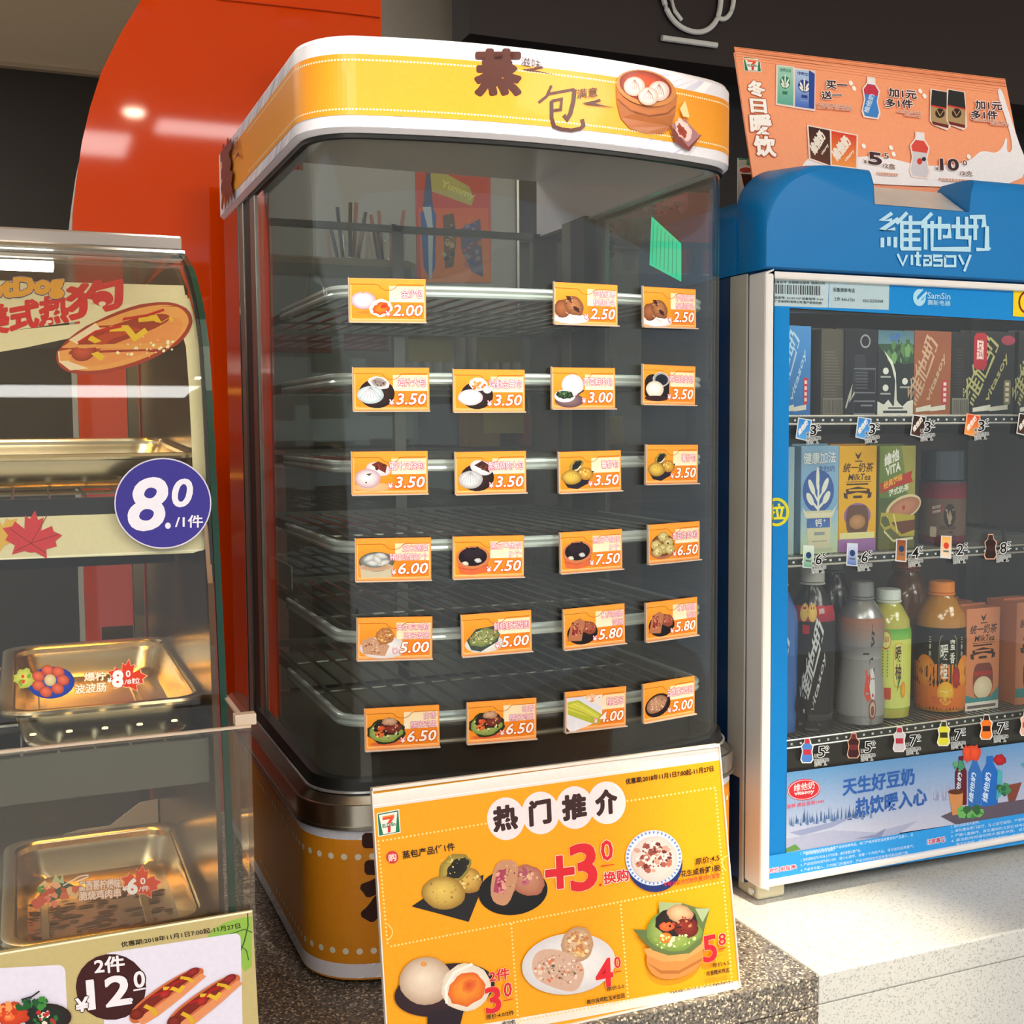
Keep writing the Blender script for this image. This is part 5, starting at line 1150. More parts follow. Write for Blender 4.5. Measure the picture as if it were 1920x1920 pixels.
# bottles
def bottle(name, label, pxc, pyb, yc, prof, shelf, body, cap, fn=None, capn=3, ridges=True, mod=None, neck=None):
    """prof: (radius, height) list of the body; cap: (r, z0, z1, material)"""
    z0 = FS[shelf]+.0046; c = onY(pxc, pyb, yc); c.z = z0
    t = thing(name, label, 'drink bottle', c)
    G().lathe(prof, c, 36, mod=mod).build('body', body, t, smooth=True)
    r, a, b, m = cap
    G().lathe([(r*.9, a), (r, a+.0008), (r*.985, b-.0015), (r*.9, b)], c, 36, mod=lambda an, z: 1+(.012*math.cos(an*36) if ridges else 0)).build('cap', m, t, smooth=False)
    G().lathe([(r*1.06, a-.0026), (r*1.08, a-.0008), (r*1.02, a-.0004)], c, 30).build('cap_ring', m, t, smooth=True)
    if fn:
        def rad(z):
            z = z-z0
            for p, q in zip(prof, prof[1:]):
                if p[1] <= z <= q[1] and q[1] > p[1]: return p[0]+(q[0]-p[0])*(z-p[1])/(q[1]-p[1])
            return prof[-1][0]
        th0 = math.atan2(c.x, c.y)                      # face the label towards the shop
        def surf(a_, b_, h_):
            r_ = rad(b_)+h_+.0002; an = a_-.58
            return V((c.x+math.sin(an)*r_, c.y-math.cos(an)*r_, b_))
        R0 = max(q[0] for q in prof)
        p = Pr(lambda u, v: (u/100, z0+v/100*prof[-1][1]), surf, h0=.0003, step=.00003)   # u -100..100 round the bottle, v 0..100 upwards
        fn(p); p.mesh('printed_label', t, M_PRINT)
    return t
def wrap(p, v0, v1, col, col2=None, n=40, seg=6):
    p.quad((-314, v1), (314, v1), (314, v0), (-314, v0), col, col2, 48, seg)
def tu(p, s_, u0, v0, u1, v1, dh, col, **k):
    """text on a label where v grows upwards"""
    k['b'] = .012
    p.tx(s_, (u0, v0), (u1, v1), (u0-(0 if abs(u1-u0) > abs(v1-v0) else dh), v0+(dh if abs(u1-u0) > abs(v1-v0) else 0)), col, **k)
M_CAPG = mat('cap_grey', '#b9b9b2', .4); M_CAPS = mat('cap_silver', '#8c8e8e', .35, .4); M_CAPW = mat('cap_white', '#dfe6e2', .4); M_CAPO = mat('cap_orange', '#f08a14', .35)
HB3 = .187
pb = [(.018, 0), (.0235, .003), (.0245, .02), (.0225, .03), (.0245, .045), (.0250, .09), (.0255, .125), (.0235, .140), (.0155, .158), (.0115, .166), (.0115, .172)]
def f(p):
    wrap(p, 2, 74, '#17161a', '#1c1a20'); wrap(p, 74, 84, '#b81f34', '#8e1c34')
    for x in (-42, -4): p.el(x, 80, 20, 6, '#f0cf6c', '#d9a84c', hi=(-.2, .3)); p.rect(x-8, 82, x-3, 83.6, '#b8242c'); p.rect(x+3, 82, x+8, 83.6, '#b8242c')
    p.poly([(22, 78), (60, 78), (60, 84), (22, 85)], '#c8283a'); tu(p, '植物蛋白', 26, 79, 54, 79.5, 3.6, '#f4e0dc', b=.02); p.rrect(-46, 66, -16, 72, 2, '#b81f34')
    vitasoy(p, -36, 12, 44, 66, 1, '#cfd3d4', rot=(-30, 12))
    p.tx('vitasoy', (6, 12), (62, 50), (-8, 17), '#cfd3d4', b=.012)
    p.rect(-60, 5, 40, 6.5, '#5c5c60'); p.rect(-30, 2, 30, 3.2, '#5c5c60')
bottle('soy_bottle', 'black soy milk bottle with slanted white lettering and a pale grey cap, bottom shelf', 1520, 1360, 1.100, pb, 2, mat('bottle_black', '#1b191d', .2, coat=.4), (.0134, .170, .187, M_CAPG), f)
pm = [(.020, 0), (.0265, .003), (.0270, .03), (.0235, .062), (.0215, .075), (.0222, .082), (.0252, .1), (.0258, .118), (.0245, .128), (.0155, .142), (.0118, .146), (.0118, .150)]
oct_ = lambda an, z: 1-.035*(1-abs(math.cos(an*4)))*(1 if .008 < z < .125 else 0)
def f(p):
    wrap(p, 0, 52, '#8f8f92', '#a3a3a6'); wrap(p, 52, 62, '#7d7c80', '#a0a0a2'); wrap(p, 62, 84, '#a2694f', '#8a8a8c')
    p.line([(38, 80-i*1.2) if i < 10 else (46, 80-i*1.2) for i in range(14)], 2.4, '#2a2226'); p.line([(34, 66), (38, 63), (52, 66), (50, 72), (36, 74)], 2.4, '#2a2226')
    p.poly([(14, 44), (30, 48), (44, 44), (36, 38), (30, 30), (34, 22), (20, 20), (6, 26), (10, 34), (16, 38)], '#d8442c'); p.poly([(34, 52), (52, 54), (62, 50), (60, 40), (52, 46), (36, 46)], '#1d2236'); p.poly([(34, 44), (52, 46), (58, 40), (56, 26), (46, 20), (34, 24), (30, 32), (38, 38)], '#d9d7da')
    p.rect(40, 37, 46, 38, '#2a2226'); p.rect(50, 37, 56, 38, '#2a2226'); p.el(44, 25, 4, 1.4, '#b8242c')
    p.el(42, 14, 17, 8, '#8c4a3a'); p.el(42, 14, 13, 6, '#c9b8ac'); p.el(42, 13, 8, 4, '#8c4a3a'); p.rect(0, 56, 30, 57.5, '#3a3638')
bottle('coffee_bottle', 'silver and copper faceted coffee bottle with a grey cap on the bottom shelf', 1612, 1352, 1.100, pm, 2, mat('bottle_silver', '#a2a2a4', .25, .6), (.0135, .149, .1665, M_CAPS), f, mod=oct_)
pg = [(.021, 0), (.0255, .003), (.0262, .012), (.0255, .02), (.0262, .03), (.0262, .1), (.0255, .108), (.0245, .118), (.017, .132), (.0132, .137), (.0132, .141)]
M_LIQG = mat('pale_green_tea', '#b9b448', .12, coat=.6); M_LIQO = mat('orange_tea', '#b87a10', .12, coat=.6); M_LIQD = mat('dark_orange_tea', '#7c4a14', .15, coat=.5)
def f(p):
    wrap(p, 10, 76, '#cfd860', '#d8df78'); wrap(p, 68, 77, '#5aa83a', '#8cc84a'); wrap(p, 10, 20, '#9ccf40', '#6cb838')
    p.el(-20, 68, 22, 8, '#c8562c'); p.el(-20, 68, 20, 6.8, '#dfe07c'); tu(p, '奶盐茶', -34, 66, -6, 66, 5, '#c8562c', b=.01)
    p.rrect(14, 28, 60, 66, 12, '#e0b83c'); p.rrect(17, 30, 58, 64, 10, '#dfe38c'); tu(p, '暖', 22, 50, 50, 50, 13, '#4a1424', b=.05); tu(p, '柚', 22, 35, 50, 35, 13, '#4a1424', b=.05)
    for x in (-34, -14): 
        for i in range(9): p.rect(x, 58-i*2.6, x+5, 59.4-i*2.6, '#8a9a3c')
    p.rrect(-26, 18, 4, 28, 2, '#c8462c'); p.poly([(30, 24), (44, 34), (48, 40), (36, 34)], '#3a7a2c'); p.el(60, 26, 12, 7, '#f0b030', '#e09020')
bottle('fruit_tea_bottle', 'yellow-green citrus tea bottle with a white cap on the bottom shelf', 1662, 1342, 1.112, pg, 2, M_LIQG, (.0142, .1405, .153, M_CAPW), f)
po = [(.024, 0), (.0292, .003), (.0298, .012), (.0288, .018), (.0298, .026), (.0298, .1), (.0290, .106), (.0280, .118), (.018, .136), (.0138, .141), (.0138, .145)]
def f(p):
    wrap(p, 4, 72, '#15130f', '#17140f'); p.quad((-314, 42), (314, 42), (314, 4), (-314, 4), '#e8821a', '#e0701a', 40, 3)
    p.el(-78, 36, 44, 13, '#f2a63a', '#e8821a'); p.el(92, 36, 40, 13, '#f2a63a', '#e8821a')
    p.rrect(-22, 24, 50, 66, 10, '#9a917a')
    p.rrect(-22, 24, 50, 66, 10, '#9a917a'); p.rrect(-20, 25, 48, 65, 9, '#15130f')
    tu(p, '暖', -16, 46, 14, 46, 13, '#efeee6', b=.05); tu(p, '橙', -16, 30, 14, 30, 13, '#efeee6', b=.05); tu(p, '蜜', 20, 54, 40, 54, 9, '#efeee6', b=.04); tu(p, '香', 20, 43, 40, 43, 9, '#efeee6', b=.04)
    p.el(48, 31, 17, 9, '#b8241c', '#8c1c18'); p.el(6, 18, 32, 10, '#f6c83a', '#eea824'); p.line([(-10, 12), (6, 20), (20, 12)], 1, '#f9e08c'); p.line([(-14, 20), (6, 19), (28, 21)], 1, '#f9e08c')
    tu(p, '蜜香橙茶饮料', -44, 9, 20, 9, 6, '#d9502c', b=.02)
    for x in (-60, 66):
        for i in range(3): tu(p, '三得利'[i], x, 60-i*6, x+9, 60-i*6, 4.6, '#d9d6cc', b=.01)
bottle('orange_tea_bottle', 'large orange tea bottle with a black label and an orange cap on the bottom shelf', 1761, 1334, 1.112, po, 2, M_LIQO, (.0150, .1445, .158, M_CAPO), f)
pgeo = [(.024, 0), (.0262, .003), (.0268, .01), (.0268, .072), (.0262, .076)]
def f(p):
    wrap(p, 0, 96, '#5d4a3c', '#6b5748'); wrap(p, 74, 98, '#5a1024', '#7a1a30'); wrap(p, 0, 16, '#6c1c30', '#4c0f20')
    p.poly([(-70, 44), (-66, 58), (-14, 64), (-8, 70), (-12, 52)], '#a8283a'); tu(p, '真材实料', -58, 57, -22, 60, 5, '#e8c8c4', b=.02); tu(p, '浓郁咖啡', -58, 50, -22, 53, 5, '#e8c8c4', b=.02)
    p.el(16, 48, 26, 18, '#2a1710'); p.poly([(-4, 58), (4, 58), (16, 42), (28, 58), (36, 58), (20, 34), (12, 34)], '#a48f74'); p.el(16, 46, 4, 10, '#a48f74')
    tu(p, 'GEORGIA', -26, 26, 44, 26, 6, '#241812', b=.03); tu(p, '乔雅', 4, 19, 30, 19, 4.5, '#2e2018', b=.01); p.rrect(-14, 12, 40, 17, 2, '#2a1a14'); p.rrect(-66, 14, -38, 30, 3, '#c9b8a0')
g = bottle('coffee_bottle', 'dark-capped coffee bottle with maroon and brown label on the middle shelf', 1765, 1030, 1.112, pgeo, 1, mat('bottle_brown', '#4a3a30', .25, coat=.4), (.0255, .0775, .1135, mat('cap_slate', '#27323a', .25, coat=.5)), f, ridges=False)
# carton on the bottom shelf
def f(p):
    teafront('#d8875c', '#3a1f18')(p); p.rrect(22, 54, 82, 88, 14, '#7c3a30'); p.el(52, 78, 28, 11, '#ecdcc0', '#d9c4a0'); p.rect(24, 62, 80, 66, '#a82c28')
    p.poly([(0, 84), (30, 88), (74, 88), (100, 78), (100, 94), (0, 94)], '#3f8f92'); p.rect(0, 92, 100, 100, '#efe6dc'); p.rect(6, 95, 92, 98, '#6c6460')
carton('tea_carton', 'orange-pink milk tea carton at the right end of the bottom shelf', 1812, 1874, 1140, 2, f, '#cf7a4c', 1.088, .05)
# things half hidden behind
bottle('soy_bottle', 'black soy milk bottle with grey cap behind the silver coffee bottle', 1557, 1330, 1.18, pb, 2, MATS['bottle_black'], (.0134, .170, .187, mat('cap_dark_grey', '#6f7270', .4)))
bottle('orange_tea_bottle', 'dark orange bottle behind the white-capped tea bottle', 1694, 1320, 1.20, [(r*1.02, z*1.12) for r, z in po], 2, M_LIQD, (.0165, .163, .181, mat('cap_dull_orange', '#a3552c', .4)))
def f(p): vitasoy(p, -10, 10, 60, 60, 1, '#cfe0f0', rot=(-30, 12)); 
bottle('soy_bottle', 'blue soy milk bottle cut off at the left edge of the bottom shelf', 1452, 1362, 1.105, pb, 2, mat('bottle_blue', '#2c66b4', .2, coat=.4), (.0134, .170, .187, M_CAPG), f)
def f(p): p.rect(0, 0, 100, 100, '#c9744c')
carton('tea_carton', 'orange carton standing behind the orange tea bottle', 1776, 1822, 1128, 2, f, '#c9744c', 1.15, .05)

def f(p): vfront('#171918', '#b5b272', '#8a8450')(p)
carton('soy_carton', 'black carton cut off by the right edge of the frame on the top shelf', 1910, 1975, 622, 0, f, '#121413', 1.09)
carton('tea_carton', 'orange-pink milk tea carton cut off by the right edge, bottom shelf', 1906, 1968, 1128, 2, lambda p: (teafront('#d8875c', '#3a1f18')(p), p.rrect(22, 54, 82, 88, 14, '#7c3a30'), p.rect(0, 84, 100, 93, '#3f8f92')), '#cf7a4c', 1.088, .05)

# ---- small clear price stickers on the door glass
def sticker(px, py, w, pic, price, frac, label, tilt=0):
    t = thing('shelf_sticker', label, 'price sticker', onY(px+w/2, py+12, 1.0355), 'price stickers on the warmer door')
    p = plane_pr((0, 1.0355, 0), (1, 0, 0), (0, 0, 1), h0=.0004, step=.00003)
    kind, c1, c2 = pic
    if kind == 'box':
        a = [(px+4, py-3), (px+26, py+1), (px+21, py+38), (px-1, py+32)] if tilt == 0 else [(px+4, py), (px+20, py+1), (px+19, py+40), (px+2, py+38)]
        p.poly([(x+(2 if x > px+12 else -2), y+(2 if y > py+18 else -2)) for x, y in a], '#cfd8e0' if c2 != '#f0a050' else '#f0a878'); p.quad(*a, c1, c2, 1, 3)
        p.push(a[3], ((a[2][0]-a[3][0])/100, (a[2][1]-a[3][1])/100), ((a[3][0]-a[0][0])/100, (a[3][1]-a[0][1])/100))
        if tilt == 0: p.tx('维他奶', (22, -12), (80, -86), (2, -34), '#f2efe4', b=.04, res=1)
        else: p.el(50, -58, 30, 16, '#26406c' if c1 != '#f2b03c' else '#d9442c'); p.rect(20, -34, 80, -26, '#5a6a70')
        p.pop()
    else:
        pts = [(8, 0), (16, 0), (17, 8), (22, 14), (20, 24), (22, 38), (18, 44), (4, 44), (1, 38), (4, 24), (2, 14), (7, 8)]
        p.poly([(px+11+(x-11)*1.2, py+22+(y-22)*1.08) for x, y in pts], '#e8e6e0' if kind == 'bot' else '#d8a890'); p.poly([(px+x, py+y) for x, y in pts], c1); p.poly([(px+x, py+y) for x, y in pts[:2]]+[(px+17, py+9), (px+7, py+9)], c2); p.rect(px+5, py+20, px+19, py+30, c2)
    x = px+w*.52; yb = py+30 if kind == 'box' and tilt == 0 else py+36
    p.tx('¥', (x-7, yb), (x-1, yb-1), (x-7, yb-7), '#15181a', b=.01, ol='#e6ecec', ow=.08, res=1, n8=4)
    p.tx(price, (x, yb-1), (x+12, yb-2), (x+1, yb-21), '#101314', b=.015, ol='#e8eeee', ow=.07); p.tx(frac, (x+13, yb-13), (x+20, yb-14), (x+13.5, yb-23), '#101314', b=.01, ol='#e8eeee', ow=.09, res=1); p.line([(x+13, yb-10), (x+21, yb-11)], 1.6, '#e8eeee')
    for i, s_ in enumerate(('维他奶原味', '250ML')):
        p.tx(s_, (x-7, yb+8+i*7), (x+20-i*4, yb+6+i*7), (x-7, yb+2+i*7), '#15181a', b=.01, ol='#dfe6e6', ow=.14, res=1, n8=4)
    p.mesh('printed_film', t, M_PRMATT)
BL = ('box', '#2f86d8', '#5aa8e8'); BK = ('box', '#2c1c18', '#4a2c20'); RD = ('box', '#d8402c', '#f0a050')
for px, py, w, pic, pc, fr_, lb, tl in (
  (1494, 788, 46, BL, '3', '5', 'sticker of a blue carton priced 3.5, leftmost under the top shelf', 0),
  (1606, 786, 42, BL, '3', '5', 'sticker of a blue carton priced 3.5, second under the top shelf', 0),
  (1709, 782, 44, BK, '3', '5', 'sticker of a dark brown carton priced 3.5 under the top shelf', 0),
  (1810, 780, 44, RD, '3', '5', 'sticker of a red carton priced 3.5 under the top shelf', 0),
  (1908, 779, 44, BK, '3', '5', 'sticker of a dark carton at the right edge under the top shelf', 0),
  (1504, 1024, 46, ('box', '#cfe4d0', '#6fa88c'), '6', '5', 'sticker of a green carton priced 6.5, leftmost under the middle shelf', 1),
  (1586, 1020, 54, ('box', '#cfd8f0', '#5a78c0'), '6', '5', 'sticker of a blue carton priced 6.5 under the middle shelf', 1),
  (1678, 1012, 60, ('box', '#8c4a2c', '#b87840'), '4', '5', 'sticker of a brown carton priced 4.5 under the middle shelf', 1),
  (1762, 1006, 60, ('box', '#f2b03c', '#f0e0c8'), '2', '5', 'sticker of a yellow carton priced 2.5 under the middle shelf', 1),
  (1845, 1003, 56, ('botd', '#2a1c1a', '#3c2420'), '8', '5', 'sticker of a black bottle priced 8.5 under the middle shelf', 1),
  (1501, 1385, 62, ('bot', '#4a7cc8', '#b83040'), '5', '0', 'sticker of a blue bottle priced 5.0, leftmost under the bottom shelf', 1),
  (1588, 1376, 62, ('botd', '#3a1c20', '#6c2c30'), '5', '0', 'sticker of a dark bottle priced 5.0 under the bottom shelf', 1),
  (1674, 1364, 60, ('bot', '#c9c4cc', '#b03040'), '7', '0', 'sticker of a silver and red bottle priced 7.0 under the bottom shelf', 1),
  (1757, 1353, 62, ('bot', '#d8d83c', '#3c3a18'), '7', '5', 'sticker of a yellow bottle priced 7.5 under the bottom shelf', 1),
  (1837, 1341, 62, ('bot', '#f07a20', '#2a1814'), '7', '5', 'sticker of an orange bottle priced 7.5 under the bottom shelf', 1),
  (1912, 1334, 60, ('bot', '#e8b0a0', '#c83a2c'), '6', '0', 'sticker of a pink bottle at the right edge under the bottom shelf', 1)):
    sticker(px, py, w, pic, pc, fr_, lb, tl)
# ================================================================== promotional sign on the granite
SX0, SX1 = .2574, .5919
sg = thing('promo_sign', 'yellow acrylic-framed promotional sign leaning in front of the steamer base', 'sign', ((SX0+SX1)/2, .9, ZC))
WS = V((0, .037, .215)).normalized(); US = V((1, 0, 0)); NS = US.cross(WS); HS = .2182
O = V((SX0, .889, ZC+.0005))
g = G(); g.obox(O+US*(SX1-SX0)/2+WS*HS/2-NS*.0015, US*(SX1-SX0)/2, WS*HS/2, NS*.0012); g.build('backing_card', mat('sign_yellow', '#f0ac10', .5, noise=.02), sg, bevel=.0004)
g = G(); g.obox(O+US*(SX1-SX0)/2+WS*(HS+.001)+NS*-.001, US*(SX1-SX0)/2, WS*.0014, NS*.004); g.obox(O+US*(SX1-SX0)/2+WS*-.0002+NS*-.001, US*(SX1-SX0)/2, WS*.0008, NS*.004)
for x in (SX0, SX1): g.obox(V((x, O.y, O.z))+WS*HS/2+NS*-.0005, US*.0007, WS*HS/2, NS*.0028)
g.build('acrylic_edge', mat('sign_edge', '#efe6da', .25, noise=.03), sg, bevel=.0005)
g = G(); g.obox(O+US*(SX1-SX0)/2+WS*HS*.45-NS*.010+V((0, .012, -.01)), US*.09, V((0, .016, .09)), V((0, .0012, 0))); g.build('support_flap', M_ACR, sg)
g = G(); g.obox(V(((SX0+SX1)/2, .905, ZC+.0022)), US*.12, V((0, .015, 0)), V((0, 0, .0012))); g.build('foot_plate', M_ACR, sg)
pr = plane_pr(O, US, WS, h0=.0004, step=.000012)
Y = '#f9a602'
pr.quad((697, 1488), (1348, 1398), (1387, 1853), (728, 1975), Y)
pr.quad((697, 1489), (1348, 1399), (1350, 1425), (699, 1516), '#f8f3ec', '#efe3da', 1, 2); pr.line([(698, 1511), (1349, 1420)], 1.5, '#ffffff')
pr.quad((728, 1950), (1386, 1838), (1387, 1853), (728, 1975), '#f1e9dc')
pr.line([(698, 1495), (727, 1960)], 2.6, '#f3e9dc'); pr.line([(1348, 1402), (1386, 1850)], 3, '#f5efe4')
def seven(p, a, b, c, d):
    p.push(a, ((b[0]-a[0])/100, (b[1]-a[1])/100), ((d[0]-a[0])/100, (d[1]-a[1])/100))
    p.rect(0, 0, 100, 100, '#f4efe6'); p.rect(4, 4, 96, 96, '#0f7a52'); p.poly([(9, 9), (91, 9), (78, 93), (22, 93)], '#f6f2ea')
    p.poly([(24, 18), (76, 18), (76, 30), (60, 52), (42, 52), (56, 34), (24, 34)], '#e8502c'); p.poly([(45, 62), (58, 62), (55, 90), (43, 90)], '#d82c2c')
    p.poly([(24, 18), (76, 18), (76, 24), (24, 24)], '#f08a2c')
    p.tx('ELEVEn', (22, 66), (79, 66), (22, 51), '#0f6a4a', b=.04); p.pop()
seven(pr, (706, 1525), (748, 1517), (752, 1564), (709, 1569))
CR = '#f8dc8c'
def dl(a, b, n=None): pr.dots(a, b, n or max(2, int(math.hypot(a[0]-b[0], a[1]-b[1])/7)), 2.0, CR)
dl((718, 1576), (910, 1544)); dl((1176, 1502), (1339, 1477)); dl((1341, 1482), (1371, 1832)); dl((709, 1577), (726, 1768)); dl((733, 1774), (1352, 1654)); dl((958, 1733), (972, 1925)); dl((1163, 1697), (1177, 1868)); dl((975, 1914), (1370, 1838))
for cx, cy, ch, w in ((948, 1535, '热', 43), (1013, 1524, '门', 38), (1077, 1514, '推', 42), (1137, 1505, '介', 38)): pr.el(cx, cy, 35.5, 40, '#efe4e6', None, 0, 0, 1, (0, 0), 36)
for cx, cy, ch, w in ((948, 1535, '热', 43), (1013, 1524, '门', 38), (1077, 1514, '推', 42), (1137, 1505, '介', 38)): pr.tx(ch, (cx-w/2, cy+24), (cx+w/2, cy+17), (cx-w/2-2, cy-20), '#3a1a16', b=.05)
pr.tx('优惠期:2018年11月1日7:00起-11月27日', (1173, 1471), (1337, 1446), (1172, 1460), '#2c1a10', b=.025)
RD = '#dc1f2c'
pr.el(735, 1607, 11.5, 12, '#d93a3c'); pr.tx('购', (728, 1616), (743, 1613), (727, 1602), '#f6e4da', b=.02)
pr.tx('蒸包产品任1件', (755, 1611), (853, 1594), (753, 1596), '#2c1c14', b=.02)
# potato buns
pr.poly([(771, 1699), (830, 1660), (906, 1640), (902, 1668), (878, 1728), (820, 1712)], '#1e1a1c')
pr.el(876, 1650, 28, 24, '#e2ba58', '#9c6c28', .4, .04); pr.specks(880, 1652, 20, 16, 16, 2.4, ['#b07a34', '#f3d884'], 2)
pr.el(852, 1628, 34, 24, '#c8ac4c', '#8a7a30', -.7, .06); pr.el(857, 1628, 26, 15, '#15130f', '#2a2414', -.8, .1); pr.specks(850, 1622, 28, 18, 14, 1.5, ['#d8c470'], 3)
pr.el(831, 1674, 41, 31, '#edca62', '#9a742c', .08, .02); pr.specks(826, 1670, 30, 22, 14, 1.8, ['#c08e3c', '#a0742c'], 5)
# sausage rolls
pr.el(961, 1671, 65, 44, '#16120f', '#0c0a08', -.12, 0, 1, (0, 0), 36); pr.el(988, 1650, 34, 28, '#cc9070', '#a8624a', .5, .05); pr.specks(986, 1644, 22, 16, 24, 4, ['#c06a78', '#e2b090', '#a85060'], 3)
pr.poly([(924, 1622), (938, 1612), (962, 1611), (976, 1624), (956, 1699), (938, 1698), (914, 1688)], '#c8906c', 0, 1); pr.poly([(930, 1634), (948, 1628), (944, 1676), (924, 1672)], '#a8405a'); pr.specks(938, 1652, 9, 22, 18, 3, ['#d88a8c', '#8c2c44', '#e2a48c'], 5); pr.specks(958, 1650, 14, 34, 14, 1.4, ['#5c3a28', '#e2b48c'], 7)
# + 3.0 swap price
OW = '#f7d2a8'
pr.tx('+', (1023, 1668), (1076, 1662), (1021, 1608), RD, b=.03, ol=OW, ow=.05); pr.tx('3', (1071, 1672), (1119, 1664), (1066, 1586), RD, b=.03, ol=OW, ow=.03); pr.tx('0', (1127, 1615), (1149, 1611), (1124, 1577), RD, b=.02, ol=OW, ow=.05)
pr.line([(1125, 1624), (1150, 1620)], 1.8, RD); pr.el(1124.5, 1658.5, 2.4, 2.6, RD); pr.tx('换购', (1131, 1658), (1178, 1650), (1129, 1636), RD, b=.03, ol='#f8ece0', ow=.07)
# porridge bowl
pr.el(1226, 1618, 52, 54, '#1c2c6c', None, -.1, 0, 1, (0, 0), 40); pr.el(1224, 1608, 53, 52, '#e9edf4', '#c3d0ea', -.1, 0, 1, (0, 0), 40, .93)
for i in range(40): a = i*.157; pr.line([(1224+math.cos(a)*47, 1608+math.sin(a)*46), (1224+math.cos(a)*51, 1608+math.sin(a)*50)], 3, '#5c84cc')
pr.el(1225, 1610, 44, 43, '#e6d8d4', '#d3c0bc', 0, .02); pr.specks(1222, 1606, 34, 28, 80, 4, ['#8c4438', '#b8705c', '#6c2c28', '#c99a88', '#efe2dc', '#a85a48'], 4)
BK = '#33200f'
pr.tx('原价:4.5', (1302, 1621), (1347, 1613), (1301, 1609), BK, b=.02); pr.tx('花生咸骨粥1碗', (1275, 1644), (1348, 1632), (1274, 1632), BK, b=.025); pr.tx('不可与其他促销优惠同时享受', (1242, 1663), (1348, 1645), (1241, 1654), RD, b=.01)
# custard buns
pr.el(832, 1855, 95, 48, '#3a1a26', '#2a1018', -.18, 0, 1, (0, 0), 40); pr.poly([(800, 1895), (870, 1885), (860, 1925), (800, 1930)], '#22101a')
pr.el(797, 1838, 50, 45, '#f4e2cc', '#b89a80', -.1, .01); pr.el(793, 1806, 6, 5, '#e2984c'); pr.el(872, 1850, 47, 44, '#f6efe6', '#e2d4c0', -.5, .03); pr.el(874, 1854, 36, 30, '#f5a02c', '#e06018', -.5, .08, 3); pr.el(880, 1846, 20, 13, '#d9481c', '#f08a2c', -.5, .15, 4)
pr.line([(836, 1880), (834, 1850), (850, 1822), (884, 1806)], 5, '#f6f0e6')
pr.tx('2件', (916, 1841), (954, 1834), (915, 1819), RD, b=.025, ol=OW, ow=.05); pr.tx('3', (910, 1900), (938, 1895), (907, 1852), RD, b=.03, ol=OW, ow=.03); pr.tx('0', (943, 1869), (958, 1866), (942, 1842), RD, b=.02, ol=OW, ow=.05); pr.line([(942, 1875), (960, 1871)], 1.6, RD)
pr.tx('原价:4.0/2件', (910, 1911), (962, 1901), (909, 1902), BK, b=.02); pr.tx('金沙包', (940, 1924), (965, 1919), (939, 1914), BK, b=.02)
# rice balls
pr.el(1064, 1806, 88, 57, '#f2efee', '#d3cfd2', -.12, 0, 1, (0, 0), 40); pr.el(1080, 1770, 30, 34, '#e0bc98', '#b88e6c', .3, .03); pr.specks(1082, 1770, 22, 24, 60, 3, ['#f0c878', '#d99a5c', '#c88048', '#f4dcb4', '#b87c58'], 3)
pr.poly([(994, 1798), (1004, 1782), (1024, 1776), (1060, 1782), (1096, 1806), (1092, 1836), (1080, 1856), (1066, 1860), (1020, 1846), (996, 1830)], '#d4ae98', 0, 1); pr.specks(1044, 1816, 44, 28, 110, 2.4, ['#b88c74', '#e9cdb8', '#c9a08a', '#5c5c3c', '#d9774c', '#f0dccc'], 9)
pr.tx('4', (1116, 1852), (1147, 1846), (1114, 1800), RD, b=.03, ol=OW, ow=.03); pr.tx('0', (1150, 1815), (1162, 1813), (1148, 1793), RD, b=.02, ol=OW, ow=.05); pr.line([(1149, 1821), (1162, 1819)], 1.6, RD)
pr.tx('原价:5.0', (1136, 1857), (1168, 1851), (1135, 1849), BK, b=.02); pr.tx('奥尔良鸡粒玉米饭团', (1098, 1882), (1169, 1869), (1097, 1873), BK, b=.022)
# leaf rice in a bamboo steamer
pr.poly([(1204, 1778), (1210, 1818), (1232, 1834), (1262, 1836), (1300, 1822), (1316, 1798), (1316, 1764), (1260, 1770)], '#cf8844', 0, 1); pr.poly([(1208, 1802), (1236, 1818), (1270, 1818), (1314, 1794), (1314, 1800), (1270, 1824), (1236, 1824)], '#b06a2c'); pr.poly([(1204, 1778), (1210, 1790), (1240, 1802), (1280, 1800), (1316, 1778), (1316, 1764), (1260, 1770)], '#dc9a58')
pr.poly([(1184, 1741), (1208, 1742), (1232, 1718), (1232, 1690), (1276, 1692), (1302, 1700), (1328, 1702), (1318, 1738), (1312, 1768), (1290, 1786), (1250, 1790), (1220, 1780), (1204, 1764)], '#5f7040', 3)
pr.poly([(1232, 1690), (1276, 1692), (1262, 1712), (1234, 1716)], '#9cb080'); pr.poly([(1300, 1702), (1328, 1702), (1314, 1728)], '#a3b48c')
pr.el(1260, 1744, 52, 38, '#a9b868', '#6c8a3c', 0, .05, 2); pr.el(1266, 1728, 40, 28, '#2c2018', '#1c1610', 0, .06, 3); pr.el(1272, 1712, 26, 16, '#e0bc94', '#b08460', .2, .08, 4); pr.el(1284, 1738, 22, 18, '#8c2c20', '#5c1c14', 0, .1, 5); pr.el(1247, 1736, 14, 9, '#e8743c', '#c04c20', 0, .1, 6); pr.el(1245, 1757, 12, 10, '#f08c2c', '#dc6c1c'); pr.specks(1262, 1764, 40, 14, 34, 3, ['#c8d88c', '#8aa84c', '#e2e8b4'], 7); pr.specks(1270, 1726, 30, 18, 20, 2.4, ['#1a120c', '#c88a5c', '#a8402c'], 8)
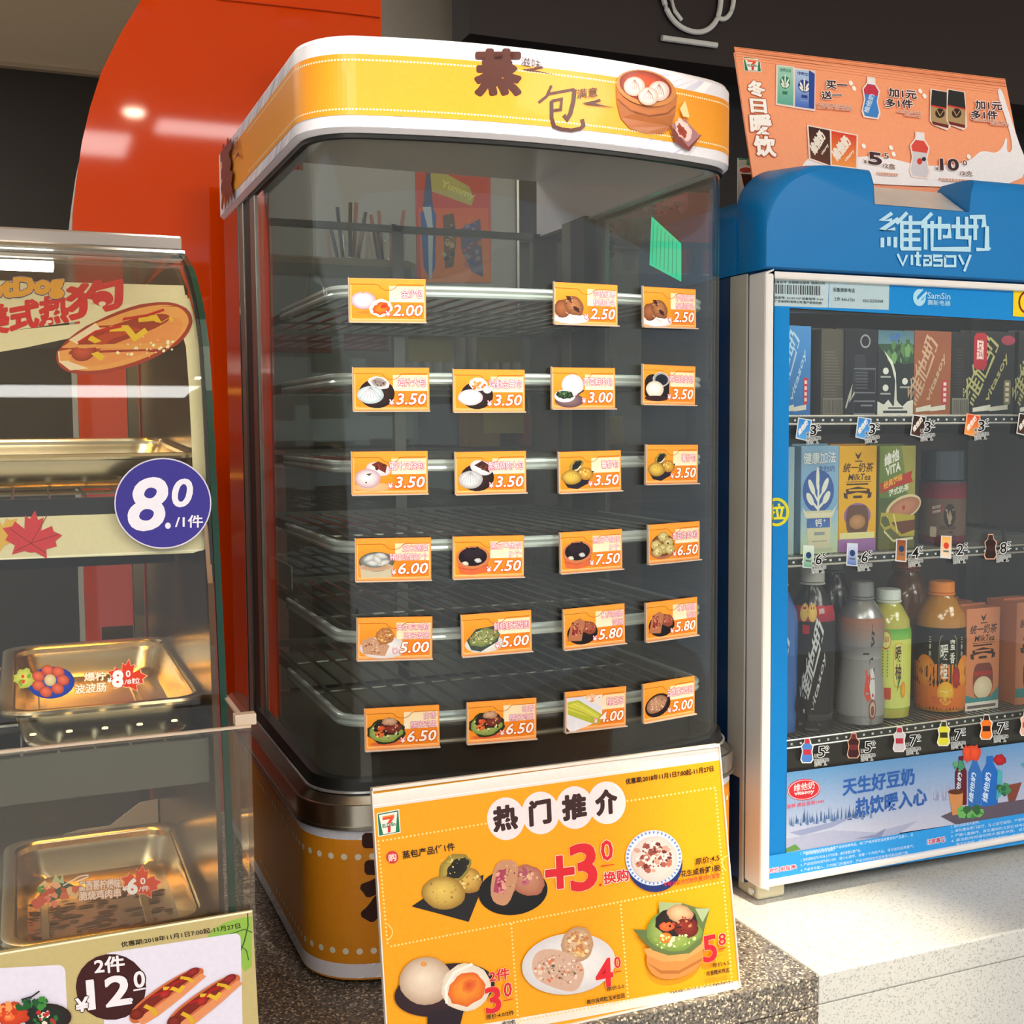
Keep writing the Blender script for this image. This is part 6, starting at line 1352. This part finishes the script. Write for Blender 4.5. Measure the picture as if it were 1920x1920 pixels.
pr.tx('5', (1316, 1804), (1341, 1799), (1314, 1755), RD, b=.03, ol=OW, ow=.03); pr.tx('8', (1344, 1772), (1358, 1769), (1343, 1750), RD, b=.02, ol=OW, ow=.05); pr.line([(1344, 1778), (1358, 1775)], 1.6, RD)
pr.tx('原价:6.5', (1333, 1813), (1364, 1807), (1332, 1805), BK, b=.02); pr.tx('荷香糯米鸡盅', (1321, 1829), (1364, 1821), (1320, 1820), BK, b=.022)
pr.tx('海报有效期2018年11月1日-11月27日 数量有限售完即止', (1253, 1862), (1372, 1841), (1252, 1857), BK, b=.012, res=1)
pr.line([(724, 1730+i) if i < 1 else (724+10*math.sin(i*.31), 1730+i*3.2) for i in range(11)], 1.6, '#f8e48c'); pr.line([(1362, 1603), (1354, 1606), (1350, 1614), (1352, 1624), (1358, 1632)], 1.8, '#f8dc7c')
pr.mesh('printed_card', sg, M_PRGLOSS)

# ================================================================== orange board standing on the warmer
WB = V((0, .039, .149)).normalized(); OB = V((.743, 1.118, .264))
# the board rests on the rear hood (top z .246): extend down to it
bd = thing('promo_board', 'salmon orange drinks promotion board leaning back on top of the blue warmer', 'sign', (.94, 1.13, .246))
TOPB = .1545; NB = V((1, 0, 0)).cross(WB)
OB = V((.743, 1.0985, .262)); OBf = OB-WB*.016
WID = .387
g = G(); g.obox(OBf+V((1, 0, 0))*WID/2+WB*(TOPB+.016)/2-NB*.0018, V((WID/2, 0, 0)), WB*(TOPB+.016)/2, NB*.0013); g.build('backing_board', mat('board_salmon', '#f09a72', .5, noise=.02), bd, bevel=.0004)
g = G()
for k in range(3): g.obox(OB+V((WID/2, 0, 0))+WB*(TOPB-.0015-k*.0034)+NB*.0002, V((WID/2, 0, 0)), WB*.0009, NB*.0009)
g.build('fold_ridges', mat('board_ridge', '#f6a67c', .4), bd)
g = G(); g.obox(OB+V((WID/2, .072, .030)), V((.06, 0, 0)), V((0, .04, -.05)), V((0, .001, .001))); g.build('rear_strut', mat('board_back', '#d9d2c8', .7), bd)
pr = plane_pr(OB, (1, 0, 0), WB, h0=.0004, step=.000012)
SB = '#fba578'
pr.quad((1376, 88), (1884, 148), (1924, 352), (1411, 332), SB, '#fba67c', 2, 2); pr.h += .0003
for k, c in ((2, '#c9683c'), (6, '#e88a60'), (9, '#b85c38'), (12, '#f0966c'), (15, '#c46a42')): pr.line([(1377, 88+k), (1885, 148+k)], 1.3, c)
pr.h = .0009
seven(pr, (1392, 107), (1424, 109), (1427, 137), (1395, 134))
WH = '#fffdf8'
for ch, x0, y0, x1, y1 in (('冬', 1403, 152, 1434, 180), ('日', 1408, 186, 1437, 211), ('暖', 1408, 215, 1447, 251), ('饮', 1415, 256, 1454, 292)): pr.tx(ch, (x0, y1), (x1, y1+2), (x0-3, y0), WH, b=.045, ol='#b8573a', ow=.1)
# milk splash
pr.poly([(1497, 338), (1500, 315), (1512, 297), (1530, 292), (1560, 300), (1600, 296), (1640, 292), (1680, 300), (1720, 312), (1760, 312), (1800, 308), (1822, 300), (1834, 284), (1850, 284), (1866, 290), (1880, 276), (1884, 256), (1888, 262), (1884, 290), (1900, 286), (1890, 240), (1876, 200), (1868, 176), (1872, 162), (1880, 176), (1888, 206), (1900, 240), (1912, 280), (1924, 300), (1926, 356), (1700, 350)], '#f4f2f6', 0, 1)
for x, y in ((1594, 157), (1600, 167), (1724, 172), (1732, 181), (1618, 275), (1669, 278), (1674, 290), (1815, 295)): pr.el(x, y, 3.6, 5, '#fff8f2', None, -.5)
def ctn(a, b, c, d, c1, c2, kind):
    pr.poly([(a[0]-3, a[1]-3), (b[0]+3, b[1]-2), (c[0]+3, c[1]+4), (d[0]-3, d[1]+3)], '#f3dcd2'); pr.quad(a, b, c, d, c1, c2, 1, 3)
    pr.push(a, ((b[0]-a[0])/100, (b[1]-a[1])/100), ((d[0]-a[0])/100, (d[1]-a[1])/100))
    if kind == 0:
        ink = '#2c7a5c' if 'a8' in c1 else '#1f3a8c'; pr.el(50, 42, 34, 17, ink)
        for x, y, r in ((50, 32, 1.57), (34, 40, .7), (66, 40, -.7), (34, 50, .4), (66, 50, -.4)): pr.el(x, y, 12, 4, '#f0f4e8', None, r)
        pr.line([(50, 56), (50, 36)], 5, '#f0f4e8'); pr.tb('健康加法', 12, 14, 88, 14, 9, ink, res=1); pr.rect(34, 66, 66, 74, ink); pr.rect(30, 80, 70, 82, '#8ab0c0')
    else:
        vert(pr, '维他奶', 24, 88, 78, 26, 36, '#f4ece0', b=.05, res=1); vert(pr, 'vitasoy', 58, 86, 92, 50, 12, '#f4ece0', b=.03, res=1)
    pr.pop()
ctn((1457, 125), (1485, 128), (1487, 200), (1456, 195), '#a8dcc4', '#5cb09c', 0); ctn((1489, 131), (1524, 136), (1524, 206), (1489, 201), '#b8d4f4', '#3c6cc8', 0); pr.quad((1515, 133), (1526, 140), (1525, 206), (1515, 203), '#2448a0')
ctn((1514, 238), (1554, 246), (1556, 312), (1518, 298), '#3a1a18', '#5c2c1c', 1); ctn((1557, 247), (1604, 256), (1603, 316), (1558, 310), '#dc3a24', '#f09a4c', 1)
def btl(x, y, w, h, cap, c1, c2):
    P = [(.3, 0), (.72, .01), (.74, .16), (.98, .32), (.86, .58), (1, .86), (.88, 1), (.12, .98), (0, .84), (.14, .56), (.04, .30), (.28, .15)]
    pr.poly([(x-3+(w+6)*a, y-3+(h+6)*b_+a*3) for a, b_ in P], '#f6e4dc'); pr.poly([(x+w*a, y+h*b_+a*3) for a, b_ in P], c2); pr.poly([(x+w*a, y+h*b_+a*3) for a, b_ in ((.3, 0), (.72, .01), (.74, .16), (.28, .15))], cap); pr.poly([(x+w*a, y+h*b_+a*3) for a, b_ in ((.28, .16), (.74, .17), (.98, .32), (.9, .44), (.1, .42), (.04, .30))], c1)
btl(1616, 147, 30, 73, '#f4f0f0', '#c8344c', '#3a86d4'); vert(pr, '维他奶', 1626, 214, 1638, 180, 10, '#c8e0f4', b=.03, res=1)
btl(1705, 250, 34, 82, '#eeeef2', '#e04c40', '#d3d0d8'); pr.el(1722, 304, 5, 6, '#d8342c'); pr.el(1730, 300, 4, 4, '#2a2a3c')
for x in (1743, 1774):
    pr.poly([(x-1, 168), (x+33, 174), (x+37, 240), (x+30, 246), (x+4, 236), (x-2, 228)], '#f3e0d4'); pr.poly([(x+2, 170), (x+31, 175), (x+34, 205), (x, 198)], '#1d2428'); pr.poly([(x, 198), (x+34, 205), (x+33, 242), (x+4, 234), (x, 226)], '#b09468'); pr.poly([(x, 198), (x+34, 205), (x+34, 208), (x, 201)], '#c8342c'); pr.el(x+17, 214, 9, 9, '#2c1a14'); pr.line([(x+11, 208), (x+17, 219), (x+23, 210)], 1.6, '#c8a878'); pr.poly([(x+1, 229), (x+33, 236), (x+32, 242), (x+4, 235)], '#6c1c20')
TX_ = '#3c2030'
def tt(s_, x0, y0, x1, y1, h, b=.05): pr.tx(s_, (x0, y0), (x1, y1), (x0-1, y0-h), TX_, b=b*.7, ol='#fff4ec', ow=.09)
tt('买一', 1547, 168, 1587, 170, 15); tt('送一', 1538, 188, 1577, 188, 15); tt('加1元', 1664, 183, 1716, 188, 16); tt('多1件', 1657, 203, 1709, 205, 16); tt('加1元', 1826, 206, 1876, 209, 16); tt('多1件', 1818, 225, 1868, 226, 16)
tt('¥', 1617, 308, 1623, 309, 7, .02); tt('5', 1626, 309, 1650, 312, 22, .07); tt('5', 1655, 299, 1664, 300, 10, .02); tt('/2盒', 1652, 316, 1676, 319, 9, .02); tt('¥', 1751, 321, 1757, 322, 7, .02); tt('10', 1760, 321, 1794, 322, 21, .07); tt('0', 1802, 312, 1810, 313, 10, .02); tt('/2支', 1796, 331, 1821, 332, 9, .02)
for s_, x0, y0, x1, y1 in (('维他奶健康加法豆奶饮品', 1530, 200, 1594, 206), ('250毫升 低糖原味', 1530, 206, 1594, 211), ('维他奶热饮系列', 1680, 214, 1725, 217), ('原味 300毫升', 1693, 220, 1725, 224), ('佐治亚咖啡系列任选', 1820, 229, 1880, 235), ('乔雅 250毫升', 1853, 237, 1888, 240), ('任选两盒维他奶豆奶', 1639, 330, 1680, 333), ('任选两支佐治亚咖啡饮料', 1756, 341, 1822, 345)): pr.tx(s_, (x0, y0), (x1, y1), (x0, y0-5), '#a8604c', b=.01, ol='#fbd9c8', ow=.1, res=1, n8=4)
pr.mesh('printed_board', bd, M_PRINT)
# small green card with a cup behind the board
gcard = thing('drink_card', 'small green and white card with a paper cup, left of the salmon board', 'sign', (.81, 1.22, .2465))
g = G(); p0 = onY(1384, 296, 1.22); g.box(p0.x, p0.x+.12, 1.22, 1.2215, .2465, p0.z); g.build('card', mat('card_green', '#dfe8dc', .5), gcard)
pr = plane_pr((0, 1.22, 0), (1, 0, 0), (0, 0, 1), h0=.0003)
pr.quad((1384, 296), (1450, 302), (1450, 372), (1384, 372), '#5fae92', '#2c8a5c', 1, 3); pr.poly([(1384, 300), (1400, 300), (1394, 372), (1384, 372)], '#d8ece0'); pr.el(1399, 318, 16, 8, '#f6f4f0'); pr.poly([(1383, 320), (1416, 322), (1413, 350), (1402, 372), (1390, 372)], '#f2efec'); pr.poly([(1389, 326), (1424, 328), (1420, 366), (1398, 366)], '#4c2a26'); pr.el(1406, 354, 9, 9, '#f2efe8'); pr.el(1398, 319, 12, 5, '#c8584c'); pr.line([(1427, 330), (1427, 360)], 1.2, '#cfe8dc'); pr.rect(1430, 334, 1448, 360, '#1c5c3c')
pr.mesh('printed_card', gcard)

# ================================================================== what shows through the steamer's rear door
pt = thing('grey_partition', 'pale grey partition seen through the steamer behind its glass', 'partition', (.55, 1.9, -1.445))
G().prism([(x, 1.895, z) for x, z in ((.31, -1.445), (.31, .41), (.43, .41), (.43, .60), (.80, .60), (.80, -1.445))], (0, .025, 0)).build('panel', mat('partition_grey', '#8e908c', .5, noise=.08, scale=4), pt)
G().box(.798, .802, 1.89, 1.925, -1.445, .60).build('edge_trim', M_STEELD, pt)
ps = thing('poster_reflection', 'red and orange poster standing in for a glass reflection, on the grey partition', 'poster', (.68, 1.893, .24))  # sheet added in place of a poster mirrored in the steamer glass
pr = plane_pr((0, 1.8935, 0), (1, 0, 0), (0, 0, 1), h0=.0003, step=.00005)
g = G(); a = onY(779, 300, 1.894); b = onY(921, 530, 1.894); g.box(a.x, b.x, 1.8935, 1.8949, b.z, .57); g.build('sheet', mat('poster_red', '#b03a34', .6), ps)
pr.quad((779, 232), (908, 232), (915, 390), (784, 390), '#b03438', '#b8402c', 1, 2); pr.quad((784, 390), (915, 390), (921, 530), (790, 530), '#c8582c', '#c87434', 1, 2)
pr.poly([(800, 340), (822, 300), (826, 320), (880, 350), (888, 372), (884, 386), (846, 372), (800, 356)], '#a8a050'); vert(pr, 'Yummy', 824, 352, 886, 378, 16, '#c8c468', b=.03, res=1)
pr.poly([(792, 392), (800, 318), (806, 318), (812, 392)], '#3c4a6c'); pr.poly([(788, 400), (806, 380), (818, 404), (816, 500), (806, 524), (794, 500)], '#2f5a9c'); pr.poly([(792, 388), (808, 388), (812, 430), (810, 524), (804, 524), (802, 430)], '#a8b4bc'); pr.poly([(830, 404), (850, 400), (856, 440), (850, 500), (834, 504)], '#5c4a3c'); pr.specks(842, 452, 12, 48, 26, 4, ['#a89868', '#2c2a34', '#8c5c3c'], 4); pr.poly([(862, 430), (900, 410), (906, 520), (884, 510), (866, 470)], '#54506c'); pr.specks(884, 462, 16, 46, 24, 4, ['#7c7888', '#2f4c8c', '#a85c3c'], 6)
pr.mesh('printed_poster', ps, M_PRMATT)
mc = thing('counter_machine', 'grey machine with dark red labels on the back counter behind the steamer', 'machine', (.42, 1.72, -.03))
G().box(.315, .545, 1.66, 1.80, -.03, .243).build('housing', mat('machine_grey', '#90928c', .35, .3, .08, 6), mc, bevel=.012)
for a, b in (((500, 626), (622, 662)), ((645, 624), (728, 658))):
    p, q = onY(*a, 1.6585), onY(*b, 1.6585); G().box(p.x, q.x, 1.6575, 1.6595, q.z, p.z).build('red_label', mat('label_red', '#8c3c34', .6), mc)
bc = thing('back_counter', 'brown back counter behind the steamer', 'counter', (.6, 1.75, -1.445))
G().box(.33, 1.05, 1.60, 1.888, -.055, -.031).build('worktop', mat('back_worktop', '#5f564c', .3, noise=.2), bc); G().box(.335, 1.04, 1.62, 1.88, -1.445, -.056).build('cabinet_front', mat('back_cabinet', '#54483e', .5, noise=.1), bc)
rk = thing('cup_sleeve_rack', 'ribbed grey rack of stacked cups behind the upper steamer shelf', 'rack', (.63, 1.7, -.03))
for i in range(9):
    x = .566+i*.0185; G().lathe([(.0072, 0), (.0082, .03), (.0075, .031), (.0084, .07), (.0078, .071), (.0086, .12), (.008, .125)], (x, 1.70, .055), 12).build('cup_stack', mat('cup_grey', '#a9a9a6', .5), rk, smooth=True)
G().box(.553, .727, 1.685, 1.715, -.03, .054).build('rack_base', M_DARKM, rk)
pc = thing('utensil_pot', 'clear pot of brown and black utensils on the grey machine', 'utensil pot', (.48, 1.72, .2435))
rd = random.Random(5)
G().lathe([(.03, 0), (.034, .045), (.032, .045), (.028, .003)], (.455, 1.72, .2435), 20).build('pot', M_ACR, pc, smooth=True)
G().lathe([(.026, 0), (.030, .04), (.028, .04), (.024, .003)], (.515, 1.72, .2435), 20).build('pot', M_ACR, pc, smooth=True)
for i in range(14):
    cx = .455 if i < 7 else .515; a = rd.random()*6.28; x = cx+math.cos(a)*.015; y = 1.72+math.sin(a)*.015; h = .05+rd.random()*.035
    G().tube([(x, y, .249), (x+math.cos(a)*.012, y+math.sin(a)*.01, .2435+h)], .0028, 6).build('utensil', mat('utensil_'+('brown' if i % 2 else 'black'), '#8c5430' if i % 2 else '#20201e', .5), pc)
bx_ = [('#b8863c', .60, .055, .07), ('#a03c30', .69, .05, .05), ('#6c5a80', .76, .04, .06), ('#c8b078', .81, .05, .045)]
for (c, x, w, h), nm in zip(bx_, ('yellow-brown', 'dark red', 'purple-grey', 'pale straw')):
    t = G().box(x, x+w, 1.62, 1.65, -.0305, -.0305+h).build('snack_box', mat('box_'+nm.replace('-', '_').replace(' ', '_'), c, .5), bevel=.002); tag(t, f'small {nm} box on the back counter seen through the steamer shelves', 'box')
# orange and black bottles on the back counter
for x, c, nm in ((.80, '#b0553c', 'reddish'), (.875, '#23282a', 'black')):
    t = thing('sauce_bottle', f'{nm} bottle on the back counter, seen through the right of the steamer', 'bottle', (x, 1.74, -.0305))
    G().lathe([(.03, 0), (.032, .01), (.032, .11), (.024, .14), (.012, .16), (.012, .18)], (x, 1.74, -.0305), 24).build('body', mat('sauce_'+nm, c, .3, coat=.4), t, smooth=True)
    G().lathe([(.014, .178), (.014, .20), (.012, .202)], (x, 1.74, -.0305), 20).build('cap', M_BLACK, t, smooth=True)
# tape squares on the rear glass and white note on the left glass
for a, b in (((765, 624), (851, 679)), ((896, 626), (981, 680)), ((906, 772), (982, 812))):
    p, q = onY(*a, 1.4982), onY(*b, 1.4982); G().box(p.x, q.x, 1.4978, 1.4985, q.z, p.z).build('tape_square', mat('tape_straw', '#a89a60', .6, noise=.1), st)
p, q = onX(506, 1042, XC-HG+.0125), onX(548, 1106, XC-HG+.0125)
G().box(XC-HG+.0122, XC-HG+.0128, min(p.y, q.y), max(p.y, q.y), q.z, p.z).build('note_paper', mat('note_white', '#a7a595', .7), st)
# glass reflections of a screen and flowers, added as glowing panel and ink
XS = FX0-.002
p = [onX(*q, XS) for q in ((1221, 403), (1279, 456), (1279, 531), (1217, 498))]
sc = thing('screen_reflection', 'green screen reflection built as a glowing panel on the side of the blue warmer', 'reflection', (XS, 1.22, .17))
G().prism([v+V((.0003, 0, 0)) for v in p], (.0016, 0, 0)).build('reflection_backing', M_BLACK, sc)
c = sum(p, V())/4; G().prism([c+(v-c)*.95 for v in p], (-.0006, 0, 0)).build('display', emis('reflection_green', '#00d69a', 1.0), sc)  # glow stands in for the mirrored screen
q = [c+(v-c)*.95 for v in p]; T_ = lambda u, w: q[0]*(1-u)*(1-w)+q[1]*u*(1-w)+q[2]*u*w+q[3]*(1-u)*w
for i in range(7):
    u = .08+i*.13; G().prism([T_(u, .06)-V((.0008, 0, 0)), T_(u+.02, .06)-V((.0008, 0, 0)), T_(u+.02, .94)-V((.0008, 0, 0)), T_(u, .94)-V((.0008, 0, 0))], (-.0002, 0, 0)).build('reflection_line', emis('reflection_line', '#12a882', .8) if i == 0 else MATS['reflection_line'], sc)
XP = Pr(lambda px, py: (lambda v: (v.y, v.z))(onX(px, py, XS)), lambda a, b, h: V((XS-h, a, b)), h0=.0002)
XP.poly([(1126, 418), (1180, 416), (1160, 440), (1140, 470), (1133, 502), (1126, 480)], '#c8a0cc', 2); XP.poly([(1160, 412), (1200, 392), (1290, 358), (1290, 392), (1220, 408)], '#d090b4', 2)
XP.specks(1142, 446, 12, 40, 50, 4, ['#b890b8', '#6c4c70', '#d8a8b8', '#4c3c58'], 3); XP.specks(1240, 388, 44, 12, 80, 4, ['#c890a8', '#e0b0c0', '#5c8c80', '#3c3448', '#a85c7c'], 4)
t = XP.mesh('floral_reflection', None, M_PRMATT); tag(t, 'pink and purple floral reflection painted on the side of the blue warmer', 'sticker')  # mirrored flowers painted as ink on the side
for o in bpy.data.objects:
    if '_o' in o: del o['_o']
